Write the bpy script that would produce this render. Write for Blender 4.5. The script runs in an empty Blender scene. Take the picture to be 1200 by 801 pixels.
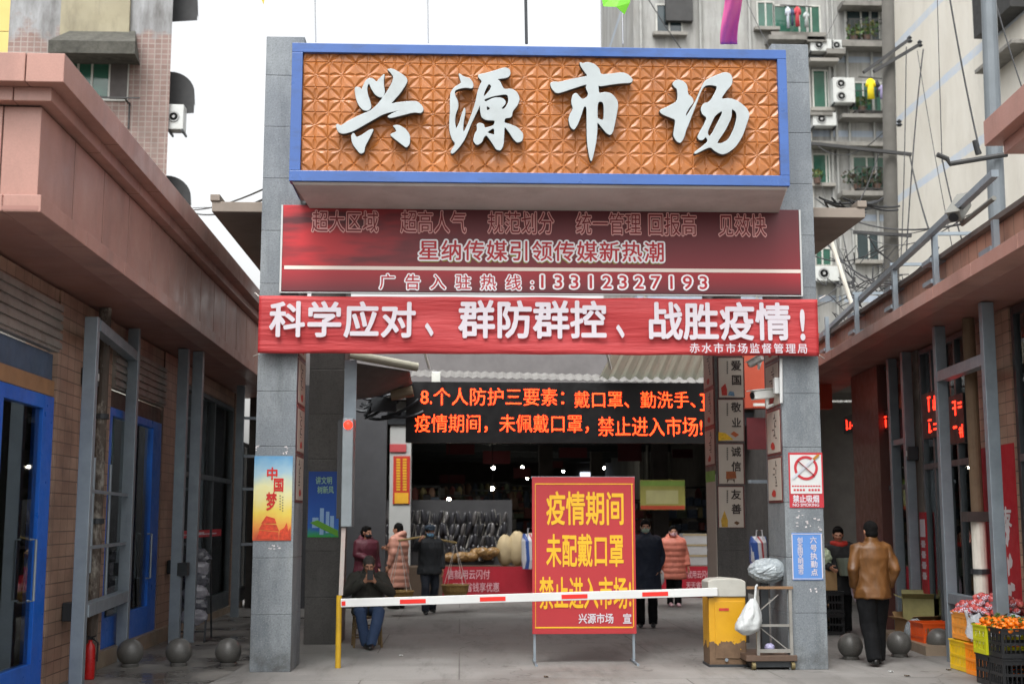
import bpy, math, random
from mathutils import Vector, Matrix
random.seed(7)
R = math.radians
sc = bpy.context.scene
col = sc.collection

# ------------------------------------------------------------------ camera, sky, sun, exposure
YAW, PITCH, EYE = R(2.3), R(7.876), 1.75
cd = bpy.data.cameras.new('camera'); cam = bpy.data.objects.new('camera', cd); col.objects.link(cam)
cd.sensor_width = 36; cd.lens = 45; cd.clip_end = 2000; cd.clip_start = .1
cam.location = (0, 0, EYE)
cam.rotation_euler = (math.pi / 2 + PITCH, 0, -YAW)
cd.dof.use_dof = True; cd.dof.focus_distance = 15.2; cd.dof.aperture_fstop = 1.5
sc.camera = cam
w = bpy.data.worlds.new('World'); sc.world = w; w.use_nodes = True
nt = w.node_tree; bg = nt.nodes['Background']
sky = nt.nodes.new('ShaderNodeTexSky'); sky.sky_type = 'NISHITA'; sky.sun_disc = False
SUN_EL, SUN_ROT = R(58), R(200)
sky.sun_elevation = SUN_EL; sky.sun_rotation = SUN_ROT
sky.air_density = 1.6; sky.dust_density = 6.0; sky.ozone_density = 1.0
hs = nt.nodes.new('ShaderNodeHueSaturation'); hs.inputs['Saturation'].default_value = .1
nt.links.new(sky.outputs[0], hs.inputs['Color']); nt.links.new(hs.outputs[0], bg.inputs['Color'])
bg.inputs['Strength'].default_value = .15
sd = bpy.data.lights.new('sun', 'SUN'); sd.energy = .5; sd.angle = R(25); sd.color = (1, .97, .93)
so = bpy.data.objects.new('sun', sd); col.objects.link(so)
so.rotation_euler = (math.pi / 2 - SUN_EL, 0, math.pi - SUN_ROT)
sc.view_settings.view_transform = 'Standard'; sc.view_settings.look = 'None'
sc.view_settings.gamma = 1; sc.view_settings.exposure = 1.08
sc.cycles.use_denoising = True
sc.cycles.max_bounces = 8; sc.cycles.transparent_max_bounces = 12
sc.cycles.caustics_reflective = False; sc.cycles.caustics_refractive = False

# ------------------------------------------------------------------ measuring: photo pixel -> world
_f = Vector((math.sin(YAW) * math.cos(PITCH), math.cos(YAW) * math.cos(PITCH), math.sin(PITCH)))
_r = Vector((math.cos(YAW), -math.sin(YAW), 0)); _u = _r.cross(_f)
def ray(px, py): return _f * 1500 + _r * (px - 600) + _u * (400.5 - py)
def at(px, py, Y):
    d = ray(px, py); k = Y / d.y
    return Vector((d.x * k, Y, EYE + d.z * k))
def gr(px, py, z=0):
    d = ray(px, py); k = (z - EYE) / d.z
    return Vector((d.x * k, d.y * k, z))

# ------------------------------------------------------------------ materials
_m = {}
def lin(c):
    if isinstance(c, str): c = tuple(int(c[i:i + 2], 16) / 255 for i in (0, 2, 4)); return tuple(x / 12.92 if x < .04045 else ((x + .055) / 1.055) ** 2.4 for x in c)
    return c
class NT:
    def __init__(s, name):
        m = bpy.data.materials.new(name); m.use_nodes = True; s.m = m; s.t = m.node_tree; s.b = s.t.nodes['Principled BSDF']; s.c = None
    def n(s, ty, **k):
        x = s.t.nodes.new(ty)
        for a, v in k.items(): setattr(x, a, v)
        return x
    def l(s, a, b): s.t.links.new(a, b)
    def co(s):
        if s.c is None: s.c = s.n('ShaderNodeTexCoord').outputs['Object']
        return s.c
    def noise(s, scale, detail=5, rough=.6, stretch=None, vec=None):
        v = vec or s.co()
        if stretch:
            mp = s.n('ShaderNodeMapping'); mp.inputs['Scale'].default_value = stretch; s.l(v, mp.inputs[0]); v = mp.outputs[0]
        x = s.n('ShaderNodeTexNoise'); x.inputs['Scale'].default_value = scale; x.inputs['Detail'].default_value = detail; x.inputs['Roughness'].default_value = rough
        s.l(v, x.inputs['Vector']); return x.outputs['Fac']
    def ramp(s, fac, lo, hi, a=0., b=1.):
        x = s.n('ShaderNodeMapRange'); x.inputs[1].default_value = lo; x.inputs[2].default_value = hi; x.inputs[3].default_value = a; x.inputs[4].default_value = b
        s.l(fac, x.inputs[0]); return x.outputs[0]
    def mix(s, fac, a, b, mode='MIX'):
        x = s.n('ShaderNodeMix', data_type='RGBA', blend_type=mode)
        for sock, v in ((x.inputs[0], fac), (x.inputs[6], a), (x.inputs[7], b)):
            if isinstance(v, bpy.types.NodeSocket): s.l(v, sock)
            elif isinstance(v, (int, float)): sock.default_value = v if sock.type == 'VALUE' else (v, v, v, 1)
            else: sock.default_value = (*lin(v), 1)
        return x.outputs[2]
    def math(s, op, a, b=0.):
        x = s.n('ShaderNodeMath', operation=op)
        for i, v in enumerate((a, b)):
            if isinstance(v, bpy.types.NodeSocket): s.l(v, x.inputs[i])
            else: x.inputs[i].default_value = v
        return x.outputs[0]
    def bump(s, h, strength=.3, dist=.02):
        x = s.n('ShaderNodeBump'); x.inputs['Strength'].default_value = strength; x.inputs['Distance'].default_value = dist
        s.l(h, x.inputs['Height']); s.l(x.outputs[0], s.b.inputs['Normal'])
    def base(s, v):
        if isinstance(v, bpy.types.NodeSocket): s.l(v, s.b.inputs['Base Color'])
        else: s.b.inputs['Base Color'].default_value = (*lin(v), 1)
    def axes(s, a):
        x = s.n('ShaderNodeSeparateXYZ'); s.l(s.co(), x.inputs[0]); c = s.n('ShaderNodeCombineXYZ')
        for i, k in enumerate(a): s.l(x.outputs['xyz'.index(k)], c.inputs[i])
        return c.outputs[0]
def M(name, c, rough=.6, metal=0, var=.14, scale=3, bump=0, bscale=30, dirt=None, damt=.5, dscale=1.2, dst=(1, 1, 1), spec=.5, coat=0, fine=0):
    if name in _m: return _m[name]
    t = NT(name); t.b.inputs['Roughness'].default_value = rough; t.b.inputs['Metallic'].default_value = metal
    t.b.inputs['Specular IOR Level'].default_value = spec; t.b.inputs['Coat Weight'].default_value = coat
    o = lin(c)
    f = t.ramp(t.noise(scale), .3, .7, 1 - var, 1 + var)
    v = t.mix(1., o, t.mix(0, 1., 1.), 'MULTIPLY')
    x = t.n('ShaderNodeVectorMath', operation='SCALE'); x.inputs[0].default_value = o; t.l(f, x.inputs['Scale']); v = x.outputs[0]
    if fine:
        g = t.ramp(t.noise(75, 4, .8), .35, .65, 1 - fine, 1 + fine); x = t.n('ShaderNodeVectorMath', operation='SCALE'); t.l(v, x.inputs[0]); t.l(g, x.inputs['Scale']); v = x.outputs[0]
    if dirt: v = t.mix(t.ramp(t.noise(dscale, 8, .7, dst), .5, .72, 0, damt), v, dirt)
    t.base(v)
    r = t.ramp(t.noise(scale * 2.3), .3, .7, max(.02, rough - .1), min(1, rough + .1)); t.l(r, t.b.inputs['Roughness'])
    if bump: t.bump(t.noise(bscale, 6), bump)
    _m[name] = t.m; return t.m
def Mtile(name, c1, c2, mort, bw, bh, ms, ax='xz', rough=.5, off=.5, bump=.3, dirt=None, damt=.5, dscale=.8, dst=(1, 1, 1)):
    if name in _m: return _m[name]
    t = NT(name); b = t.n('ShaderNodeTexBrick'); b.offset = off
    t.l(t.axes(ax), b.inputs['Vector'])
    for k, v in (('Color1', c1), ('Color2', c2), ('Mortar', mort)): b.inputs[k].default_value = (*lin(v), 1)
    b.inputs['Scale'].default_value = 1; b.inputs['Mortar Size'].default_value = ms; b.inputs['Brick Width'].default_value = bw; b.inputs['Row Height'].default_value = bh
    b.inputs['Mortar Smooth'].default_value = .1; b.inputs['Bias'].default_value = 0
    v = t.mix(t.ramp(t.noise(1.5, 8, .7), .35, .75, 0, .35), b.outputs[0], '3a3530', 'MULTIPLY')
    if dirt: v = t.mix(t.ramp(t.noise(dscale, 8, .65, dst), .5, .62, 0, damt), v, dirt)
    t.base(v); t.b.inputs['Roughness'].default_value = rough
    t.bump(t.math('SUBTRACT', 1., b.outputs['Fac']), bump, .01)
    _m[name] = t.m; return t.m
def emis(name, c, s):
    if name in _m: return _m[name]
    t = NT(name); t.base('101010'); t.b.inputs['Emission Color'].default_value = (*lin(c), 1); t.b.inputs['Emission Strength'].default_value = s
    _m[name] = t.m; return t.m
def glass(name='shop_glass', tint=(.93, .95, .95), f0=.05):
    if name in _m: return _m[name]
    t = NT(name); t.t.nodes.remove(t.b)
    fr = t.n('ShaderNodeFresnel'); fr.inputs[0].default_value = 1.5
    tr = t.n('ShaderNodeBsdfTransparent'); tr.inputs[0].default_value = (*tint, 1)
    gl = t.n('ShaderNodeBsdfAnisotropic'); gl.inputs['Roughness'].default_value = .02; gl.inputs[0].default_value = (.9, .95, .95, 1)
    mx = t.n('ShaderNodeMixShader'); t.l(t.math('ADD', fr.outputs[0], f0), mx.inputs[0]); t.l(tr.outputs[0], mx.inputs[1]); t.l(gl.outputs[0], mx.inputs[2])
    t.l(mx.outputs[0], t.t.nodes['Material Output'].inputs[0]); _m[name] = t.m; return t.m

# ------------------------------------------------------------------ mesh builder
def frame(o, ang): return Matrix.Translation(Vector(o)) @ Matrix.Rotation(ang, 4, 'Z')
def root_of(o):
    while o.parent: o = o.parent
    return o
class MB:
    def __init__(s, xf=None): s.v = []; s.f = []; s.mi = []; s.xf = xf
    def add(s, vs, fs, m=0, xf=None):
        b = len(s.v)
        for p in vs:
            p = Vector(p)
            if xf: p = xf @ p
            if s.xf: p = s.xf @ p
            s.v.append(p)
        for q in fs: s.f.append([b + i for i in q]); s.mi.append(m)
        return s
    def box(s, x0, x1, y0, y1, z0, z1, m=0, xf=None):
        return s.add([(x0, y0, z0), (x1, y0, z0), (x1, y1, z0), (x0, y1, z0), (x0, y0, z1), (x1, y0, z1), (x1, y1, z1), (x0, y1, z1)],
                     [(0, 3, 2, 1), (4, 5, 6, 7), (0, 1, 5, 4), (1, 2, 6, 5), (2, 3, 7, 6), (3, 0, 4, 7)], m, xf)
    def cb(s, c, sz, m=0, xf=None):
        return s.box(c[0] - sz[0] / 2, c[0] + sz[0] / 2, c[1] - sz[1] / 2, c[1] + sz[1] / 2, c[2] - sz[2] / 2, c[2] + sz[2] / 2, m, xf)
    def bar(s, p, q, a, b=None, m=0, up=(0, 0, 1)):
        p, q = Vector(p), Vector(q); d = (q - p).normalized(); U = Vector(up)
        if abs(d.dot(U)) > .98: U = Vector((0, 1, 0))
        x = d.cross(U).normalized() * a / 2; y = x.cross(d).normalized() * (b or a) / 2
        vs = [c + i * x + j * y for c in (p, q) for i, j in ((-1, -1), (1, -1), (1, 1), (-1, 1))]
        return s.add(vs, [(0, 3, 2, 1), (4, 5, 6, 7), (0, 1, 5, 4), (1, 2, 6, 5), (2, 3, 7, 6), (3, 0, 4, 7)], m)
    def tube(s, pts, r, n=8, m=0, xf=None, flat=1., fx=None, rnd=False):
        pts = [Vector(p) for p in pts]; rs = list(r) if hasattr(r, '__len__') else [r] * len(pts)
        if rnd:
            d0 = (pts[0] - pts[1]).normalized(); d1 = (pts[-1] - pts[-2]).normalized()
            M_ = lambda q: min(q) if isinstance(q, tuple) else q
            K_ = lambda q, k: (q[0] * k, q[1] * k) if isinstance(q, tuple) else q * k
            pts = [pts[0] + d0 * M_(rs[0]) * .9, pts[0] + d0 * M_(rs[0]) * .6] + pts + [pts[-1] + d1 * M_(rs[-1]) * .6, pts[-1] + d1 * M_(rs[-1]) * .9]
            rs = [K_(rs[0], .35), K_(rs[0], .8)] + rs + [K_(rs[-1], .8), K_(rs[-1], .35)]
        vs = []; k = len(pts); X = None
        for i, p in enumerate(pts):
            d = (pts[min(i + 1, k - 1)] - pts[max(i - 1, 0)]).normalized()
            if fx is not None: X0 = Vector(fx)
            else: X0 = X if X is not None else (Vector((1, 0, 0)) if abs(d.x) < .9 else Vector((0, 1, 0)))
            Yv = d.cross(X0).normalized(); X = Yv.cross(d).normalized()
            rr = rs[i]; a, b = rr if isinstance(rr, tuple) else (rr, rr * flat)
            for j in range(n):
                t = 2 * math.pi * j / n; vs.append(p + X * a * math.cos(t) + Yv * b * math.sin(t))
        fs = [(i * n + j, i * n + (j + 1) % n, (i + 1) * n + (j + 1) % n, (i + 1) * n + j) for i in range(k - 1) for j in range(n)]
        fs += [tuple(range(n))[::-1], tuple(range((k - 1) * n, k * n))]
        return s.add(vs, fs, m, xf)
    def cyl(s, p, q, r, r2=None, n=14, m=0): return s.tube([p, q], [r, r if r2 is None else r2], n, m)
    def lathe(s, prof, c=(0, 0, 0), n=20, m=0, xf=None):
        vs = [(c[0] + r * math.cos(2 * math.pi * j / n), c[1] + r * math.sin(2 * math.pi * j / n), c[2] + z) for r, z in prof for j in range(n)]
        k = len(prof)
        fs = [(i * n + j, i * n + (j + 1) % n, (i + 1) * n + (j + 1) % n, (i + 1) * n + j) for i in range(k - 1) for j in range(n)]
        fs += [tuple(range(n))[::-1], tuple(range((k - 1) * n, k * n))]
        return s.add(vs, fs, m, xf)
    def ball(s, c, r, n=12, m=0, xf=None, jit=0):
        rx, ry, rz = r if hasattr(r, '__len__') else (r, r, r); vs = []; h = n // 2 + 1
        for i in range(h + 1):
            th = math.pi * max(.02, min(h - .02, i)) / h
            for j in range(n):
                p = 2 * math.pi * j / n; k = 1 + random.uniform(-jit, jit)
                vs.append((c[0] + rx * k * math.sin(th) * math.cos(p), c[1] + ry * k * math.sin(th) * math.sin(p), c[2] - rz * k * math.cos(th)))
        fs = [(i * n + j, i * n + (j + 1) % n, (i + 1) * n + (j + 1) % n, (i + 1) * n + j) for i in range(h) for j in range(n)]
        fs += [tuple(range(n))[::-1], tuple(range(h * n, h * n + n))]
        return s.add(vs, fs, m, xf)
    def prism(s, poly, y0, y1, m=0, xf=None):   # polygon in x,z extruded along y
        n = len(poly); vs = [(x, y0, z) for x, z in poly] + [(x, y1, z) for x, z in poly]
        fs = [tuple(range(n)), tuple(range(n, 2 * n))[::-1]] + [(i, n + i, n + (i + 1) % n, (i + 1) % n) for i in range(n)]
        return s.add(vs, fs, m, xf)
    def sheet(s, fn, nu, nv, m=0):
        vs = [fn(i / nu, j / nv) for i in range(nu + 1) for j in range(nv + 1)]; k = nv + 1
        return s.add(vs, [(i * k + j, (i + 1) * k + j, (i + 1) * k + j + 1, i * k + j + 1) for i in range(nu) for j in range(nv)], m)
    def build(s, name, mats, parent=None, smooth=False, bevel=0, solid=0, world=True):
        me = bpy.data.meshes.new(name); vs = s.v
        if parent is not None and world:
            r = root_of(parent); inv = Matrix.LocRotScale(r.location, r.rotation_euler, None).inverted(); vs = [inv @ p for p in vs]
        me.from_pydata([tuple(p) for p in vs], [], s.f)
        if not isinstance(mats, (list, tuple)): mats = [mats]
        for m in mats: me.materials.append(m)
        if len(mats) > 1: me.polygons.foreach_set('material_index', s.mi)
        if smooth: me.polygons.foreach_set('use_smooth', [True] * len(me.polygons))
        me.validate(); me.update()
        o = bpy.data.objects.new(name, me); col.objects.link(o)
        if parent is not None: o.parent = parent
        if solid: md = o.modifiers.new('solid', 'SOLIDIFY'); md.thickness = solid
        if bevel: md = o.modifiers.new('bevel', 'BEVEL'); md.width = bevel; md.segments = 2; md.limit_method = 'ANGLE'; md.harden_normals = False
        return o
def tag(o, label=None, cat=None, group=None, kind=None):
    for k, v in (('label', label), ('category', cat), ('group', group), ('kind', kind)):
        if v: o[k] = v
    return o
def thing(name, loc, label, cat, group=None, rz=0):
    o = bpy.data.objects.new(name, None); col.objects.link(o); o.location = Vector(loc); o.rotation_euler = (0, 0, rz)
    o.empty_display_size = .1
    return tag(o, label, cat, group)
def dup(root, loc=None, rz=None, label=None, group=None):
    r = root.copy(); col.objects.link(r)
    if loc is not None: r.location = Vector(loc)
    if rz is not None: r.rotation_euler = (0, 0, rz)
    tag(r, label, None, group)
    for ch in list(root.children):
        c = ch.copy(); col.objects.link(c); c.parent = r
        for g in list(ch.children):
            d = g.copy(); col.objects.link(d); d.parent = c
    return r
def dg_mesh(o):
    dg = bpy.context.evaluated_depsgraph_get(); dg.update()
    return bpy.data.meshes.new_from_object(o.evaluated_get(dg))
def glyphs(body, offset=.0, sp=1., line=1.):
    """flat outlines of a line of writing; offset thickens the strokes with a ring of shifted copies (z = depth order)"""
    c = bpy.data.curves.new('t', 'FONT'); c.body = body; c.size = 1; c.space_character = sp; c.space_line = line; c.resolution_u = 3
    o = bpy.data.objects.new('t', c); col.objects.link(o); me = dg_mesh(o)
    v0 = [v.co.copy() for v in me.vertices]; f0 = [list(p.vertices) for p in me.polygons]
    bpy.data.objects.remove(o); bpy.data.curves.remove(c); bpy.data.meshes.remove(me)
    if offset < .006: return v0, f0
    vs, fs = [], []; n = 8 if offset < .04 else 14
    for i in range(n):
        a = 2 * math.pi * i / n; b = len(vs); d = Vector((offset * math.cos(a), offset * math.sin(a), i))
        vs += [p + d for p in v0]; fs += [[b + k for k in f] for f in f0]
    return vs, fs
def bbox(vs):
    xs = [v.x for v in vs]; ys = [v.y for v in vs]; return min(xs), max(xs), min(ys), max(ys)
def txt(body, rect, Y, mat, parent, offset=.012, asp=1., label=None, grow=0, xyz=None, vert=False, hollow=None):
    """lettering laid on the plane y=Y inside the rectangle rect"""
    if xyz: x0, x1, z0, z1 = xyz
    else:
        a, b = at(rect[0], rect[1], Y), at(rect[2], rect[3], Y); x0, x1, z0, z1 = a.x, b.x, b.z, a.z
    W, H = x1 - x0, z1 - z0
    if vert:
        body = '\n'.join(body); v1, _ = glyphs(body, offset); a = bbox(v1); v2, _ = glyphs(body, offset, 1, 1.5); b = bbox(v2)
        want = H / W * (a[1] - a[0]) * asp; k = ((b[3] - b[2]) - (a[3] - a[2])) / .5
        ln = max(.92, 1 + (want - (a[3] - a[2])) / k) if len(body) > 1 and k else 1
        vs, fs = glyphs(body, offset, 1, ln)
    else:
        v1, _ = glyphs(body, offset); a = bbox(v1); v2, _ = glyphs(body, offset, 1.5); b = bbox(v2)
        want = W / H * (a[3] - a[2]) * asp; k = ((b[1] - b[0]) - (a[1] - a[0])) / .5
        spc = max(1.0, 1 + (want - (a[1] - a[0])) / k) if k else 1
        vs, fs = glyphs(body, offset, spc)
    a = bbox(vs)
    def mk(vs, fs, mat, dy, nm):
        mb = MB(); mb.add([(x0 + (p.x - a[0]) / (a[1] - a[0]) * W, Y - dy - p.z * .00025, z0 + (p.y - a[2]) / (a[3] - a[2]) * H) for p in vs], fs)
        o = mb.build(nm, mat, parent); tag(o, label); return o
    if hollow:
        v2, f2 = (glyphs(body, offset + hollow[1], 1, ln) if vert else glyphs(body, offset + hollow[1], spc))
        mk(v2, f2, hollow[0], 0, 'lettering_outline'); return mk(vs, fs, mat, .0045, 'lettering')
    return mk(vs, fs, mat, 0, 'lettering')
def plate(mb, rect, Y, th=.01, m=0):
    a, b = at(rect[0], rect[1], Y), at(rect[2], rect[3], Y)
    return mb.box(a.x, b.x, Y, Y + th, b.z, a.z, m)
def cable(p, q, sag, r=.012, n=14):
    p, q = Vector(p), Vector(q); return [p.lerp(q, i / n) - Vector((0, 0, sag * 4 * (i / n) * (1 - i / n))) for i in range(n + 1)]

# common materials
def granite(name, c, dark, light, course=.652):
    t = NT(name); sp = t.n('ShaderNodeSeparateXYZ'); t.l(t.co(), sp.inputs[0])
    wn_ = t.n('ShaderNodeTexWhiteNoise', noise_dimensions='2D'); cb_ = t.n('ShaderNodeCombineXYZ')
    t.l(t.math('FLOOR', t.math('DIVIDE', t.math('ADD', sp.outputs[2], .003), course)), cb_.inputs[0]); t.l(t.math('FLOOR', t.math('MULTIPLY', sp.outputs[0], .9)), cb_.inputs[1]); t.l(cb_.outputs[0], wn_.inputs['Vector'])
    v = t.mix(t.ramp(wn_.outputs['Value'], 0, 1, 0, .5), c, dark)
    v = t.mix(t.ramp(t.noise(1.1, 8, .7, (1, 1, .6)), .45, .68, 0, .7), v, light)
    v = t.mix(t.ramp(t.noise(2.4, 9, .75, (1.3, 1.3, .22)), .52, .7, 0, .65), v, dark)
    sk = t.noise(48, 3, .7); v = t.mix(t.ramp(sk, .5, .66, 0, .55), v, dark); v = t.mix(t.ramp(t.noise(64, 2, .6), .56, .7, 0, .5), v, light)
    low = t.math('MULTIPLY', t.ramp(sp.outputs[2], .5, 0.), t.ramp(t.noise(3.5, 6, .7), .4, .65, 0, .8)); v = t.mix(low, v, '3c3b38')
    t.base(v); t.l(t.ramp(t.noise(3, 5), .3, .7, .35, .6), t.b.inputs['Roughness']); t.bump(t.noise(40, 5), .06, .01); return t.m
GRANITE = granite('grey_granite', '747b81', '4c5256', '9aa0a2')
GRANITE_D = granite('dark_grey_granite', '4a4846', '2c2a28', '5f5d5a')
BLUE = M('blue_aluminium', '3a5d9c', .35, var=.14, scale=1.2, dirt='38455c', damt=.6, dscale=2.2, dst=(1, 1, 3))
PINK = M('pink_granite', 'a67c70', .42, var=.1, scale=1.2, fine=.08, dirt='6b5049', damt=.45, dscale=1.6, dst=(1, 1, .25))
PINK_T = Mtile('pink_granite_tile', 'a5786b', 'a17264', '6d4a42', 1.02, .62, .004, 'yz', .4, 0, .2)
STEEL = M('galvanised_steel', '8c969e', .45, .55, var=.12, scale=5)
STEEL_D = M('dark_steel', '34373a', .5, .4)
WHITE = M('white_paint', 'c4c6c5', .5, var=.05)
CONC = M('concrete', '8d8a84', .85, var=.15, scale=1.5, bump=.15, dirt='5c5a55', damt=.5, dst=(1, 1, .3))
BLACK = M('black_plastic', '17181a', .45)
RED = M('red_print', 'b02c36', .5, var=.06, scale=2)
WTXT = M('white_print', 'c9c2c9', .5, var=.02)
YTXT = M('yellow_print', 'dcaa20', .5, var=.03)
GLASS = glass()

# ------------------------------------------------------------------ ground and streets
def struct(o): o['kind'] = 'structure'; return o
t = NT('concrete_paving')
b = t.n('ShaderNodeTexBrick'); b.offset = .3; t.l(t.axes('xy'), b.inputs['Vector'])
for k, v in (('Color1', '7f7d7a'), ('Color2', '878582'), ('Mortar', '595754')): b.inputs[k].default_value = (*lin(v), 1)
b.inputs['Scale'].default_value = 1; b.inputs['Mortar Size'].default_value = .009; b.inputs['Brick Width'].default_value = 3.6; b.inputs['Row Height'].default_value = 2.9
v = t.mix(t.ramp(t.noise(.55, 9, .65), .42, .66, 0, .7), b.outputs[0], '5d5b58')
v = t.mix(t.ramp(t.noise(7, 6, .75), .58, .72, 0, .35), v, '55534f')
v = t.mix(t.ramp(t.noise(60, 3), .3, .7, 0, .25), v, '6a6864')
vo = t.n('ShaderNodeTexVoronoi'); vo.inputs['Scale'].default_value = 1.7; t.l(t.co(), vo.inputs['Vector']); v = t.mix(t.math('MULTIPLY', t.ramp(vo.outputs['Distance'], .075, .05), .45), v, '4a4845')
v = t.mix(t.ramp(t.noise(.9, 10, .8, (2.2, .35, 1)), .5, .66, 0, .6), v, '514f4c'); v = t.mix(t.ramp(t.noise(2.6, 10, .8), .56, .72, 0, .4), v, '96948f')
ve = t.n('ShaderNodeTexVoronoi', feature='DISTANCE_TO_EDGE'); ve.inputs['Scale'].default_value = .33; nz_ = t.n('ShaderNodeVectorMath', operation='ADD'); t.l(t.co(), nz_.inputs[0]); wv_ = t.n('ShaderNodeTexNoise'); wv_.inputs['Scale'].default_value = 2.; t.l(t.co(), wv_.inputs['Vector']); t.l(wv_.outputs['Color'], nz_.inputs[1]); t.l(nz_.outputs[0], ve.inputs['Vector']); v = t.mix(t.math('MULTIPLY', t.ramp(ve.outputs['Distance'], .006, .003), .5), v, '4a4845')
t.base(v); t.l(t.ramp(t.noise(.55, 9, .65), .4, .7, .8, .5), t.b.inputs['Roughness']); t.bump(t.noise(90, 4), .12, .01)
PAVE = t.m
struct(MB().sheet(lambda u, v: ((u - .5) * 240, -20 + v * 260, 0), 4, 4).build('ground', PAVE))
t = NT('wet_slab_paving')
b = t.n('ShaderNodeTexBrick'); b.offset = 0; t.l(t.axes('xy'), b.inputs['Vector'])
for k, v in (('Color1', '4e4c4a'), ('Color2', '585552'), ('Mortar', '2f2e2d')): b.inputs[k].default_value = (*lin(v), 1)
b.inputs['Scale'].default_value = 1; b.inputs['Mortar Size'].default_value = .006; b.inputs['Brick Width'].default_value = .6; b.inputs['Row Height'].default_value = .6
t.base(t.mix(t.ramp(t.noise(1.1, 7, .6), .4, .65), b.outputs[0], '77746f'))
t.l(t.ramp(t.noise(1.1, 7, .6), .35, .6, .12, .6), t.b.inputs['Roughness'])
WET = t.m
struct(MB().add([(-6, 6, .004), (-3.35, 6, .004), (-2.62, 15.2, .004), (-2.5, 24, .004), (-6, 24, .004)], [(0, 1, 2, 3, 4)]).build('pavement', WET))

# ------------------------------------------------------------------ market gate
GY = 15.3
gate = thing('market_gate', (0.6, GY, 0), 'grey granite gateway with orange tiled signboard on four pillars', 'gate')
def pillar(x0, x1, y0, y1, h, mat, course=.652, z0=0.):
    mb = MB(); mb.box(x0 + .006, x1 - .006, y0 + .006, y1 - .006, z0, h - .01)
    z = z0
    while z < h - .02:
        z2 = min(z + course - .007, h); mb.box(x0, x1, y0, y1, z, z2); z += course
    return mb
pl0, pl1 = at(292, 790, GY).x, at(340, 788, GY).x
pr0, pr1 = at(925, 782, GY).x, at(971, 783, GY).x
PH = at(330, 43, GY).z
PD = .85
for (a, b) in ((pl0, pl1), (pr0, pr1)): pillar(a, b, GY, GY + PD, PH, GRANITE).build('pillar', GRANITE, gate, bevel=.004)
RY = 18.6
rl0, rl1 = at(357, 700, RY).x, at(399, 700, RY).x
rr0, rr1 = at(843, 700, RY).x, at(877, 700, RY).x
SLZ = at(248, 248, 15.7).z
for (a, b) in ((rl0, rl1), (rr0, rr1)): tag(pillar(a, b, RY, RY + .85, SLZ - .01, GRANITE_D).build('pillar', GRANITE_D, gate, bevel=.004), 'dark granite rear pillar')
sx0, sx1 = at(248, 248, 15.7).x, at(1014, 252, 15.7).x
SLAB = M('stained_render', '857b71', .8, var=.15, scale=1, dirt='5d554c', damt=.5, dscale=.8)
mb = MB()
mb.box(sx0, pl0 - .003, 15.7, 21, SLZ, SLZ + .13); mb.box(pl1 + .003, pr0 - .003, 15.7, 21, SLZ, SLZ + .13); mb.box(pr1 + .003, sx1, 15.7, 21, SLZ, SLZ + .13)
mb.box(sx0 - .02, sx0 + .1, 15.68, 21, SLZ + .135, SLZ + .22); mb.box(sx1 - .1, sx1 + .02, 15.68, 21, SLZ + .135, SLZ + .22)
mb.build('canopy_slab', SLAB, gate, bevel=.01)
# signboard
SY = 14.3
s_tl, s_br = at(342.5, 50, SY), at(926, 218, SY)
X0, X1, Z0, Z1 = s_tl.x, s_br.x, s_br.z, s_tl.z
FT = .125
mb = MB(); mb.box(X0 + .02, X1 - .02, SY + .11, GY - .003, Z0 + .02, Z1 - .03)
sb = mb.build('signboard', CONC, gate)
mb = MB()
mb.box(X0, X1, SY, SY + .16, Z1 - FT * .9, Z1); mb.box(X0, X1, SY, SY + .16, Z0, Z0 + FT)
mb.box(X0, X0 + FT, SY, SY + .16, Z0 + FT + .001, Z1 - FT * .9 - .001); mb.box(X1 - FT * .85, X1, SY, SY + .16, Z0 + FT + .001, Z1 - FT * .9 - .001)
mb.box(X0, X0 + .012, SY + .161, GY - .01, Z0 + .02, Z1); mb.box(X1 - .012, X1, SY + .161, GY - .01, Z0 + .02, Z1); mb.box(X0 + .013, X1 - .013, SY + .161, GY - .01, Z1 - .02, Z1)
mb.build('frame', BLUE, sb, bevel=.006)
pt = .302; px0, px1, pz0, pz1 = X0 + FT, X1 - FT * .85, Z0 + FT, Z1 - FT * .9
def petal(x, z):
    cx, cz = (round(x / pt - .5) + .5) * pt, (round(z / pt - .5) + .5) * pt
    dx, dz = x - cx, z - cz; best = 0.
    for k in range(8):
        a = k * math.pi / 4; L = pt * (.5 if k % 2 == 0 else .70); u = dx * math.cos(a) + dz * math.sin(a); s = -dx * math.sin(a) + dz * math.cos(a)
        tt = u / L
        if 0 < tt < 1:
            wv = pt * (.105 if k % 2 else .09) * math.sin(math.pi * tt) ** .9
            q = abs(s) / max(wv, 1e-6)
            if q < 1: best = max(best, 1 - q)
    jx = min(abs(x / pt - round(x / pt)), abs(z / pt - round(z / pt))) * pt
    return (best ** .8) * .014 + (.008 if jx < .004 else 0)
nu, nv = int((px1 - px0) / .0115), int((pz1 - pz0) / .0115)
def tp(u, v):
    x, z = px0 + u * (px1 - px0), pz0 + v * (pz1 - pz0); return (x, SY + .045 + petal(x - px0, z - pz1 + .1), z)
ORT = M('orange_glazed_tile', 'a3622b', .36, var=.17, scale=2.2, dirt='74401c', damt=.6, dscale=1.2, fine=.06)
MB().sheet(tp, nu, nv).build('tile_panel', ORT, sb)
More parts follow.
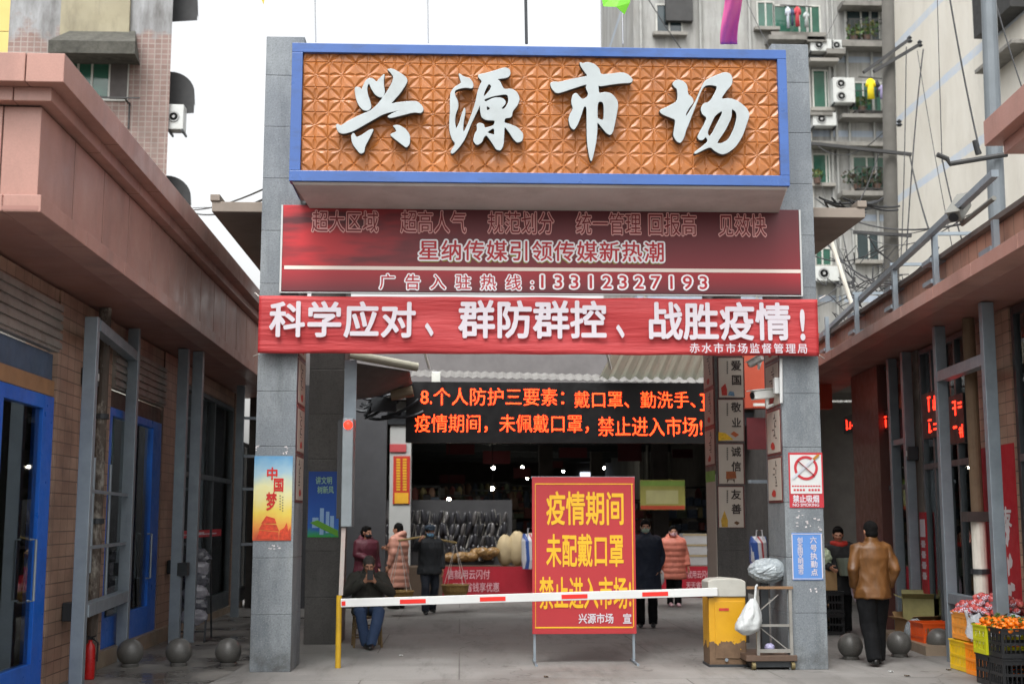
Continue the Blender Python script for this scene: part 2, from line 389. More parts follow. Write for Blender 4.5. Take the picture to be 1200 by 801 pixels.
# soffit below the board, drawn in towards the back
SOFF = M('stained_soffit', 'c6bfba', .8, var=.1, scale=1.3, dirt='9a8f88', damt=.5, dscale=1.2)
bz = at(600, 240, GY).z
mb = MB()
a0, a1, b0, b1 = X0 + .03, X1 - .02, at(364, 238, GY - .02).x, at(912, 240, GY - .02).x
mb.add([(a0, SY + .03, Z0 - .003), (a1, SY + .03, Z0 - .003), (b1, GY - .01, Z0 - .003), (b0, GY - .01, Z0 - .003),
        (a0 + .02, SY + .06, Z0 - .03), (a1 - .02, SY + .06, Z0 - .03), (b1, GY - .01, Z0 - .09), (b0, GY - .01, Z0 - .09)],
       [(0, 1, 2, 3), (4, 7, 6, 5), (0, 4, 5, 1), (1, 5, 6, 2), (2, 6, 7, 3), (3, 7, 4, 0)])
mb.build('soffit', SOFF, sb)
# calligraphy characters, raised letters
def smooth(p, k=2, c=.2):
    for _ in range(k):
        q = []
        for i in range(len(p)):
            a, b = p[i], p[(i + 1) % len(p)]
            q += [(a[0] + c * (b[0] - a[0]), a[1] + c * (b[1] - a[1])), (b[0] + c * (a[0] - b[0]), b[1] + c * (a[1] - b[1]))]
        p = q
    return p
CH = [
 ((380, 70), '兴', [
  [(222,212),(262,215),(270,240),(285,205),(300,170),(325,148),(355,152),(380,180),(400,155),(425,128),(437,120),(430,165),(432,210),(440,250),(425,285),(400,285),(370,265),(345,225),(325,180),(310,215),(315,265),(335,320),(342,360),(320,382),(285,378),(255,345),(235,300)],
  [(458,85),(490,80),(540,105),(590,140),(602,165),(590,195),(550,255),(510,300),(480,335),(540,322),(620,315),(670,315),(705,345),(718,375),(700,400),(650,392),(560,415),(480,435),(458,425),(500,400),(560,376),(510,386),(465,395),(420,410),(350,450),(280,490),(210,530),(140,548),(105,535),(88,485),(105,478),(120,495),(180,455),(260,415),(345,380),(400,325),(450,255),(490,190),(505,140),(480,105)],
  [(200,560),(215,540),(235,578),(280,555),(330,520),(360,515),(330,575),(295,640),(290,680),(265,692),(230,650),(205,610)],
  [(497,490),(540,485),(590,515),(620,560),(618,620),(595,648),(560,620),(520,590),(482,560),(485,548),(528,535),(515,505)]]),
 ((510, 70), '源', [
  [(168,112),(205,138),(250,150),(275,190),(270,222),(220,215),(165,225),(140,240),(140,270),(165,320),(165,360),(145,410),(140,460),(150,520),(175,470),(195,400),(212,358),(218,390),(205,450),(198,520),(208,540),(240,470),(270,390),(295,310),(305,250),(325,195),(340,170),(310,140),(312,122),(360,115),(430,95),(500,72),(535,85),(542,120),(520,145),(440,155),(465,170),(485,215),(500,230),(550,225),(590,250),(608,300),(590,345),(555,385),(550,430),(500,435),(495,470),(530,478),(590,500),(635,550),(625,600),(590,612),(560,580),(530,530),(497,492),(495,560),(490,630),(470,668),(440,660),(410,610),(370,555),(350,570),(335,610),(300,630),(275,600),(285,550),(305,520),(300,480),(320,470),(350,480),(355,510),(420,490),(430,470),(430,450),(370,450),(335,430),(325,380),(326,330),(300,390),(265,460),(230,545),(205,600),(160,660),(125,692),(110,680),(150,620),(125,590),(105,530),(105,460),(110,380),(108,300),(115,245),(145,210),(190,185),(180,150)],
  [(385,185),(408,205),(395,235),(365,270),(348,288),(352,250)],
  [(348,302),(420,276),(525,260),(530,320),(500,372),(470,370),(512,325),(485,290),(420,290),(362,322)],
  [(368,345),(402,365),(372,388)],
  [(368,540),(425,500),(430,558),(408,552)]]),
 ((630, 65), '市', [
  [(300,65),(325,75),(350,65),(400,75),(440,110),(450,155),(520,150),(610,138),(650,155),(682,190),(670,212),(600,215),(520,225),(445,238),(432,225),(435,270),(440,290),(480,280),(530,290),(570,340),(575,380),(560,460),(540,560),(520,590),(490,570),(450,520),(425,490),(425,560),(415,650),(395,740),(383,780),(370,740),(355,640),(352,520),(352,385),(330,380),(315,430),(290,500),(260,552),(235,530),(220,480),(230,440),(255,400),(240,350),(250,300),(275,285),(295,310),(320,335),(355,315),(365,290),(345,250),(355,220),(290,240),(200,270),(135,290),(100,255),(88,215),(115,205),(150,210),(230,190),(330,170),(360,165),(335,130),(310,95)],
  [(428,345),(475,350),(475,485),(440,475),(425,465)]]),
 ((760, 75), '场', [
  [(165,155),(195,130),(235,135),(270,165),(275,235),(305,255),(318,290),(285,330),(260,375),(262,400),(330,290),(360,220),(395,140),(450,110),(540,75),(580,85),(597,120),(590,165),(550,210),(510,270),(580,262),(640,285),(700,335),(720,380),(700,440),(670,530),(620,610),(560,655),(520,665),(470,640),(440,610),(390,630),(330,662),(322,652),(380,610),(425,570),(405,535),(385,560),(360,562),(345,540),(365,500),(400,440),(415,400),(380,375),(370,335),(390,300),(435,290),(480,210),(490,175),(440,165),(400,170),(375,200),(345,280),(310,370),(280,450),(262,490),(250,540),(225,582),(200,575),(172,530),(180,480),(190,415),(150,400),(90,375),(70,350),(130,325),(200,285),(205,240),(200,195),(180,180)],
  [(590,332),(625,360),(630,400),(610,480),(570,560),(520,588),(478,587),(540,500),(590,400)],
  [(468,388),(520,350),(527,368),(490,440),(435,545),(413,510),(445,440)]])]
CHM = M('white_raised_letter', 'a9b1b3', .45, var=.06, scale=3, dirt='8c8f8c', damt=.4, dscale=2.5)
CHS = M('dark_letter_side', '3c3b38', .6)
for (ox, oz), ch, loops in CH:
    c = bpy.data.curves.new('c', 'CURVE'); c.dimensions = '2D'; c.fill_mode = 'BOTH'; c.extrude = .035; c.bevel_depth = .006; c.bevel_resolution = 1
    for lp in loops:
        pts = []
        for (x, y) in smooth(lp):
            p = at(ox + x * 130 / 801, oz + y * 130 / 801, SY); pts.append((p.x, p.z))
        s = c.splines.new('POLY'); s.points.add(len(pts) - 1); s.use_cyclic_u = True
        for q, (x, z) in zip(s.points, pts): q.co = (x, z, 0, 1)
    o = bpy.data.objects.new('c', c); col.objects.link(o); me = dg_mesh(o); bpy.data.objects.remove(o)
    mb = MB()
    for p in me.polygons: pass
    mb.add([(v.co.x, SY - .03 - v.co.z, v.co.y) for v in me.vertices], [list(p.vertices) for p in me.polygons])
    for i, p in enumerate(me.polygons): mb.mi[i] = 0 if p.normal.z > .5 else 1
    mb.build('raised_character', [CHM, CHS], sb)

# ------------------------------------------------------------------ banners on the gate
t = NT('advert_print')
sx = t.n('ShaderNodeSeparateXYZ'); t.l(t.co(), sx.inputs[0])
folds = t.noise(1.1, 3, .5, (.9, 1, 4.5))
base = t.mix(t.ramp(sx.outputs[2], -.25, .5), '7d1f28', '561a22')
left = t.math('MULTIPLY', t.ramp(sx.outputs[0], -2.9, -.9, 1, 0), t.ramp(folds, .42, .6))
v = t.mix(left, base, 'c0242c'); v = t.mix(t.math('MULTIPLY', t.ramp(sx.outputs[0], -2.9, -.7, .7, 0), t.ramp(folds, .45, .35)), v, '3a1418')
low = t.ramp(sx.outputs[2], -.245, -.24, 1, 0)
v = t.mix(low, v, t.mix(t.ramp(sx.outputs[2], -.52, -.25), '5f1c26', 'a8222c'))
t.base(v); t.b.inputs['Roughness'].default_value = .45
ADV = t.m
AY = GY - .06
a, b = at(332, 240, AY), at(939, 345, AY); cx, cz = (a.x + b.x) / 2, (a.z + b.z) / 2
adv = thing('advertising_board', (cx, AY, cz), 'maroon printed advertising board with white stripe and phone number', 'advertising board')
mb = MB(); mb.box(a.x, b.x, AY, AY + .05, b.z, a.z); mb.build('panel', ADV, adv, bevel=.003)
mb = MB(); mb.box(a.x - .022, a.x - .001, AY - .004, AY + .052, b.z - .01, a.z); mb.box(b.x + .001, b.x + .022, AY - .004, AY + .052, b.z - .01, a.z); mb.box(a.x - .02, b.x + .02, AY - .002, AY + .05, b.z - .022, b.z - .011)
mb.build('edge_trim', WHITE, adv)
p_, q_ = at(333, 314, AY - .005), at(938.5, 317, AY - .005); mb = MB(); mb.box(p_.x, q_.x, AY - .005, AY - .001, (p_.z + q_.z) / 2 - .022, (p_.z + q_.z) / 2 + .022); mb.build('stripe', M('cream_print', 'e9d9cf', .5, var=.02), adv)
PALE = M('pale_pink_print', 'e0a8a4', .5, var=.03); RT = M('crimson_print', '7c1620', .5, var=.03); RT2 = M('bright_crimson_print', 'b8202c', .5, var=.03)
for bd, r in (('超大区域', (366, 247, 443, 272)), ('超高人气', (470, 247, 546, 273)), ('规范划分', (572, 248, 649, 274)), ('统一管理', (675, 249, 751, 275)), ('回报高', (760, 250, 816, 276)), ('见效快', (842, 251, 898, 277))):
    txt(bd, r, AY - .006, RT, adv, .004, hollow=(PALE, .05))
BRT = M('bright_white_print', 'f4f0f4', .5, var=.02); OLV = M('olive_print', '8f8a2e', .5)
o = txt('星纳传媒引领传媒新热潮', (491, 283, 778, 310), AY - .004, OLV, adv, .1)
txt('星纳传媒引领传媒新热潮', (491, 281, 778, 307), AY - .008, RT2, adv, .014, hollow=(BRT, .08))
txt('广告入驻热线:', (445, 321, 625, 340), AY - .006, RT2, adv, .01, hollow=(BRT, .08))
txt('13312327193', (634, 322, 829, 339), AY - .006, RT2, adv, .012, asp=.9, hollow=(BRT, .09))

BY = GY - .16
a, b = at(303.5, 346, BY), at(960.5, 416.5, BY)
ban = thing('slogan_banner', ((a.x + b.x) / 2, BY, b.z), 'bright red cloth banner with large white slogan across gate', 'banner')
t = NT('red_banner_cloth'); fol = t.noise(2.2, 4, .55, (.5, 1, 5))
t.base(t.mix(t.ramp(fol, .3, .7), 'a62c30', 'b43638')); t.b.inputs['Roughness'].default_value = .6; t.bump(fol, .5, .05)
t.b.inputs['Subsurface Weight'].default_value = 0
CLO = t.m
def wav(u, v):
    x = a.x + u * (b.x - a.x); z = b.z + v * (a.z - b.z)
    edge = min(u, 1 - u) * 14; k = min(1, edge)
    y = .012 * math.sin(u * 31 + v * 2.2) * k + .014 * math.sin(v * 7 + u * 9) * k
    return (x, BY + .02 + y, z - .02 * math.sin(u * math.pi) * 0 + .006 * math.sin(u * 40) * (v - .5))
MB().sheet(wav, 160, 14).build('cloth', CLO, ban, smooth=True, solid=.002)
for bd, r in (('科学应对', (316, 352, 487, 396)), ('、', (498, 378, 508, 394)), ('群防群控', (537, 351, 711, 397)), ('、', (722, 380, 732, 396)), ('战胜疫情', (760, 353, 927, 399)), ('!', (937, 362, 944, 399))):
    txt(bd, r, BY - .02, WTXT, ban, .026, asp=1.04)
txt('赤水市市场监督管理局', (808, 401.5, 946, 414), BY - .02, WTXT, ban, .012)
CORD = M('pale_cord', 'cfc9c2', .8)
mb = MB()
for (px, py, qx, qy) in ((303.5, 347, 299, 343), (303.5, 415, 297, 417), (960, 350, 967, 346), (960, 416, 966, 420)):
    mb.cyl(at(px, py, BY + .02), at(qx, qy, GY + .1), .006, n=6)
mb.build('tie_cord', CORD, ban)

# ------------------------------------------------------------------ shop rows on both sides
def wall_hit(px, o, ang):
    d = ray(px, 608); D = Vector((-math.sin(ang), math.cos(ang))); o = Vector((o[0], o[1]))
    # o + D*t = d*k
    det = d.x * (-D.y) - d.y * (-D.x); k = (o.x * (-D.y) - o.y * (-D.x)) / det
    p = Vector((d.x * k, d.y * k)) - o
    return p.dot(D)
SZ = 4.2
TILE_L = Mtile('small_tan_wall_tile', 'b0937f', 'a08270', '6b5a50', .25, .135, .006, 'yz', .45, 0, .3, dirt='574740', damt=.5)
TILE_Lx = Mtile('small_tan_wall_tile_end', 'b0937f', 'a08270', '6b5a50', .25, .135, .006, 'xz', .45, 0, .3, dirt='574740', damt=.5)
DOORB = M('blue_door_paint', '1560c4', .35, var=.08, dirt='0d2d70', damt=.4)
DARK = M('dark_interior', '2b2a2a', .9)
SHUT = M('roller_shutter', '8d8780', .5, .3, var=.15, dirt='5a4c42', damt=.6, dscale=2)
GREYAL = M('grey_aluminium', '5a6064', .4, .4)
STUFFG = [M('stock_' + n, c, .6) for n, c in (('white', 'a8a8a4'), ('red', '8c2a2a'), ('blue', '2c4f86'), ('tan', '8d7355'), ('green', '4b6a44'), ('black', '202022'))]

LO, LA = (-4.3, 15.8), R(.5)
LF = frame((LO[0], LO[1], 0), LA)
def lw(px, x=0.):
    o = LF @ Vector((x, 0, 0)); return wall_hit(px, o, LA)
OV = .86     # fascia overhang
ly0, ly1 = 10.2 - 15.8, 26.5 - 15.8
left = thing('shop_building', LF @ Vector((0, 0, 0)), 'left row of shops under pink granite fascia with blue glass doors', 'shop building', rz=LA)
def L(): return MB(LF)
def fascia(mk, s, y0, y1, root, full=True, end=True):
    """s = +1: street on local +x"""
    mb = mk()
    X = lambda a, b: (min(s * a, s * b), max(s * a, s * b))
    # soffit slab, split in boards
    y = y0
    sof = mk()
    while y < y1 - .01:
        q = min(y + .95, y1); x = X(-.2, OV - .02); sof.box(x[0], x[1], y + .002, q - .002, SZ + .012, SZ + .05); y = q
    x = X(-.2, OV - .1); sof.box(x[0], x[1], y0 + .01, y1, SZ + .055, SZ + .12)
    tag(sof.build('soffit', M('pink_soffit_board', '93695f', .5, var=.1, scale=.8), root))
    def course(nm, out, z0, z1, step, mat, gap=.003):
        m = mk(); y = y0 - (out - OV) if end else y0; ys = y
        while y < y1 - .01:
            q = min(y + step, y1); x = X(out - .3, out); m.box(x[0], x[1], y + gap, q - gap, z0, z1); y = q
        if end:
            x0 = out - .305; xx = -9.; yy = ys
            while x0 > xx:
                x = X(max(xx, x0 - step * 1.3), x0 - .003); m.box(x[0], x[1], yy, yy + .3, z0, z1); x0 -= step * 1.3
        m.build(nm, mat, root, bevel=.004)
        if gap > .005:
            m = mk(); y = y0 + step - (out - OV)
            while y < y1 - .05:
                x = X(out - .28, out - .005); m.box(x[0], x[1], y - gap + .0005, y + gap - .0005, z0 + .002, z1 - .002); y += step
            m.build('joint_stripe', M('dark_joint', '2e2422', .9), root)
    course('lower_band', OV, SZ, SZ + .14, 1.35, PINK, .0055)
    if full:
        m = mk(); x = X(OV - .42, OV - .062); m.box(x[0], x[1], y0 + .07, y1, SZ + .145, SZ + 1.1)
        if end: x2 = X(-9, OV - .43); m.box(x2[0], x2[1], y0 + .07, y0 + .3, SZ + .145, SZ + 1.1)
        m.build('backing', M('dark_joint', '2e2422', .9), root)
        course('fascia_panel', OV - .05, SZ + .143, SZ + .89, .98, PINK, .011)
        course('cornice_step', OV + .06, SZ + .905, SZ + 1.02, 1.5, PINK, .0055)
        course('cornice', OV + .19, SZ + 1.022, SZ + 1.26, 1.75, PINK, .0055)
fascia(L, 1, ly0, ly1, left)
# wall, piers and shop openings of the left row
D1a, D1b, P1b, P2, S2a, S2b, P3b, G3a, G3b = lw(-60), lw(59), lw(104), lw(104), lw(124), lw(187), lw(208), lw(208), lw(293)
mb = L()
mb.box(-.35, 0, -6.6, D1a, 0, SZ - .02); mb.box(-.35, 0, D1b, S2a, 0, SZ - .02); mb.box(-.35, 0, S2b, P3b, 0, SZ - .02)
mb.box(-.35, 0, lw(272), lw(276), 0, SZ - .02)
mb.box(-.33, -.02, D1a, D1b, 3.98, SZ - .02); mb.box(-.33, -.02, S2a, S2b, 3.9, SZ - .02); mb.box(-.33, -.02, P3b, lw(272), 3.9, SZ - .02)
mb.build('wall', TILE_L, left)
mb = L(); mb.box(-5.5, -5.3, -6.6, S2b + .1, 0, SZ); mb.box(-5.3, -.35, D1b + .1, D1b + .2, 0, SZ); mb.box(-5.3, -.35, S2b + .1, S2b + .2, 0, SZ); mb.box(-9, -2.9, -6.7, ly1, SZ + .06, SZ + .3); mb.box(-.7, -.4, -6.7, ly1, SZ + .06, SZ + .3); mb.box(-5.3, -3.2, ly1 - .2, ly1, 0, SZ)  # unseen opening cut in the roof to let sky light into the shops
mb.build('inner_wall', M('shop_plaster', '9a9690', .8), left)
mb = L(); mb.box(-.45, .06, S2a - .3, lw(222), .0, .2); mb.box(-.45, .02, lw(222), ly1, 0, .12)
mb.build('plinth', M('tan_step_tile', '8a7a68', .5, var=.12, dirt='4b443c', damt=.5), left)
def shutter(mk, s, y0, y1, z0, z1, root, mat=SHUT):
    m = mk(); n = int((z1 - z0) / .085)
    for i in range(n):
        z = z0 + (z1 - z0) * i / n; h = (z1 - z0) / n
        a, b = sorted((s * .02, s * (-.06))); c, d = sorted((s * .045, s * (-.05)))
        m.box(a, b, y0, y1, z, z + h * .35); m.box(c, d, y0, y1, z + h * .35, z + h)
    return m.build('roller_shutter', mat, root)
shutter(L, 1, D1a, D1b - .03, 3.5, 4.0, left)
tag(shutter(L, 1, S2a + .03, S2b - .03, 3.36, 3.92, left), 'grey roller shutter rolled up over the second door')
mb = L(); mb.box(-.2, -.05, D1a, D1b - .02, 3.2, 3.48); mb.build('door_header', M('faded_blue_board', '46586e', .6, var=.2), left)
mb = L(); mb.box(-.2, -.02, D1a, D1b - .02, 3.03, 3.195); mb.build('timber_lintel', M('tan_board', '96704f', .7, var=.2, dst=(1, 1, 1)), left)
mb = L(); mb.box(-.2, -.04, S2a + .03, S2b - .03, 3.13, 3.34); mb.build('door_header', M('brown_board', '503a30', .6, var=.2), left)
def framed_door(mk, s, y0, y1, z0, z1, root, mat, fw=.12, mull=(), label=None, hw=None, low=.28):
    d = mk(); e = lambda a, b: sorted((s * a, s * b))
    a, b = e(-.1, -.004)
    d.box(a, b, y0, y0 + fw, z0, z1); d.box(a, b, y1 - (hw or fw), y1, z0, z1)
    d.box(a, b, y0 + fw, y1 - (hw or fw), z1 - fw, z1); d.box(a, b, y0 + fw, y1 - (hw or fw), z0, z0 + low)
    for q in mull: d.box(a, b, q - fw / 2, q + fw / 2, z0 + low, z1 - fw)
    o = d.build('glass_door', mat, root, bevel=.004); tag(o, label)
    g = mk(); a, b = e(-.06, -.045); g.box(a, b, y0 + fw * .9, y1 - (hw or fw) * .9, z0 + low * .95, z1 - fw * .9); g.build('pane', GLASS, o)
    return o
dl = framed_door(L, 1, D1a, D1b - .05, .02, 3.02, left, DOORB, .14, (D1a + 1.1,), 'blue framed glass door', .34, .3)
d2 = framed_door(L, 1, S2a + .04, S2b - .06, .2, 3.12, left, DOORB, .1, (), 'blue framed glass door of second shop', .5, .36)
for dd, y in ((dl, D1b - .62), (d2, S2b - .72)):
    mb = L(); mb.tube([(.0, y, .95), (.06, y, .95), (.06, y, 1.55), (.0, y, 1.55)], .014); mb.build('handle', STEEL, dd)
g3 = framed_door(L, 1, P3b + .02, lw(271), .12, 3.88, left, GREYAL, .07, (lw(226), lw(249)), 'grey framed shop window with red strip')
mb = L(); mb.box(-.042, .002, P3b + .1, lw(271) - .08, 2.42, 2.5); mb.build('transom', GREYAL, g3)
tag(framed_door(L, 1, lw(277), lw(293), .12, 3.3, left, GREYAL, .06, (lw(284.5),)), 'grey framed glass double door')
mb = L(); mb.box(-.042, -.036, P3b + .1, lw(262), 1.45, 1.57); st = mb.build('sticker_strip', RED, left)
mb = L()
for i in range(22):
    y = P3b + .2 + i * (lw(258) - P3b - .3) / 22; mb.box(-.0355, -.03, y, y + .1 + .05 * (i % 3), 1.49, 1.49 + (.02 if i < 7 or i > 13 else .045))
mb.build('sticker_mark', WTXT, st)
mb = L()
for k, z in enumerate((1.55, 1.38, 1.2, 1.02)):
    for j in range(3): mb.box(-.043, -.038, lw(-4) + j * .05, lw(-4) + .035 + j * .05, z, z + .09); mb.box(-.0375, -.033, lw(-4) + j * .05 - .01, lw(-4) + .055 + j * .05, z + .02, z + .04)
mb.build('door_sticker', RED, left)
# goods glimpsed inside the left shops
def shelf(mk, s, x, y0, y1, label, z1=2.1, nx=5, seed=1):
    rnd = random.Random(seed); c = (mk().xf @ Vector((s * x, (y0 + y1) / 2, 0)))
    t = thing('goods_shelf', c, label, 'shelf'); m = mk(); a, b = sorted((s * x, s * (x - .4)))
    for z in (.1, .6, 1.1, 1.6, z1): m.box(a, b, y0, y1, z, z + .03)
    for y in (y0, y1 - .04): m.box(a, b, y, y + .04, 0, z1 + .03)
    m.build('rack', STEEL_D, t); m = mk(); n = max(2, int((y1 - y0) / .22))
    for z in (.13, .63, 1.13, 1.63):
        for i in range(n):
            y = y0 + .05 + (y1 - y0 - .1) * i / n; h = rnd.uniform(.18, .42)
            m.box(a + .03, b - rnd.uniform(.02, .1), y, y + (y1 - y0 - .1) / n * .9, z, z + h, rnd.randrange(6))
    st = m.build('stock', STUFFG, t); st['kind'] = 'stuff'
shelf(L, 1, -2.2, D1a + .3, D1b - .3, 'shelf of goods behind the first blue glass door', seed=2)
shelf(L, 1, -2.0, S2a + .2, S2b - .2, 'shelf of goods behind the second blue glass door', seed=3)
shelf(L, 1, -1.5, P3b + .3, lw(262), 'shelf of goods behind the grey framed shop window', seed=4)
mb = L(); mb.box(-1.5, -.95, lw(150), lw(165), 2.9, 2.95)
lp = tag(mb.build('strip_light', emis('lit_tube', 'e8fff0', 14)), 'small lit strip light inside the second left shop', 'light')

LED_REFL = emis('led_reflection_glow', 'ff2a18', 2.6)
def led_reflection(mk, s, y0, y1, z, x, label, seed, rows=1):  # glowing marks on a black case, added to imitate LED screen reflections in glass
    rnd = random.Random(seed); c = mk().xf @ Vector((s * x, (y0 + y1) / 2, z)); t = thing('led_reflection', c, label, 'sign')
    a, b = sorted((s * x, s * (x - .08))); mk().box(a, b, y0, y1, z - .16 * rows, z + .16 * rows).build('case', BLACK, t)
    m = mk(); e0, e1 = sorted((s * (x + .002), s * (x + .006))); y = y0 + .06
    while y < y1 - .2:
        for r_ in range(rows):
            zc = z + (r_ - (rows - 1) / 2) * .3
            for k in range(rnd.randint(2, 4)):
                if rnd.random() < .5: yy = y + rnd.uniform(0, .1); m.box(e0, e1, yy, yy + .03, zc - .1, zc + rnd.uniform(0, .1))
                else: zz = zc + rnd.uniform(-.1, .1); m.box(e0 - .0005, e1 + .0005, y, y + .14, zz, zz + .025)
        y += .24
    m.build('reflected_segment', LED_REFL, t)
led_reflection(L, 1, lw(6), lw(26), 2.85, -.12, 'added red LED reflection marks behind the first blue glass door', 1)
led_reflection(L, 1, P3b + .15, P3b + .55, 3.3, -.12, 'added red LED reflection marks behind the grey framed shop window', 2)
# free-standing steel frames left over in front of the left shops
FP = []
def sub(px, py): return gr(px, py)
p1, p2 = LF @ Vector((.32, lw(98, .32), 0)), LF @ Vector((.1, lw(149, .1), 0))
fr = thing('steel_framework', p1, 'galvanised steel frame with rungs before the first left shop', 'steel frame')
mb = MB(); mb.bar(p1, p1 + Vector((0, 0, SZ - .3)), .14, .1); mb.build('post', STEEL, fr, bevel=.006)
mb = MB(); mb.bar(p2, p2 + Vector((0, 0, SZ - .02)), .14, .1); mb.build('post', STEEL, fr, bevel=.006)
for z, r in ((SZ - .38, .12), (2.05, .035), (1.45, .035), (.8, .13)):
    mb = MB(); mb.bar(p1 + Vector((.02, .05, z)), p2 + Vector((0, -.05, z)), r, r); mb.build('crossbar', STEEL, fr)
q1 = LF @ Vector((.3, lw(209, .3), 0))
fr = thing('steel_framework', q1, 'pair of joined grey steel posts beside the grey shop window', 'steel frame')
for q in (q1, q1 + Vector((.15, .3, 0))):
    mb = MB(); mb.bar(q, q + Vector((0, 0, SZ)), .15, .12); mb.build('post', STEEL, fr, bevel=.006)
mb = MB(); mb.cb(q1 + Vector((.1, -.02, 1.05)), (.14, .16, .18)); mb.build('junction_box', STEEL_D, fr)
q3 = LF @ Vector((.3, lw(278, .3), 0))
fr = thing('steel_framework', q3, 'single grey steel post with brackets nearest the left gate pillar', 'steel frame')
mb = MB(); mb.bar(q3, q3 + Vector((0, 0, SZ)), .14, .1); mb.build('post', STEEL, fr, bevel=.006)
for z in (3.6, 2.9, 2.3, 1.3):
    mb = MB(); mb.bar(q3 + Vector((.07, 0, z)), q3 + Vector((.5, .2, z)), .05); mb.build('bracket', STEEL, fr)
PEEL = M('peeling_pipe_paint', '4a4038', .7, var=.2, dirt='c5c0b4', damt=.9, dscale=4, dst=(1, 1, .5))
def pipe_thing(p, h, r, label, mat, z0=0., ring=()):
    t = thing('downpipe', p, label, 'pipe'); p = Vector(p)
    mb = MB(); mb.cyl(p + Vector((0, 0, z0)), p + Vector((0, 0, h)), r, n=14); mb.build('pipe', mat, t, smooth=False)
    for z in ring:
        mb = MB(); mb.cyl(p + Vector((0, 0, z)), p + Vector((0, 0, z + .06)), r * 1.3); mb.build('collar', STEEL_D, t)
    return t
pipe_thing(LF @ Vector((.12, lw(113, .12), 0)), SZ, .07, 'peeling dark downpipe on the tiled pier behind the left steel frame', PEEL, ring=(2.9, 1.7))
for k, (px, h0, h1) in enumerate(((104, 1.2, 2.5), (107.5, 1.15, 2.45), (127, .8, 2.4))):
    p = LF @ Vector((.1, lw(px, .1), 0)); mb = MB(); mb.cyl(p + Vector((0, 0, h0)), p + Vector((0, 0, h1)), .02)
    tag(mb.build('conduit', STEEL), ('thin conduit beside the peeling downpipe', 'thin conduit beside the peeling downpipe', 'thin conduit left of the second blue door')[k], 'pipe', 'conduits on the tiled pier')
def small_box(px, z, label, mk=L, s=1, lwf=lw):
    c = mk().xf @ Vector((s * .08, lwf(px), z)); t = thing('meter_box', c, label, 'box')
    m = mk(); m.cb((s * .08, lwf(px), z), (.15, .2, .2)); m.build('casing', STEEL_D, t, bevel=.01)
    m = mk(); m.cb((s * .16, lwf(px), z), (.012, .1, .08)); m.build('dial', M('dial_white', 'b9bdbb', .4), t)
small_box(80, .76, 'small grey water meter on the tiled pier beside the blue door')
small_box(199, 1.05, 'round dark meter box on the pier beside the joined steel posts')
small_box(90, 3.35, 'small camera-like box high on the tiled pier')
# red fire extinguisher
p = gr(103, 797) + Vector((-.02, .1, 0)); p.z = 0
t = thing('fire_extinguisher', p, 'red fire extinguisher standing at the foot of the steel frame', 'fire extinguisher')
MB().lathe([(.055, 0), (.06, .02), (.06, .32), (.05, .37), (.022, .4), (.022, .43)], p).build('cylinder', M('red_enamel', 'b01818', .3), t, smooth=True)
mb = MB(); mb.cb(p + Vector((0, 0, .445)), (.05, .05, .03)); mb.bar(p + Vector((0, 0, .455)), p + Vector((.07, -.02, .475)), .012); mb.bar(p + Vector((0, 0, .46)), p + Vector((-.05, .01, .47)), .014); mb.build('valve', BLACK, t)
mb = MB(); mb.tube([p + Vector((.02, 0, .45)), p + Vector((.09, -.02, .4)), p + Vector((.085, -.02, .2))], .011); mb.build('hose', BLACK, t)
# folding display rack with wrapped goods
p = LF @ Vector((.5, lw(233, .5), 0)); p.z = .004
t = thing('display_rack', p, 'folding rack hung with wrapped grey clothes outside the left shop window', 'rack')
mb = MB()
for dx in (-.18, .18):
    mb.bar(p + Vector((dx, -.22, 0)), p + Vector((dx, .05, 1.3)), .025); mb.bar(p + Vector((dx, .3, 0)), p + Vector((dx, .03, 1.28)), .025); mb.bar(p + Vector((dx, -.24, .012)), p + Vector((dx, .32, .012)), .025)
for z, y in ((.15, -.18), (1.25, .04), (.7, -.07)): mb.bar(p + Vector((-.18, y, z)), p + Vector((.18, y, z)), .022)
mb.build('rack_frame', STEEL_D, t)
for i in range(6):
    mb = MB(); z = .35 + .17 * i; y = -.2 + .2 * z - .02
    mb.ball(p + Vector((.0, y, z)), (.2, .06, .12), 12, jit=.12); tag(mb.build('wrapped_cloth', M('wrapped_cloth_%d' % (i % 2), ('8b8a92', '55565e')[i % 2], .25, var=.3, scale=12), t))
# stone ball bollards
STONE = M('rough_grey_stone', '595855', .38, var=.2, scale=4, fine=.25, dirt='45433f', damt=.5, dscale=3)
def bollard(p, r, label, grp):
    t = thing('ball_bollard', p, label, 'bollard', grp)
    MB().lathe([(r * .62, 0), (r * .66, .03), (r * .5, .06)], p).build('base', STONE, t)
    mb = MB(); mb.ball(Vector(p) + Vector((0, 0, r + .012)), r, 28); mb.build('ball', STONE, t, smooth=True)
    return t
bl = []
for k, (px, py, lb) in enumerate(((152, 784, 'stone ball bollard nearest the left steel frame'), (209, 783, 'middle stone ball bollard of the left three'), (267, 783, 'stone ball bollard beside the left gate pillar'))):
    g = gr(px, py - 3); g.z = .004; bollard(g, .158, lb, 'ball bollards')
for px, py, lb in ((997, 775, 'stone ball bollard beside the right gate pillar'), (1054, 772, 'stone ball bollard just right of the man in leather jacket'), (1101, 768, 'stone ball bollard in front of the orange crate')):
    bollard(gr(px, py - 3), .158, lb, 'ball bollards')

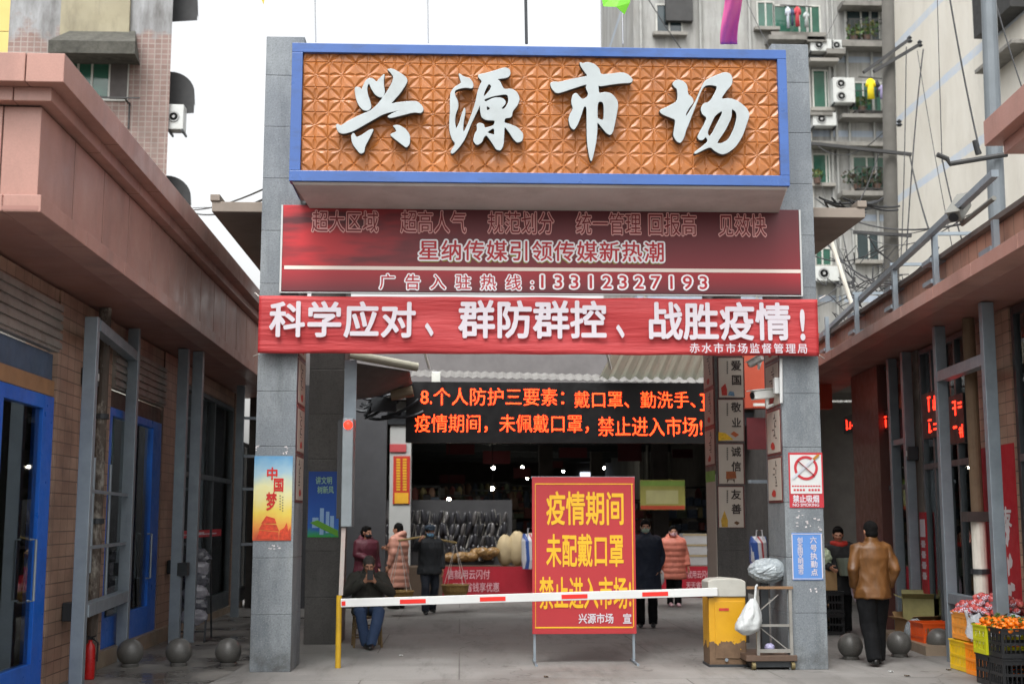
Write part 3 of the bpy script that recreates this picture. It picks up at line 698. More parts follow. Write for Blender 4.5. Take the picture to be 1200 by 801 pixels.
# ---- right row
RO, RA = (6.65, 18.2), R(-4.4)
RF = frame((RO[0], RO[1], 0), RA)
def rw(px, x=0.):
    o = RF @ Vector((x, 0, 0)); return wall_hit(px, o, RA)
def Rr(): return MB(RF)
right = thing('shop_building', RF @ Vector((0, 0, 0)), 'right row of shops with bare tiled parapet, brown pillar and red pier', 'shop building', rz=RA)
OV = 1.03
ry1, rym, ry0 = 27 - 18.2, rw(1163) - 4.6, -9.5
# fascia split: parapet stretch beyond, full cornice nearer
c = at(1166, 205, 11.3)
rym = (RF.inverted() @ Vector((c.x, 11.3, 0))).y
fascia(Rr, -1, rym, ry1, right, full=False, end=False)
OV0 = OV
mb = Rr()
y = ry0
def rcourse(nm, out, z0, z1, step, y0, y1, mat):
    m = Rr(); y = y1
    while y > y0 + .01:
        q = max(y - step, y0); m.box(-out, -out + .3, q + .002, y - .002, z0, z1); y = q
    m.build(nm, mat, right, bevel=.004)
rcourse('lower_band', OV, SZ, SZ + .14, 1.35, ry0, rym - .003, PINK)
rcourse('cornice_step', OV + .06, SZ + .905, SZ + 1.02, 1.5, ry0, rym + .06, PINK)
rcourse('cornice', OV + .19, SZ + 1.022, SZ + 1.26, 1.75, ry0, rym + .19, PINK)
mb.box(-OV + .02, .2, ry0, rym - .004, SZ + .012, SZ + .05); mb.build('soffit', M('pink_soffit_board', '93695f', .5), right)
PAR = Mtile('tan_parapet_tile', 'b48a75', 'a87d69', '6c5044', .28, .28, .008, 'yz', .5, 0, .3, dirt='7d6152', damt=.5, dscale=1.5)
mb = Rr(); mb.box(-OV + .28, -OV + .5, ry0, ry1, SZ + .13, SZ + .52); mb.build('parapet', PAR, right)
mb = Rr(); mb.box(-OV + .2, -OV + .55, rym + .2, ry1, SZ + .523, SZ + .58); mb.build('parapet_cap', M('weathered_cap', '5d5550', .7, var=.2), right)
mb = Rr(); mb.box(-OV + .3, 3., ry0, ry1, SZ + .06, SZ + .125); mb.box(4.3, 5, ry0, ry1, SZ + .06, SZ + .125); mb.box(-OV + .52, 6, rym - .4, rym - .2, SZ + .13, SZ + 1.2); mb.box(-OV + .3, -OV + .5, ry0, rym - .41, SZ + .53, SZ + .9); mb.build('roof', CONC, right)  # roof gap out of view, added so sky light enters the right shops
# bare brackets and posts of the fascia on the parapet
for k, px in enumerate((1182, 1108, 1058, 1011, 975)):
    yy = wall_hit(px, RF @ Vector((-OV + .12, 0, 0)), RA)
    m = Rr(); m.box(-OV + .12, -OV + .18, yy, yy + .07, SZ + .142, SZ + .8 if k else SZ + .5)
    for z in ((SZ + .25, SZ + .5) if k else (SZ + .2,)): m.box(-OV - .0 + .1, -OV + .28, yy + .072, yy + .42, z, z + .05)
    if k and k < 4: m.box(-OV + .1, -OV + .9, yy + .02, yy + .06, SZ + .803, SZ + .84)
    m.build('fascia_bracket', STEEL, right)
# wall openings of the right row (px at the photograph give the stations)
E_ = [(965, 1000), (1034, 1056), (1084, 1112), (1112, 1140)]
BRN = M('maroon_pillar_cladding', '64403a', .4, var=.1)
mb = Rr()
mb.box(-.12, .35, rw(1034, -.12), rw(1003, -.12), 0, SZ); tag(mb.build('pier', BRN, right), 'maroon clad pillar behind the man in the leather jacket')
mb = Rr(); mb.box(.0, .35, rw(1083), rw(1066), 0, SZ); mb.build('pier', M('peeling_plaster', '6b655e', .8, var=.2, dirt='c7c0b5', damt=.7, dscale=1.6, dst=(1, 1, .5)), right)
REDP = M('red_pasted_paper', 'a81624', .6, var=.1, dirt='7d0f1a', damt=.5)
mb = Rr(); mb.box(0, .35, rw(1194), rw(1153), 0, SZ); mb.build('pier', TILE_L, right)
mb = Rr(); mb.box(-.012, -.002, rw(1194) + .02, rw(1153) - .02, .55, 2.62); mb.box(-.008, .3, rw(1153) + .001, rw(1153) + .01, .55, 2.62)
rp = mb.build('pasted_banner', REDP, right)
mb = Rr(); rnd = random.Random(5)
yc = rw(1182)
def blob(y, z, ry, rz):
    n = 12; ps = [(-.0145, y + ry * math.cos(i * 6.283 / n) * rnd.uniform(.55, 1.1), z + rz * math.sin(i * 6.283 / n) * rnd.uniform(.6, 1.15)) for i in range(n)]
    mb.add([(-.014, y, z)] + ps, [(0, 1 + i, 1 + (i + 1) % n) for i in range(n)])
for z in (1.62, 1.5, 1.28, 1.2, .98, .9, .78, .7): blob(yc + rnd.uniform(-.06, .06), z, rnd.uniform(.05, .1), rnd.uniform(.06, .13))
mb.build('torn_patch', M('torn_white_paper', 'c9c3c4', .7), rp)
def lett_on(mk, body, x, yc, zc, w, h, s, mat, root, off=.02):
    vs, fs = glyphs('\n'.join(body), off); a = bbox(vs); m = mk()
    m.add([(x - .0002 * p.z, yc + s * ((p.x - a[0]) / (a[1] - a[0]) - .5) * w, zc + ((p.y - a[2]) / (a[3] - a[2]) - .5) * h) for p in vs], fs)
    return m.build('lettering', mat, root)
lett_on(Rr, '友', -.016, yc, 1.78, .3, .24, -1, M('torn_white_paper', 'c9c3c4', .7), rp, .04)
mb = Rr(); mb.box(-.022, -.016, yc + .12, yc + .4, 2.12, 2.4); nb = mb.build('notice', WHITE, right); mb = Rr(); mb.box(-.026, -.0225, yc + .17, yc + .35, 2.24, 2.37); mb.build('notice_print', RED, nb)
mb = Rr(); mb.box(-.02, .0, rw(1086), rw(1079), .7, 1.85); sp = mb.build('pasted_strip', REDP, right)
mb = Rr(); mb.box(-.024, -.0205, rw(1086) + .03, rw(1079) - .03, 1.5, 1.75)
for z in (1.35, 1.2, 1.05, .9): mb.box(-.024, -.0205, rw(1086) + .07, rw(1079) - .07, z, z + .1); mb.box(-.024, -.0205, rw(1086) + .04, rw(1079) - .04, z + .04, z + .06)
mb.build('strip_mark', WTXT, sp)
dr1 = framed_door(Rr, -1, rw(1152), rw(1084), .02, SZ - .02, right, GREYAL, .07, (rw(1140), rw(1126), rw(1112), rw(1098)), 'grey framed shop glazing beside the red pier')
dr2 = framed_door(Rr, -1, rw(1064), rw(1038), .02, SZ - .02, right, GREYAL, .07, (rw(1052),), 'dark glazing beside the maroon pillar')
dr3 = framed_door(Rr, -1, rw(1290), rw(1196), .02, SZ - .02, right, STEEL_D, .09, (rw(1235),), 'dark framed shop door right of the red pier')
for d_, a_, b_, z_ in ((dr1, 1152, 1084, 2.45), (dr2, 1064, 1038, 2.2), (dr3, 1290, 1196, 2.4)): Rr().box(.001, .044, rw(a_) + .08, rw(b_) - .08, z_, z_ + .08).build('transom', GREYAL, d_)
mb = Rr(); mb.box(4.5, 4.7, ry0, ry1, 0, SZ); mb.box(.35, 4.5, rw(1200), rw(1200) + .1, 0, SZ); mb.box(.36, 4.5, rw(1068), rw(1068) + .1, 0, SZ); mb.box(0, 4.5, ry1 - .2, ry1, 0, SZ)
mb.build('inner_wall', M('shop_plaster', '9a9690', .8), right)
mb = Rr(); mb.box(-.5, .02, rw(1083) - 1.6, rw(1066) + .2, .0, .12); mb.build('plinth', M('tan_step_tile', '8a7a68', .5), right)
shelf(Rr, -1, -2.2, rw(1150), rw(1090), 'shelf of goods behind the glazing beside the red pier', seed=6)
shelf(Rr, -1, -1.6, rw(1000), rw(968), 'shelf of goods in the open shop behind the shopkeeper', seed=7)
shelf(Rr, -1, -1.8, rw(1062), rw(1040), 'shelf of goods behind the dark glazing by the maroon pillar', seed=8)
# steel frames on the right
led_reflection(Rr, -1, rw(1106), rw(1088), 3.2, .02, 'two rows of added red LED reflection marks behind the glazing by the right steel framework', 3, 2)
led_reflection(Rr, -1, rw(1051), rw(1038), 3.3, .02, 'added red LED reflection marks behind the dark glazing beside the maroon pillar', 4)
led_reflection(Rr, -1, rw(1137), rw(1120), 3.05, .02, 'added red LED reflection marks between the right steel framework posts', 6, 2)
led_reflection(Rr, -1, rw(1000), rw(974), 3.55, -.3, 'added red LED reflection marks in the open shop left of the maroon pillar', 5)
def frame_r(pxs, label, bars, x=-.35):
    ps = [RF @ Vector((x, rw(p) if False else wall_hit(p, RF @ Vector((x, 0, 0)), RA), 0)) for p in pxs]
    t = thing('steel_framework', ps[0], label, 'steel frame')
    for p in ps:
        mb = MB(); mb.bar(p, p + Vector((0, 0, SZ)), .14, .1); mb.build('post', STEEL, t, bevel=.006)
    for z, r in bars:
        mb = MB(); mb.bar(ps[0] + Vector((0, -.05, z)), ps[-1] + Vector((0, .05, z)), r); mb.build('crossbar', STEEL, t)
    return ps
frame_r((1110, 1168), 'galvanised steel frame in front of the downpipe and red pier', ((3.55, .13), (.78, .12)))
frame_r((1052, 1069), 'broad grey steel posts right of the man in the leather jacket', ((2.9, .08),), -.1)
p = RF @ Vector((-.18, wall_hit(1146, RF @ Vector((-.18, 0, 0)), RA), 0))
t = pipe_thing(p, 1.72, .085, 'white plastic downpipe with brown upper length behind the right steel frame', M('white_pipe', 'd8d4c8', .4, dirt='a89f90', damt=.4), ring=(1.1,))
mb = MB(); mb.cyl(p + Vector((0, 0, 1.73)), p + Vector((0, 0, SZ)), .075); mb.build('upper_pipe', M('rusty_pipe', '6a5642', .8, var=.25, dirt='3a2d24', damt=.6, dscale=3), t)
mb = MB(); mb.cb(p + Vector((0, -.02, 1.78)), (.34, .2, .12)); mb.build('clamp', M('dark_timber', '3a3230', .8), t)
small_box(1078, 2.7, 'dark round fitting on the peeling pier of the right shops', Rr, -1, rw)
# rail, camera and poles above the right parapet
rl_a = RF @ Vector((-OV + .1, ry1 - 1.2, SZ + 1.0)); 
ra, rb = at(968, 388, 24.), at(1166, 203, 11.9)
t = tag(MB().bar(at(962, 394, 21.5), rb, .07).build('rail', STEEL), 'long galvanised rail sloping above the right parapet', 'rail')
def cctv(p, d, arm_to, label, sz=1., body=None):
    p = Vector(p); d = Vector(d).normalized(); t = thing('security_camera', p, label, 'camera'); m = body or M('camera_shell', 'd5d6d2', .35)
    mb = MB(); mb.bar(p - d * .13 * sz, p + d * .13 * sz, .1 * sz, .095 * sz); mb.build('housing', m, t, bevel=.015)
    mb = MB(); mb.bar(p - d * .15 * sz + Vector((0, 0, .055 * sz)), p + d * .17 * sz + Vector((0, 0, .055 * sz)), .12 * sz, .012); mb.build('sunshield', m, t)
    mb = MB(); mb.cyl(p + d * .131 * sz, p + d * .145 * sz, .036 * sz); mb.build('lens', BLACK, t)
    mb = MB(); mb.tube([p - d * .05 * sz - Vector((0, 0, .05 * sz)), p - d * .05 * sz - Vector((0, 0, .14 * sz)), Vector(arm_to)], .02 * sz); mb.build('arm', m, t)
cctv(at(894, 462, 15.6), (-.9, -.35, -.12), at(918, 470, 15.75), 'white bullet camera bracketed off the right gate pillar', 1.15)
cctv(at(886, 423, 18.0), (-.5, .5, -.3), at(893, 418, 18.6), 'small white camera high beside the rear right pillar', .9)
cctv(at(1124, 245, 13.2), (-.5, -.5, -.55), at(1165, 232, 12.6), 'grey security camera hung above the right parapet', 1.4, M('camera_grey', '6e6e68', .5))

# ------------------------------------------------------------------ posters and signs on the pillars
def poster(name, rect, Y, label, mat, cat='poster', th=.008, group=None, border=None):
    a, b = at(rect[0], rect[1], Y), at(rect[2], rect[3], Y)
    t = thing(name, ((a.x + b.x) / 2, Y, b.z), label, cat, group)
    mb = MB(); mb.box(a.x, b.x, Y - th, Y - .001, b.z, a.z); mb.build('panel', mat, t)
    return t
def stripmat(name, stops, axis=2, noise=.25, nsc=3):
    t = NT(name); x = t.n('ShaderNodeSeparateXYZ'); t.l(t.co(), x.inputs[0])
    r = t.n('ShaderNodeValToRGB'); 
    for i, (p, c) in enumerate(stops):
        e = r.color_ramp.elements[i] if i < 2 else r.color_ramp.elements.new(p); e.position = p; e.color = (*lin(c), 1)
    k = t.math('ADD', x.outputs[axis], t.math('MULTIPLY', t.math('SUBTRACT', t.noise(nsc, 4), .5), noise)); t.l(k, r.inputs[0])
    t.base(r.outputs[0]); t.b.inputs['Roughness'].default_value = .45; return t.m
PY_ = GY - .001
dream = poster('poster', (298.5, 534, 341, 633), PY_, 'blue to yellow poster with red calligraphy on left gate pillar',
    stripmat('sky_to_gold_print', ((0, 'b84a2c'), (.12, 'd58a3c'), (.34, 'd9c050'), (.58, 'd4d2a0'), (.78, '96b6c4'), (1, '5a92ba')), noise=.5, nsc=2.2))
REDI = M('red_ink', 'c01f1a', .5)
for ch, r in (('中', (313, 547, 325, 562)), ('国', (321, 560, 332, 576)), ('梦', (312, 576, 324, 598))): txt(ch, r, PY_ - .012, REDI, dream, .03)
mb = MB()
for i in range(12): plate(mb, (327.5 + (i % 2) * 3, 580 + i * 1.6, 329 + (i % 2) * 3, 581 + i * 1.6), PY_ - .012, .003)
mb.build('small_print', M('grey_ink', '55524c', .5), dream)
mb = MB()
def pl(mb, pts, Y):   # flat printed shape, pixel outline
    w_ = [at(x, y, Y) for x, y in pts]; mb.prism([(p.x, p.z) for p in w_], Y, Y + .003)
pl(mb, [(306, 613), (312, 604), (322, 607), (324, 613)], PY_ - .012); pl(mb, [(303, 620), (307, 613.4), (324, 614.5), (327, 622)], PY_ - .012); pl(mb, [(300, 631), (304, 621), (326, 623), (326, 632)], PY_ - .012)
pl(mb, [(327, 632), (328, 621), (333, 618), (336, 612), (338, 622), (340.5, 616), (340.5, 632)], PY_ - .012)
mb.build('printed_hall', M('orange_red_ink', 'bf3d1e', .5, var=.35, scale=25), dream)

smk = poster('no_smoking_sign', (923.5, 530, 965.5, 594.5), PY_, 'white and red no smoking sign on right gate pillar', RED, 'sign')
mb = MB(); plate(mb, (925.5, 532.5, 963.5, 578), PY_ - .013, .004); mb.build('white_field', WHITE, smk)
c0 = at(944, 548, PY_); rr = .145; mb = MB(); n = 40; Yp = PY_ - .018
vs = []
for i in range(n):
    a = 2 * math.pi * i / n
    for q in (rr, rr * .78): vs.append((c0.x + q * math.cos(a), Yp, c0.z + q * math.sin(a)))
mb.add(vs, [(2 * i, 2 * i + 1, (2 * i + 3) % (2 * n), (2 * i + 2) % (2 * n)) for i in range(n)])
mb.bar((c0.x - .1, Yp, c0.z + .09), (c0.x + .1, Yp, c0.z - .09), .004, .035, up=(0, 1, 0)); mb.build('prohibition_ring', RED, smk)
mb = MB(); mb.bar((c0.x - .17, Yp - .004, c0.z - .13), (c0.x + .09, Yp - .004, c0.z + .1), .03, .003, up=(0, 1, 0)); mb.build('printed_cigarette', M('pale_grey_ink', 'b9bcc4', .5), smk)
mb = MB(); mb.bar((c0.x + .092, Yp - .004, c0.z + .102), (c0.x + .16, Yp - .004, c0.z + .16), .03, .003, up=(0, 1, 0)); mb.build('printed_filter', M('ochre_ink', 'a8701f', .5), smk)
txt('禁止吸烟', (929, 579.5, 960, 588.5), PY_ - .012, WTXT, smk, .03); txt('NO SMOKING', (929, 589.3, 960, 593), PY_ - .012, WTXT, smk, .02, asp=1)
mb = MB()
for i in range(11): plate(mb, (928 + i * 3.1, 568.3, 930.3 + i * 3.1, 570), PY_ - .015, .002)
for i in range(8): plate(mb, (930 + i * 3.6 + (3 if i > 3 else 0), 572.5, 932.6 + i * 3.6 + (3 if i > 3 else 0), 575), PY_ - .015, .002)
mb.build('small_print', RED, smk)

BL = M('sky_blue_print', '5482c0', .45, var=.04)
bs = poster('duty_sign', (927.5, 624, 964.5, 679), PY_, 'light blue sign with two columns of white characters on right gate pillar', BL, 'sign')
txt('六号执勤点', (949, 628, 958.5, 674), PY_ - .012, WTXT, bs, .015, vert=True); txt('创全国文明城市', (934, 629, 942, 673), PY_ - .012, WTXT, bs, .012, vert=True)
mb = MB()
for r in ((928.5, 625, 963.5, 625.6), (928.5, 677.4, 963.5, 678), (928.5, 625.7, 929, 677.3), (963, 625.7, 963.5, 677.3)): plate(mb, r, PY_ - .0115, .002)
mb.build('border_line', WTXT, bs)
# scraps of torn paper left on the pillars
mb = MB(); rnd = random.Random(11)
SCR = M('torn_white_paper', 'c9c3c4', .7)
def scraps(rects, label, nm='paper_scrap'):
    for (x0, y0, x1, y1, n) in rects:
        mb = MB()
        for i in range(n):
            x, y = rnd.uniform(x0, x1), rnd.uniform(y0, y1); k = rnd.uniform(1, 3.4); h = rnd.uniform(.5, 1.6)
            pl(mb, [(x, y), (x + k, y - h * .6), (x + k * 1.2, y + h), (x + k * .3, y + h * 1.2)], PY_ - .004)
        o = mb.build(nm, SCR); tag(o, label, 'paper')
scraps(((930, 598, 960, 620, 16),), 'torn white paper remains between the two signs on right pillar')
scraps(((948, 688, 956, 693, 5),), 'small torn paper bits below the blue sign')
scraps(((299, 519, 303, 527, 4),), 'bit of old tape left of the poster top')
scraps(((331, 516, 336, 531, 6),), 'strip of old tape right of the poster top')
scraps(((312, 638, 326, 643, 7),), 'torn paper bits just below the blue to yellow poster')
# rear left blue poster
RYp = RY - .001
bp = poster('poster', (362, 552, 396.5, 629), RYp, 'deep blue public notice poster on rear left pillar', stripmat('deep_blue_print', ((0, '2f9a3c'), (.1, '2a62b8'), (.5, '1c4fa4'), (1, '143d86')), noise=.3))
YG = M('pale_green_ink', '8fb7a0', .5)
txt('讲文明', (370, 558, 389, 567), RYp - .012, YG, bp, .02); txt('树新风', (372, 569, 391, 578), RYp - .012, YG, bp, .02)
mb = MB()
for r in ((375, 595, 379, 626), (382, 599, 385.5, 624), (366, 606, 373, 618), (387, 604, 391, 624)): plate(mb, r, RYp - .011, .003)
mb.build('printed_tower', M('pale_blue_ink', '8fb2d6', .5), bp)
mb = MB(); pl(mb, [(363, 612), (372, 609), (396, 621), (396, 628), (380, 621)], RYp - .016); mb.build('printed_hill', M('leaf_green_ink', '5f9c2c', .5), bp)
# four value posters on the rear right pillar
FRAME_R = M('dark_red_frame', '5c2a28', .5)
PAP = M('ivory_poster_paper', 'b5aca0', .6, var=.05)
INK = M('dark_ink', '2d2320', .6)
spec = [('爱国', 418, 466, ('b03026', '5d7f9a'), 'with the red and blue figures, topmost of four'), ('敬业', 467, 517, ('dcb021', 'b0582a'), 'with the yellow field picture, second from top'),
        ('诚信', 519, 567, ('8a4a22', '4c3a2c'), 'with the brown animal picture, third from top'), ('友善', 569, 618, ('b08a2a', '5a3a1c'), 'with the gold figurine picture, lowest of four')]
for ch, y0, y1, cs, lb in spec:
    t = poster('value_poster', (840.5, y0, 873, y1), RYp, 'ivory poster on rear right pillar ' + lb, FRAME_R, group='value posters on the rear right pillar')
    mb = MB(); plate(mb, (841.8, y0 + 1.2, 871.6, y1 - .6), RYp - .012, .003); mb.build('paper', PAP, t)
    txt(ch, (856.5, y0 + 4, 869, y0 + 33), RYp - .016, INK, t, .022, vert=True)
    mb = MB()
    for i in range(7): plate(mb, (851.5, y0 + 5 + i * 2.2, 853.3, y0 + 6.6 + i * 2.2), RYp - .014, .002)
    mb.build('small_print', M('grey_ink', '55524c', .5), t)
    if ch == '爱国': A_ = [(846, y1 - 3), (845, y1 - 12), (850, y1 - 17), (852, y1 - 10), (852, y1 - 3)]; B_ = [(853, y1 - 3), (855, y1 - 8), (860, y1 - 7), (861, y1 - 2)]
    elif ch == '敬业': A_ = [(842, y1 - 1), (842, y1 - 11), (850, y1 - 10), (860, y1 - 2)]; B_ = [(856, y1 - 9), (860, y1 - 12), (866, y1 - 8), (862, y1 - 5)]
    elif ch == '诚信': A_ = [(851, y1 - 6), (851, y1 - 15), (862, y1 - 15), (863, y1 - 7)]; B_ = [(852, y1 - 1), (852, y1 - 6), (861, y1 - 6), (861, y1 - 1), (859, y1 - 5), (854, y1 - 5)]
    else: A_ = [(846, y1 - 1), (845, y1 - 9), (849, y1 - 20), (853, y1 - 9), (853, y1 - 1)]; B_ = [(860, y1 - 6), (863, y1 - 8), (867, y1 - 6), (864, y1 - 3)]
    for q, c in zip((A_, B_), cs):
        mb = MB(); pl(mb, q, RYp - .015); mb.build('printed_picture', M('ink_' + c, c, .6, var=.25, scale=30), t)
# poster strips on the inner sides of pillars
def side_strip(x, y0, y1, zs, s, lb):
    for (z0, z1), l in zip(zs, lb):
        t = thing('value_poster', (x, (y0 + y1) / 2, z0), l, 'poster', 'posters on the inner pillar sides')
        a, b = sorted((x + s * .001, x + s * .008)); MB().box(a, b, y0, y1, z0, z1).build('panel', FRAME_R, t)
        a, b = sorted((x + s * .0085, x + s * .012)); MB().box(a, b, y0 + .03, y1 - .03, z0 + .03, z1 - .02).build('paper', PAP, t)
        a, b = sorted((x + s * .0125, x + s * .015)); m = MB(); rq = random.Random(int(z0 * 100) + int(x * 10))
        for i in range(9):
            yy = y0 + .18 + rq.uniform(0, .16); zq = z1 - .08 - .035 * i
            if i % 3: m.box(a, b, yy, yy + rq.uniform(.05, .14), zq, zq + .014)
            else: m.box(a - .0004, b + .0004, y0 + .26, y0 + .275, zq - .03, zq + .03)
        m.build('ink_mark', INK, t)
        m = MB(); cy_ = y0 + .38; m.add([(a, cy_ + .14 * math.cos(q * .785) * rq.uniform(.6, 1), z0 + .11 + .06 * math.sin(q * .785) * rq.uniform(.6, 1)) for q in range(8)], [tuple(range(8))]); m.build('printed_picture', M('ink_b03026', 'b03026', .6, var=.3, scale=20), t)
zsr = [(4.27 - .58 * (i + 1), 4.27 - .58 * i - .02) for i in range(4)]
side_strip(pl1, GY + .06, GY + .76, zsr, 1, ['ivory poster on inner side of left gate pillar, %s' % k for k in ('just under the banner', 'second below the banner', 'third below the banner', 'lowest')])
side_strip(pr0, GY + .06, GY + .76, zsr, -1, ['ivory poster on inner side of right gate pillar, %s' % k for k in ('just under the banner', 'level with the white camera', 'just above the no smoking sign', 'beside the no smoking sign')])
side_strip(rr0, RY + .05, RY + .8, zsr[:3], -1, ['ivory poster on inner side of rear right pillar, %s' % k for k in ('topmost', 'middle', 'lowest')])
a = rr0; t = thing('notice_scroll', (a, RY + .4, .75), 'long pale notice paper hanging on inner side of rear right pillar', 'notice')
MB().box(a - .012, a - .001, RY + .06, RY + .75, .75, 2.4).build('paper', PAP, t); MB().box(a - .016, a - .0125, RY + .06, RY + .75, 2.3, 2.46).build('coloured_head', M('leaf_green_ink', '5f9c2c', .5), t)
conduit = MB(); conduit.cyl(at(915.2, 420, GY - .02), at(915.6, 472, GY - .02), .02); tag(conduit.build('conduit', WHITE), 'white conduit down the edge of right gate pillar', 'pipe')
conduit = MB(); conduit.cb(at(911, 452, GY + .1), (.09, .1, .2)); tag(conduit.build('junction_box', WHITE, bevel=.01), 'small white junction box on the right gate pillar', 'box')

# ------------------------------------------------------------------ barrier
YEL = NT('chipped_yellow_paint')
t = YEL; x = t.n('ShaderNodeSeparateXYZ'); t.l(t.co(), x.inputs[0])
wz = t.math('ADD', t.math('MULTIPLY', x.outputs[2], 1.), t.math('MULTIPLY', t.noise(5, 5, .6), .6))
chip = t.math('MAXIMUM', t.ramp(wz, .56, .55), t.math('MAXIMUM', t.ramp(t.noise(14, 6, .7), .66, .68), t.math('MULTIPLY', t.ramp(wz, 1.14, 1.15), t.ramp(t.noise(9, 3), .42, .44))))
t.base(t.mix(chip, t.mix(t.ramp(t.noise(3), .3, .7), 'c6951a', 'b58412'), t.mix(t.ramp(t.noise(8), .3, .7), '54402f', '6b5540')))
t.l(t.ramp(chip, 0, 1, .4, .8), t.b.inputs['Roughness']); t.bump(chip, -.4, .004)
YEL = t.m
a, b = at(832, 782, 15.6), at(873.5, 700, 15.6)
bx = thing('barrier_box', ((a.x + b.x) / 2, 15.75, 0), 'chipped yellow barrier cabinet with grey cap and striped white boom', 'barrier')
z1 = at(850, 699, 15.6).z
MB().box(a.x, b.x, 15.6, 16.0, .02, z1).build('cabinet', YEL, bx, bevel=.01)
MB().box(a.x + .07, b.x - .02, 15.588, 15.599, .1, z1 - .05).build('door', YEL, bx, bevel=.004)
MB().box(a.x - .01, b.x + .01, 15.59, 16.01, 0, .03).build('base_plate', STEEL_D, bx)
c0, c1 = at(832, 677, 15.6).z, z1
mb = MB(); W = b.x - a.x
prof = [(a.x - .005, c1 + .002), (b.x + .005, c1 + .002), (b.x + .005, c0 - .04), (b.x - .05, c0 - .012), ((a.x + b.x) / 2, c0), (a.x + .05, c0 - .012), (a.x - .005, c0 - .04)]
mb.prism(prof, 15.58, 16.01); mb.build('cap', M('weathered_grey_plastic', 'a5a49c', .6, var=.12, scale=6, dirt='6f6a60', damt=.5, dscale=3), bx, bevel=.012)
MB().box(a.x + .12, a.x + .24, 15.582, 15.587, z1 - .16, z1 - .13).build('maker_plate', M('ink_b03026', 'b03026', .6), bx)
MB().cyl((a.x + .2, 15.58, .085), (a.x + .2, 15.588, .085), .02).build('lock', STEEL, bx)
BYm = 15.56
pa, pb = at(399.5, 706, BYm), at(831, 693, BYm)
bm = tag(MB().bar(pa, pb + Vector((.1, 0, 0)), .045, .098).build('boom', WHITE, bx, bevel=.006), 'white boom with red stripes')
RS = M('red_reflective', 'd0281f', .35, var=.03)
for x0, x1 in ((400.5, 405), (468, 498), (561, 591), (656.5, 687), (751.5, 782)):
    k0, k1 = (x0 - 399.5) / 431.5, (x1 - 399.5) / 431.5; p, q = pa.lerp(pb, k0), pa.lerp(pb, k1)
    o = Vector((0, -.0245, -.005)); MB().bar(p + o, q + o, .003, .05).build('stripe', RS, bm)
# post that catches the boom, signal head above
g = gr(396, 782); Yq = g.y
t = thing('signal_post', g, 'slim yellow and grey post with red signal lamp at the boom end', 'signal post')
zz = at(396, 697, Yq).z
MB().cyl(g, g + Vector((0, 0, zz)), .034).build('base_pole', M('worn_yellow_paint', 'b8921c', .55, var=.2, dirt='6d5630', damt=.6, dscale=4), t)
up = at(400, 618, Yq); MB().bar(g + Vector((.02, 0, zz + .002)), Vector((g.x + .04, Yq, up.z)), .05).build('upper_pole', M('dull_pale_paint', 'a29a94', .6, var=.2, dirt='8a3e36', damt=.5, dscale=3), t)
ta, tb = at(402, 490, Yq), at(412.5, 617, Yq)
MB().box(ta.x, tb.x, Yq - .06, Yq + .3, tb.z, ta.z).build('signal_housing', M('grey_steel_housing', '7f878b', .45, .3), t, bevel=.01)
MB().box(ta.x - .06, ta.x - .002, Yq - .02, Yq + .26, tb.z + .1, ta.z - .02).build('dark_side_cover', BLACK, t)
c = at(408.5, 498, Yq); mb = MB(); mb.lathe([(.055, 0), (.05, .02), (.02, .045)], (0, 0, 0), 14, 0, Matrix.Translation(c + Vector((0, -.061, 0))) @ Matrix.Rotation(R(90), 4, 'X')); mb.build('red_lamp', emis('red_lamp', 'ff2a1a', 2.2), t, smooth=True)
MB().box(ta.x - .02, tb.x + .0, Yq + .302, Yq + .32, tb.z + 1.3, at(404, 418, Yq).z).build('rear_channel', STEEL, t)

# ------------------------------------------------------------------ red notice board
NB = 16.05
a, b = at(623.5, 558.5, NB), at(746, 742, NB)
bd = thing('notice_board', ((a.x + b.x) / 2, NB, 0), 'tall red notice board with yellow characters on two thin legs', 'notice board')
tilt = .0
MB().box(a.x, b.x, NB, NB + .035, b.z, a.z).build('panel', M('red_board_print', 'a62b30', .5, var=.05, scale=1.5), bd, bevel=.003)
mb = MB()
for r in ((627, 566, 742, 567.3), (627, 734, 742, 735.3), (627, 567.4, 628, 733.9), (741, 567.4, 742, 733.9)): plate(mb, r, NB - .004, .003)
mb.build('border_line', YTXT, bd)
txt('疫情期间', (640, 575, 731, 615), NB - .005, YTXT, bd, .02, asp=1); txt('未配戴口罩', (640, 625, 731, 664), NB - .005, YTXT, bd, .02); txt('禁止进入市场!', (632, 675, 740, 713), NB - .005, YTXT, bd, .02)
txt('兴源市场', (678, 718, 719, 730), NB - .005, WTXT, bd, .02); txt('宣', (730, 718, 740, 730), NB - .005, WTXT, bd, .02)
for xx in (a.x + .03, b.x - .03):
    mb = MB(); mb.bar((xx, NB + .06, 0.02), (xx, NB + .055, a.z - .02), .03); mb.tube([(xx, NB + .3, .015), (xx, NB - .32, .015)], .017); mb.build('leg', STEEL, bd)
MB().box(a.x - .008, b.x + .008, NB + .036, NB + .048, a.z - .02, a.z + .008).build('top_edge', STEEL, bd)

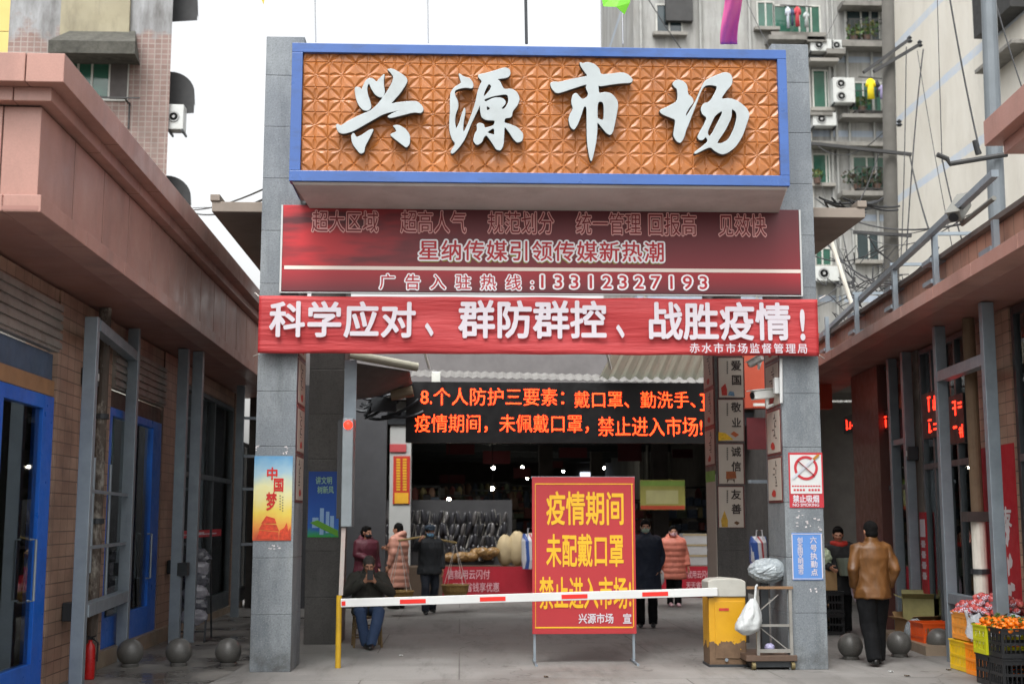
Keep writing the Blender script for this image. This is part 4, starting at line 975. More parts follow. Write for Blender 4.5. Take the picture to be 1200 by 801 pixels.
# ------------------------------------------------------------------ platform scale with hooded head, bags
SYc = 15.25
a, b = at(875, 782, SYc), at(935, 782, SYc)
zp = at(900, 771, SYc).z
ps = thing('platform_scale', ((a.x + b.x) / 2, SYc + .3, 0), 'old wheeled platform scale with railed guard beside right gate pillar', 'scale')
MB().box(a.x, b.x, SYc, SYc + .75, .1, .17).build('platform', M('rusty_plate', '5c4a3e', .7, .2, var=.25, scale=5, dirt='38302a', damt=.5), ps, bevel=.008)
MB().box(a.x + .08, b.x - .03, SYc + .04, SYc + .7, .03, .098).build('underframe', STEEL_D, ps)
for x in (a.x + .09, b.x - .05):
    for y in (SYc + .03, SYc + .68):
        mb = MB(); mb.cyl((x - .02, y, .045), (x + .02, y, .045), .045, n=16); mb.build('wheel', M('worn_brass', '6b6040', .5, .4), ps)
zt = at(900, 690, SYc).z; xl, xr = at(889, 760, SYc).x, at(928, 760, SYc).x
PALEST = M('worn_pale_steel', '8b8984', .5, .3, var=.15, dirt='5a5148', damt=.5, dscale=5)
mb = MB()
for x in (xl, xr): mb.bar((x, SYc + .02, .171), (x, SYc + .02, zt), .035)
mb.bar((xl, SYc + .02, zt * .55), (xr, SYc + .02, zt * .55), .028); mb.bar((xl, SYc + .02, .22), (xr, SYc + .02, .22), .04); mb.bar((xl, SYc + .04, zt * .55), (xr - .05, SYc + .04, .24), .012); mb.bar((xl, SYc + .045, zt * .7), (xl + .26, SYc + .045, zt * .93), .012)
mb.build('guard_rail', PALEST, ps)
MB().bar((a.x + .03, SYc + .02, zt + .018), (b.x - .03, SYc + .02, zt + .018), .05, .03).build('top_rail', M('worn_wood', '7d6044', .7, var=.2), ps)
xc = at(896, 720, SYc + .4).x; zh = at(900, 668, SYc + .4).z
MB().box(xc - .045, xc + .045, SYc + .36, SYc + .45, .171, zh - .1).build('column', STEEL_D, ps)
mb = MB(); mb.cb((xc + .04, SYc + .38, zh), (.3, .16, .2)); mb.build('weighing_head', STEEL_D, ps, bevel=.02)
from mathutils import noise as mnoise
def crease(p, seed, k=1., octv=4):
    q = Vector(p) * 4. * k + Vector((seed * 7.3, seed * 3.1, seed * 1.7)); r_ = 0.; a_ = 1.
    for _ in range(octv): r_ += a_ * (1 - 2.2 * abs(mnoise.noise(q))); q *= 2.1; a_ *= .55
    return r_
def bagmesh(mb, c, r, seed, n=26, folds=7, amp=.1):
    def fn(u, v):
        th = math.pi * (.02 + .96 * v); p = 2 * math.pi * (u % 1.)
        d = Vector((math.sin(th) * math.cos(p), math.sin(th) * math.sin(p), -math.cos(th)))
        k = 1 - amp + amp * .8 * crease(d * .45, seed, 1)
        return (c[0] + r[0] * k * d.x, c[1] + r[1] * k * d.y, c[2] + r[2] * k * d.z)
    return mb.sheet(fn, n * 2, n)
PB = M('clear_plastic_bag', '8f979b', .22, var=.2, scale=14, bump=.5, bscale=25)
WB = M('white_plastic_bag', 'b0b4b4', .35, var=.08, scale=10, bump=.5, bscale=18)
tag(bagmesh(MB(), at(900, 668, SYc + .3), (.24, .17, .15), 3).build('plastic_cover', PB, None), 'crumpled clear plastic bag pulled over the scale head', 'plastic bag')
c = at(878, 728, SYc - .04)
def hangbag(u, v):
    p = 2 * math.pi * u; zz_ = v; rad = (.03 + .13 * math.sin(min(1, zz_ * 1.25) * math.pi * .56)) * (1 if zz_ < .86 else 1 - (zz_ - .86) * 5)
    k = .92 + .17 * crease((math.cos(p) * .3, math.sin(p) * .3, v * .45), 4)
    return (c.x + .05 - .09 * v + rad * k * math.cos(p) * .82, c.y - .02 + rad * k * .6 * math.sin(p), c.z + .27 - .42 * v)
hb = thing('plastic_bag', c, 'white plastic shopping bag hanging from the scale rail', 'plastic bag')
MB().sheet(hangbag, 40, 24).build('bag', WB, hb, smooth=True)
mb = MB(); mb.tube([Vector((c.x + .07, c.y - .02, c.z + .26)), Vector((c.x + .09, c.y + .0, c.z + .4)), Vector((xl, SYc + .0, zt + .05))], .014); mb.build('bag_handle', WB, hb)
tag(bagmesh(MB(), Vector((xl + .16, SYc + .12, .25)), (.06, .05, .05), 9).build('crumpled_wrapper', M('lilac_wrapper', '9a97b8', .5), None), 'small lilac crumpled wrapper lying on the scale platform', 'litter')

# ------------------------------------------------------------------ people (local frame: facing -y, feet on z=0)
def remesh(mb, vox, name, mat, parent, it=3, fac=.5, wr=0):
    me = bpy.data.meshes.new('r'); me.from_pydata([tuple(p) for p in mb.v], [], mb.f); me.update()
    o = bpy.data.objects.new('r', me); col.objects.link(o)
    m = o.modifiers.new('r', 'REMESH'); m.mode = 'VOXEL'; m.voxel_size = vox; m.use_smooth_shade = True
    s = o.modifiers.new('s', 'SMOOTH'); s.iterations = it; s.factor = fac
    nm = dg_mesh(o); bpy.data.objects.remove(o); bpy.data.meshes.remove(me)
    if wr:
        k0 = random.random() * 9
        nr = [v.normal.copy() for v in nm.vertices]
        for v, q in zip(nm.vertices, nr): c_ = v.co; v.co = c_ + q * wr * (crease((c_.x * 1.3, c_.y * 1.3, c_.z * .8), k0, .9, 2) - .3)
        nm.update()
    nm.name = name; nm.materials.clear(); nm.materials.append(mat)
    nm.polygons.foreach_set('use_smooth', [True] * len(nm.polygons))
    o = bpy.data.objects.new(name, nm); col.objects.link(o); o.parent = parent
    return o
V = lambda *a: Vector(a)
SKIN = M('skin', 'b07f66', .5, var=.08, scale=9)
HAIR = M('black_hair', '0e0d0d', .85, var=.3, scale=30, bump=.8, bscale=70, spec=.15)
SHOE = M('black_shoe', '161616', .35)
def hand(mb, wr, d, nrm, side, curl=.5, s=1.):
    d = d.normalized(); nrm = (nrm - d * nrm.dot(d)).normalized(); w_ = d.cross(nrm) * side
    mb.tube([wr - d * .02, wr + d * .03, wr + d * .085], [(.026 * s, .019 * s), (.04 * s, .017 * s), (.04 * s, .014 * s)], 10, fx=w_, rnd=True)
    for i, L_ in enumerate((.068, .077, .072, .056)):
        p = wr + d * .085 + w_ * (.03 - .02 * i); pts = [p - d * .02]; a = curl * .5; k = d.copy()
        for seg in (.42, .33, .25):
            a_ = a; k = d * math.cos(a_) + nrm * math.sin(a_); p = p + k * L_ * seg; pts.append(p.copy()); a += curl
        mb.tube(pts, [.0098, .0095, .0088, .0078], 8, rnd=True)
    p = wr + d * .025 + w_ * .03
    mb.tube([p, p + d * .03 + w_ * .03 + nrm * .01, p + d * .065 + w_ * .034 + nrm * .03], [.013, .0115, .009], 8, rnd=True)
def head_parts(root, c, M4, hair='short', hair_mat=None, mask=None, cap=None, bald=False, skin=None):
    """returns function adding head to the body builder and list of child builders"""
    X = Matrix.Translation(c) @ M4
    def addhead(mb):
        mb.ball((0, .012, .02), (.076, .094, .1), 16, xf=X); mb.ball((0, -.022, -.035), (.062, .066, .085), 14, xf=X); mb.ball((0, -.045, -.085), (.035, .035, .03), 10, xf=X)
        mb.tube([X @ V(0, -.088, .02), X @ V(0, -.106, -.018), X @ V(0, -.094, -.03)], [.009, .016, .013], 8)
        for s in (-1, 1):
            mb.ball((s * .078, .01, -.005), (.011, .022, .034), 8, xf=X); mb.ball((s * .03, -.078, .028), (.026, .013, .008), 8, xf=X)
            mb.ball((s * .034, -.07, -.022), (.022, .018, .02), 8, xf=X)
        mb.ball((0, -.082, -.056), (.024, .012, .006), 8, xf=X); mb.ball((0, -.08, -.066), (.02, .013, .007), 8, xf=X)
    for s in (-1, 1): MB().ball((s * .03, -.083, .012), (.012, .007, .006), 8, xf=X).build('eye', M('dark_eye', '1b1614', .2), root, world=False)
    hm = hair_mat or HAIR
    if hair == 'short':
        mb = MB(); mb.ball((0, .02, .035), (.086, .1, .096), 18, xf=X, jit=.02); mb.ball((0, .045, -.03), (.08, .07, .07), 14, xf=X, jit=.02)
        remesh(mb, .012, 'hair', hm, root, 2)
    elif hair == 'bun':
        mb = MB(); mb.ball((0, .024, .04), (.087, .1, .095), 16, xf=X); mb.ball((0, .055, -.03), (.08, .06, .09), 14, xf=X); mb.ball((0, .11, .01), (.045, .045, .045), 10, xf=X, jit=.05); mb.ball((0, -.05, .095), (.06, .04, .025), 10, xf=X)
        remesh(mb, .012, 'hair', hm, root, 2)
    elif hair == 'long':
        mb = MB(); mb.ball((0, .024, .04), (.089, .1, .095), 16, xf=X); mb.tube([X @ V(0, .05, .02), X @ V(0, .07, -.1), X @ V(0, .07, -.2)], [(.085, .06), (.09, .05), (.06, .03)], 12, fx=(M4 @ V(1, 0, 0)), rnd=True)
        remesh(mb, .012, 'hair', hm, root, 2)
    if mask:
        mb = MB(); mb.ball((0, -.038, -.05), (.07, .066, .052), 14, xf=X); mb.ball((0, -.07, -.03), (.035, .042, .04), 10, xf=X); remesh(mb, .01, 'face_mask', mask, root, 3)
        mb = MB()
        for s in (-1, 1): mb.tube([X @ V(s * .062, -.05, -.03), X @ V(s * .082, -.01, -.0), X @ V(s * .085, .02, .01)], .003, 6)
        mb.build('mask_strap', mask, root, world=False)
    if cap:
        mb = MB(); mb.lathe([(.09, .035), (.1, .06), (.105, .1), (.08, .128), (.02, .135)], (0, .015, 0), 18, xf=X); mb.ball((0, -.1, .045), (.07, .055, .012), 12, xf=X); mb.build('cap', cap, root, smooth=True, world=False)
    return addhead
def figure(name_lab, loc, rz, P, coat, trousers, head, shoe=SHOE, hem=None, vox=.009, coat_vox=.013, skin=None, legw=1., quilt=None, hood=None, collar=None, group=None, bulk=1., details=None):
    root = thing('person', loc, name_lab, 'person', group, rz)
    pel, che, nek, hd = P['pelvis'], P['chest'], P['neck'], P['head']
    body = MB(); ax = che - pel
    def tors(mb, k, lo=-.06, b=0.):
        pts = [pel + ax * t for t in (lo / .36, .12, .5, .95)] + [nek.lerp(che, .35), nek]
        rs = [(.16, .115), (.165, .118), (.15, .112), (.172, .12), (.15, .1), (.062, .06)]
        mb.tube(pts, [(r[0] * k + b, r[1] * k + b) for r in rs], 18, fx=(1, 0, 0), rnd=True)
    tors(body, .86)
    body.tube([nek - V(0, 0, .04), nek + (hd - nek) * .6], [.055, .052], 12)
    add = head_parts(root, hd, P.get('headM', Matrix.Identity(4)), **head); add(body)
    for s, k in ((-1, 'R'), (1, 'L')):
        sh, el, wr = P['sh' + k], P['el' + k], P['wr' + k]
        body.tube([sh - V(s * .05, 0, .03), sh.lerp(el, .5), el, el.lerp(wr, .4), wr], [.035, .04, .035, .034, .025], 10, rnd=True)
        hdv = P.get('hd' + k, wr - el); hand(body, wr + (wr - el).normalized() * .02, hdv, P.get('hn' + k, V(0, 0, 0) + V(-s, -.3, 0)), P.get('ths' + k, -s), P.get('curl' + k, .4))
        hp, kn, an = P['hp' + k], P['kn' + k], P['an' + k]
        body.tube([hp, hp.lerp(kn, .5), kn, kn.lerp(an, .35), an], [.08, .068, .05, .05, .035], 10, rnd=True)
    remesh(body, vox, 'body', skin or SKIN, root, 2)
    tr = MB(); tr.tube([pel + V(0, 0, .1), pel, pel - V(0, 0, .06)] if P.get('stand', 1) else [pel + V(0, 0, .12), pel + V(0, 0, .02)], [(.16, .12), (.17, .13), (.155, .12)] if P.get('stand', 1) else [(.165, .125), (.175, .135)], 16, fx=(1, 0, 0), rnd=True)
    for k in 'RL':
        hp, kn, an = P['hp' + k], P['kn' + k], P['an' + k]
        tr.tube([hp, hp.lerp(kn, .5), kn, kn.lerp(an, .4), an + (an - kn).normalized() * .03], [.1 * legw, .092 * legw, .078 * legw, .074 * legw, .068 * legw], 14, rnd=False)
    remesh(tr, .012, 'trousers', trousers, root, 3, wr=.009)
    for k in 'RL':
        an = P['an' + k]; td = P.get('toe' + k, V(0, -1, 0)).normalized(); x = td.cross(V(0, 0, 1))
        sh = MB(); sh.tube([an + V(0, 0, .0) - td * .05 - V(0, 0, .035), an + td * .05 - V(0, 0, .035), an + td * .13 - V(0, 0, .045), an + td * .18 - V(0, 0, .05)], [(.038, .045), (.043, .042), (.044, .03), (.034, .022)], 12, fx=x, rnd=True)
        sh.tube([an + V(0, 0, .03), an - V(0, 0, .03)], [.042, .042], 10)
        remesh(sh, .011, 'shoe', shoe, root, 2)
    ct = MB(); h = hem if hem is not None else .8
    k = 1.1 * bulk
    pts = [pel + ax * t for t in (.0, .5, .95)] + [nek.lerp(che, .45), nek.lerp(che, .1)]
    rs = [(.178, .135), (.176, .135), (.196, .145), (.185, .125), (.095, .085)]
    if P.get('stand', 1):
        low = V(pel.x, pel.y, h); n_ = 3
        pts = [low, low.lerp(pel, .5)] + pts; rs = [(.2, .15), (.19, .145)] + rs
    else: pts = [pel - ax * .18] + pts; rs = [(.185, .15)] + rs
    if quilt:   # down-filled bands
        fine_p, fine_r = [], []
        L_ = sum((pts[i + 1] - pts[i]).length for i in range(len(pts) - 1)); n_ = int(L_ / .018)
        for j in range(n_ + 1):
            q = j / n_ * L_; i = 0
            while i < len(pts) - 2 and q > (pts[i + 1] - pts[i]).length: q -= (pts[i + 1] - pts[i]).length; i += 1
            f_ = min(1, q / (pts[i + 1] - pts[i]).length); p = pts[i].lerp(pts[i + 1], f_); bb = .014 * abs(math.sin(p.z / quilt * math.pi))
            fine_p.append(p); fine_r.append(tuple(rs[i][m] * (1 - f_) * k + rs[i + 1][m] * f_ * k + bb - .004 for m in (0, 1)))
        ct.tube(fine_p, fine_r, 22, fx=(1, 0, 0))
    else: ct.tube(pts, [(a * k, b * k) for a, b in rs], 22, fx=(1, 0, 0))
    for s, kk in ((-1, 'R'), (1, 'L')):
        sh, el, wr = P['sh' + kk], P['el' + kk], P['wr' + kk]; kb = bulk
        ap = [sh - V(s * .06, 0, -.0), sh.lerp(el, .12), sh.lerp(el, .5), el, el.lerp(wr, .45), wr]; ar = [.07 * kb, .078 * kb, .067 * kb, .06 * kb, .055 * kb, .046 * kb]
        if quilt:
            fp, fr_ = [], []
            for i in range(len(ap) - 1):
                for j in range(6): f_ = j / 6; p = ap[i].lerp(ap[i + 1], f_); fp.append(p); fr_.append(ar[i] * (1 - f_) + ar[i + 1] * f_ + .01 * abs(math.sin(p.z / quilt * math.pi)))
            fp.append(ap[-1]); fr_.append(ar[-1]); ct.tube(fp, fr_, 12)
        else: ct.tube(ap, ar, 14, rnd=False)
    if collar: ct.tube([nek + V(0, .0, -.05), nek + V(0, 0, .045)], [(.1, .09), (.076, .078)], 16, fx=(1, 0, 0))
    if not quilt and P.get('stand', 1): ct.tube([V(pel.x, pel.y, h + .01), V(pel.x, pel.y, h + .075)], [(.2 * k * .97, .15 * k * .97)] * 2, 22, fx=(1, 0, 0))
    if hood:
        for i in range(9):
            a_ = math.pi * (i / 8) ; ct.ball(nek + V(math.cos(a_) * .1, .02 + math.sin(a_) * .1, -.02 + .05 * math.sin(a_)), (.055, .055, .06), 10)
    co = remesh(ct, coat_vox, 'jacket', coat, root, 3 if not quilt else 1, .45, wr=.006 if quilt else .013)
    if details: details(root, co)
    return root
def stand(h=1.7, sp=.1, **k):
    s = h / 1.7
    P = dict(pelvis=V(0, 0, .93), chest=V(0, 0, 1.29), neck=V(0, .0, 1.47), head=V(0, -.02, 1.585))
    for g_, t_ in (('R', -1), ('L', 1)):
        P.update({'sh' + g_: V(t_ * .17, .0, 1.4), 'el' + g_: V(t_ * .235, .03, 1.12), 'wr' + g_: V(t_ * .24, -.06, .88), 'hp' + g_: V(t_ * .085, 0, .9), 'kn' + g_: V(t_ * sp, -.02, .5), 'an' + g_: V(t_ * sp, .02, .085)})
    P.update(k)
    for q in list(P):
        if isinstance(P[q], Vector) and q[:2] not in ('hd', 'hn', 'to'): P[q] = P[q] * s
    return P
def rot(yaw=0, pitch=0, roll=0): return Matrix.Rotation(R(yaw), 4, 'Z') @ Matrix.Rotation(R(pitch), 4, 'X') @ Matrix.Rotation(R(roll), 4, 'Y')
def cloth(name, c, rough=.75, bump=.4, bs=14, var=.12, **k): return M(name, c, rough, var=var, scale=6, bump=bump, bscale=bs, **k)

# man in the leather jacket, seen from behind, walking away
t = NT('brown_leather'); f_ = t.noise(9, 5, .6, (1, 1, .45)); t.base(t.mix(t.ramp(f_, .35, .7), '553719', '6f4a25')); t.l(t.ramp(f_, .3, .7, .42, .55), t.b.inputs['Roughness']); t.b.inputs['Specular IOR Level'].default_value = .4; t.bump(f_, .35, .02); LEATHER = t.m
g = gr(1026, 779)
P = stand(1.72, .09, elR=V(-.255, .09, 1.13), wrR=V(-.215, -.03, .93), elL=V(.255, .09, 1.13), wrL=V(.215, -.03, .93), knR=V(-.08, -.1, .5), anR=V(-.08, .04, .1), knL=V(.075, .02, .49), anL=V(.06, .16, .1), headM=rot(8, 4))
P['anR'] = V(-.07, -.12, .085); P['knR'] = V(-.08, -.1, .5)
figure('man in brown leather jacket walking away past the right pillar', g, R(180), P, LEATHER, cloth('black_trouser_cloth', '0d0e10', .9, spec=.2), dict(hair='short'), hem=.8, collar=True, bulk=1.03, legw=1.25)

# seated man looking at his phone
g = gr(430, 757)
P = dict(stand=0, pelvis=V(0, .05, .52), chest=V(0, -.03, .86), neck=V(0, -.09, 1.02), head=V(0, -.17, 1.12), headM=rot(0, 22))
for k, s in (('R', -1), ('L', 1)):
    P.update({'sh' + k: V(s * .175, -.05, .96), 'el' + k: V(s * .31, -.16, .74), 'wr' + k: V(s * .075, -.33, .9), 'hd' + k: V(-s * .55, -.25, .6), 'hn' + k: V(-s * .3, .9, .2), 'ths' + k: s, 'curl' + k: .6,
              'hp' + k: V(s * .09, .0, .5), 'kn' + k: V(s * .13, -.4, .5), 'an' + k: V(s * .035, -.36 - .06 * s, .085), 'toe' + k: V(-s * .2, -1, 0)})
seat = figure('seated man in dark olive jacket and jeans holding a phone', g, R(8), P, cloth('dark_olive_jacket', '2e2d27'), cloth('blue_denim', '2a3d5c', .8), dict(hair='short', hair_mat=M('grey_short_hair', '3a3632', .7)), collar=True, bulk=1.12)
MB().box(-.04, .04, -.43, -.418, .93, 1.06).build('phone', BLACK, None)
ph = bpy.data.objects['phone']; ph.location = g; ph.rotation_euler = (0, 0, R(8)); tag(ph, 'dark phone in the hands of the seated man', 'phone')
st = thing('bamboo_stool', g, 'low bamboo stool with back under the seated man', 'stool', rz=R(8))
BAM = M('aged_bamboo', '6a5638', .5, var=.25)
for sx in (-1, 1):
    for y, top in ((-.16, .4), (.24, .42)):
        mb = MB(); mb.cyl((sx * .19, y, 0), (sx * .17, y, top), .017); mb.build('leg', BAM, st, world=False)
mb = MB(); mb.box(-.2, .2, -.18, .27, .405, .43); mb.build('seat', BAM, st, world=False, bevel=.008)
mb = MB()
for z in (.14, .27):
    mb.cyl((-.18, -.16, z), (.18, -.16, z), .012); mb.cyl((-.18, .24, z), (.18, .24, z), .012)
    for sx in (-1, 1): mb.cyl((sx * .18, -.16, z), (sx * .18, .24, z), .012)
mb.build('stretcher', BAM, st, world=False)
# woman in maroon with dark mask, behind the seated man
g = gr(428, 717)
P = stand(1.6, elR=V(-.22, -.05, 1.14), wrR=V(-.08, -.24, 1.08), headM=rot(30, 5))
figure('woman in maroon padded jacket with dark mask behind seated man', g, R(25), P, cloth('maroon_padded_jacket', '521627', .6), cloth('black_trouser_cloth', '0d0e10', .9, spec=.2), dict(hair='bun', mask=M('dark_mask_cloth', '1c2026', .7)), hem=.72, hood=True, bulk=1.15)
# woman in the long dusty pink down coat, turned away
g = gr(466, 713)
P = stand(1.66, elR=V(-.26, -.08, 1.12), wrR=V(-.12, -.28, 1.18), headM=rot(0, 8))
figure('woman in long dusty pink hooded down coat facing away', g, R(-118), P, cloth('dusty_pink_down', 'b98472', .5, .3, 8), cloth('black_trouser_cloth', '0d0e10', .9, spec=.2), dict(hair='long'), hem=.42, hood=True, quilt=.13, bulk=1.2)
# man with carrying pole
g = gr(503, 719)
P = stand(1.62, elR=V(-.3, -.1, 1.28), wrR=V(-.26, -.3, 1.42), knR=V(-.1, -.12, .5), anR=V(-.1, -.08, .085), anL=V(.09, .16, .1), curlR=1.0)
figure('man in cap and blue mask carrying baskets on a shoulder pole', g, R(12), P, cloth('dark_work_jacket', '23272b'), cloth('navy_trouser_cloth', '1b222e'), dict(hair='short', mask=M('pale_blue_mask', '7fb3d6', .6), cap=M('slate_cap', '3c4a58', .8)), hem=.74, collar=True, bulk=1.1)
zs = 1.43 * 1.62 / 1.7
pp, pq = g + V(-.56, -.5, zs + .0), g + V(.5, .55, zs - .06)
tag(MB().tube([pp, g + V(-.13, -.06, zs + .06), pq], [.018, .024, .018], 8).build('carrying_pole', M('bamboo_pole', 'b39a63', .5)), 'bamboo carrying pole over the shoulder of the capped man', 'pole')
def basket(c, r, h, label, top):
    t = thing('wicker_basket', c, label, 'basket', 'baskets on the carrying pole'); c = Vector(c); mt = M('wicker_cane', '9a7b45', .7, var=.3, scale=40, bump=.6, bscale=60)
    mb = MB(); mb.lathe([(r * .75, 0), (r * .95, h * .5), (r, h), (r * .94, h), (r * .88, h * .5), (r * .68, .02)], c, 22); mb.build('weave', mt, t)
    mb = MB(); mb.tube([c + V(r * math.cos(a / 16 * 6.2832), r * math.sin(a / 16 * 6.2832), h) for a in range(17)], .018, 6); mb.build('rim', mt, t)
    mb = MB()
    for a in range(4): mb.cyl(c + V(r * math.cos(a * 1.571 + .6), r * math.sin(a * 1.571 + .6), h), top, .006, n=5)
    mb.build('sling_cord', CORD, t)
    mb = MB(); rnd = random.Random(3)
    for i in range(14): a = rnd.uniform(0, 6.28); q = r * .6 * rnd.random(); mb.ball(c + V(q * math.cos(a), q * math.sin(a), h * .75), rnd.uniform(.04, .06), 8)
    mb.build('produce', M('dull_green_produce', '5b5a30', .7, var=.3), t)['kind'] = 'stuff'
basket(pp + V(.02, .02, -1.12), .26, .2, 'shallow wicker basket hung from the near end of the pole', pp + V(.02, .02, -.02))
basket(pq + V(-.02, -.02, -1.02), .26, .22, 'dark wicker basket hung from the far end of the pole', pq + V(-.02, -.02, -.02))
# man in long navy coat with pale mask
g = gr(758, 735)
P = stand(1.74, .1, elR=V(-.24, .06, 1.12), wrR=V(-.2, .0, .9), elL=V(.25, .06, 1.12), wrL=V(.19, -.03, .9), knR=V(-.1, -.06, .5), anR=V(-.1, .0, .085))
figure('man in dark navy coat and pale mask beside red notice board', g, R(-6), P, cloth('navy_coat_cloth', '1a2436'), cloth('black_trouser_cloth', '0d0e10', .9, spec=.2), dict(hair='short', mask=M('pale_green_mask', '9fb6a8', .6)), hem=.58, collar=True, bulk=1.13)
# woman in the salmon quilted coat
g = gr(790, 710)
P = stand(1.6, .08, elR=V(-.27, .02, 1.1), wrR=V(-.3, -.08, .86), elL=V(.27, .02, 1.1), wrL=V(.3, -.06, .86), knL=V(.07, -.1, .5), anL=V(.06, -.1, .085))
P_ = figure('woman in salmon quilted long coat and pink mask walking closer', g, R(3), P, cloth('salmon_quilted_cloth', 'cf7a66', .55, .15, 10), cloth('black_trouser_cloth', '0d0e10', .9, spec=.2), dict(hair='bun', mask=M('pale_pink_mask', 'd9b3bd', .6)), hem=.55, hood=True, quilt=.11, bulk=1.2, shoe=M('pale_pink_shoe', 'b9949a', .5))
c = g + V(-.3, -.1, .56); hb2 = thing('plastic_bag', c, 'white bag carried by the woman in the salmon coat', 'plastic bag')
bagmesh(MB(), c + V(0, 0, .02), (.1, .06, .17), 5).build('bag', WB, hb2); MB().tube([c + V(0, 0, .17), c + V(.0, 0, .25)], .012).build('bag_handle', WB, hb2)
# shopkeeper in the doorway of the right shop
g = gr(986, 742)
P = stand(1.62, elR=V(-.25, -.05, 1.14), wrR=V(-.14, -.28, 1.06), elL=V(.25, -.05, 1.14), wrL=V(.14, -.28, 1.06), headM=rot(0, 14))
figure('shopkeeper in black with red scarf in the right shop doorway', g, R(-15), P, cloth('black_coat_cloth', '1a1a1c'), cloth('black_trouser_cloth', '0d0e10', .9, spec=.2), dict(hair='bun'), hem=.6, bulk=1.15)
c = g + V(0, -.0, 1.36); mb = MB(); mb.tube([c + V(.1 * math.cos(a / 14 * 6.283), .1 * math.sin(a / 14 * 6.283) - .02, .012 * math.sin(a)) for a in range(15)], .05, 10); tag(mb.build('scarf', cloth('red_scarf_wool', 'a8281c'), smooth=True), 'red scarf around the neck of the shopkeeper', 'scarf')
c = g + V(.02, -.38, .9); mb = MB(); mb.lathe([(.12, 0), (.17, .26), (.16, .26), (.11, .02)], c, 20); tag(mb.build('plastic_basin', M('grey_green_plastic', '6c7468', .4)), 'grey basket held by the shopkeeper', 'basket')

# ------------------------------------------------------------------ fruit stand
def plastic(name, c): return M(name, c, .38, var=.06, scale=4)
def crate(name, c, sx, sy, h, mat, label, cat='crate', group=None, rz=0, lid=False):
    t = thing(name, c, label, cat, group, rz=rz); b = .012
    mb = MB(); mb.box(-sx / 2 + .02, sx / 2 - .02, -sy / 2 + .02, sy / 2 - .02, .003, .02); mb.build('base', mat, t, world=False)
    mb = MB(); x, y = sx / 2, sy / 2
    for (p, q, dx, dy) in ((-x, x, 1, 0), (-x, x, 1, 1), (-y, y, 0, 0), (-y, y, 0, 1)):
        def bx_(u0, u1, z0, z1, e=0.):
            if dx: yy = -y if dy == 0 else y - b; mb.box(u0, u1, yy - e, yy + b + e, z0, z1)
            else: xx = -x if dy == 0 else x - b; mb.box(xx - e, xx + b + e, u0 + b, u1 - b, z0, z1)
        L_ = q - p; n = max(5, int(L_ / .045))
        bx_(p, q, 0.002, .05); bx_(p, q, h - .05, h - .002)
        bx_(p, q, h * .5 - .015, h * .5 + .015, .0)
        for i in range(n + 1):
            u = p + L_ * i / n; w_ = .03 if i in (0, n) else .009
            u0 = max(p, u - w_ / 2 - (w_ / 2 if i == n else 0)); u1 = min(q, u0 + w_)
            bx_(u0, u1, .0505, h * .5 - .0155, -.001); bx_(u0, u1, h * .5 + .0155, h - .0505, -.001)
    mb.build('slotted_side', mat, t, world=False)
    mb = MB(); mb.box(-x - .01, x + .01, -y - .01, -y + b, h - .002, h + .014); mb.box(-x - .01, x + .01, y - b, y + .01, h - .002, h + .014); mb.box(-x - .01, -x + b, -y + b + .001, y - b - .001, h - .002, h + .014); mb.box(x - b, x + .01, -y + b + .001, y - b - .001, h - .002, h + .014)
    mb.build('rim', mat, t, world=False)
    return t
CY_, CO_, CK_, CL_ = plastic('yellow_plastic', 'e0b71c'), plastic('orange_plastic', 'ee8a1c'), plastic('black_crate_plastic', '1b1c1e'), plastic('lime_plastic', 'b9b91e')
crate('plastic_crate', (6.08, 15.12, .004), .5, .5, .33, CY_, 'yellow slotted crate at floor level below the light orange crate')
crate('plastic_crate', (6.06, 14.55, .004), .5, .58, .33, CO_, 'bright orange slotted crate at floor level below bagged apples')
crate('plastic_crate', (6.12, 15.12, .356), .5, .5, .3, plastic('light_orange_plastic', 'e0953f'), 'light orange crate stacked on the yellow crate')
crate('plastic_crate', (6.12, 14.58, .356), .48, .52, .3, plastic('milky_plastic', 'c9ccd2'), 'milky white crate of apples stacked on bright orange crate')
crate('plastic_crate', (6.7, 14.9, .004), .6, .9, .33, CK_, 'black crate on the floor behind the yellow and orange crates')
crate('plastic_crate', (6.7, 14.9, .356), .6, .9, .3, plastic('pale_grey_plastic', '9a9da0'), 'pale grey crate of apples at the back of the stand')
KX, KY = at(1173, 760, 13.35).x, 13.35
crate('plastic_crate', (KX + .3, KY + .17, .004), .58, .34, .3, CK_, 'front black slotted crate at the floor under the tangerines')
crate('plastic_crate', (KX + .3, KY + .17, .322), .58, .34, .29, CK_, 'upper black slotted crate heaped with tangerines')
crate('plastic_crate', (KX + .3, KY + .53, .004), .58, .34, .3, CK_, 'black slotted crate under the lime yellow crate')
crate('plastic_crate', (KX + .27, KY + .53, .322), .56, .34, .29, CL_, 'lime yellow crate of tangerines beside upper black crate')
crate('plastic_crate', (KX + .92, KY + .18, .004), .58, .36, .3, CK_, 'second front black crate to the right under the tangerines')
crate('plastic_crate', (KX + .92, KY + .18, .322), .58, .36, .29, CK_, 'second upper black crate to the right heaped with tangerines')
g = gr(1094, 764); crate('plastic_crate', (g.x + .1, g.y + .25, .004), .45, .5, .36, plastic('deep_orange_plastic', 'd9541c'), 'deep orange crate behind the stone bollard near the carton')
ORM = M('tangerine_peel', 'e8760f', .38, var=.08, scale=6, bump=.25, bscale=90)
LEAF = M('tangerine_leaf', '3d5a1e', .5)
APM = M('red_blush_apple', 'b04848', .35, var=.2, scale=9, dirt='d3a284', damt=.85, dscale=9)
NET = M('foam_net', 'd3cddd', .7)
tg = thing('tangerine', (0, 0, 0), 'orange tangerine heaped on the front fruit crates', 'tangerine', 'tangerines heaped on the front crates')
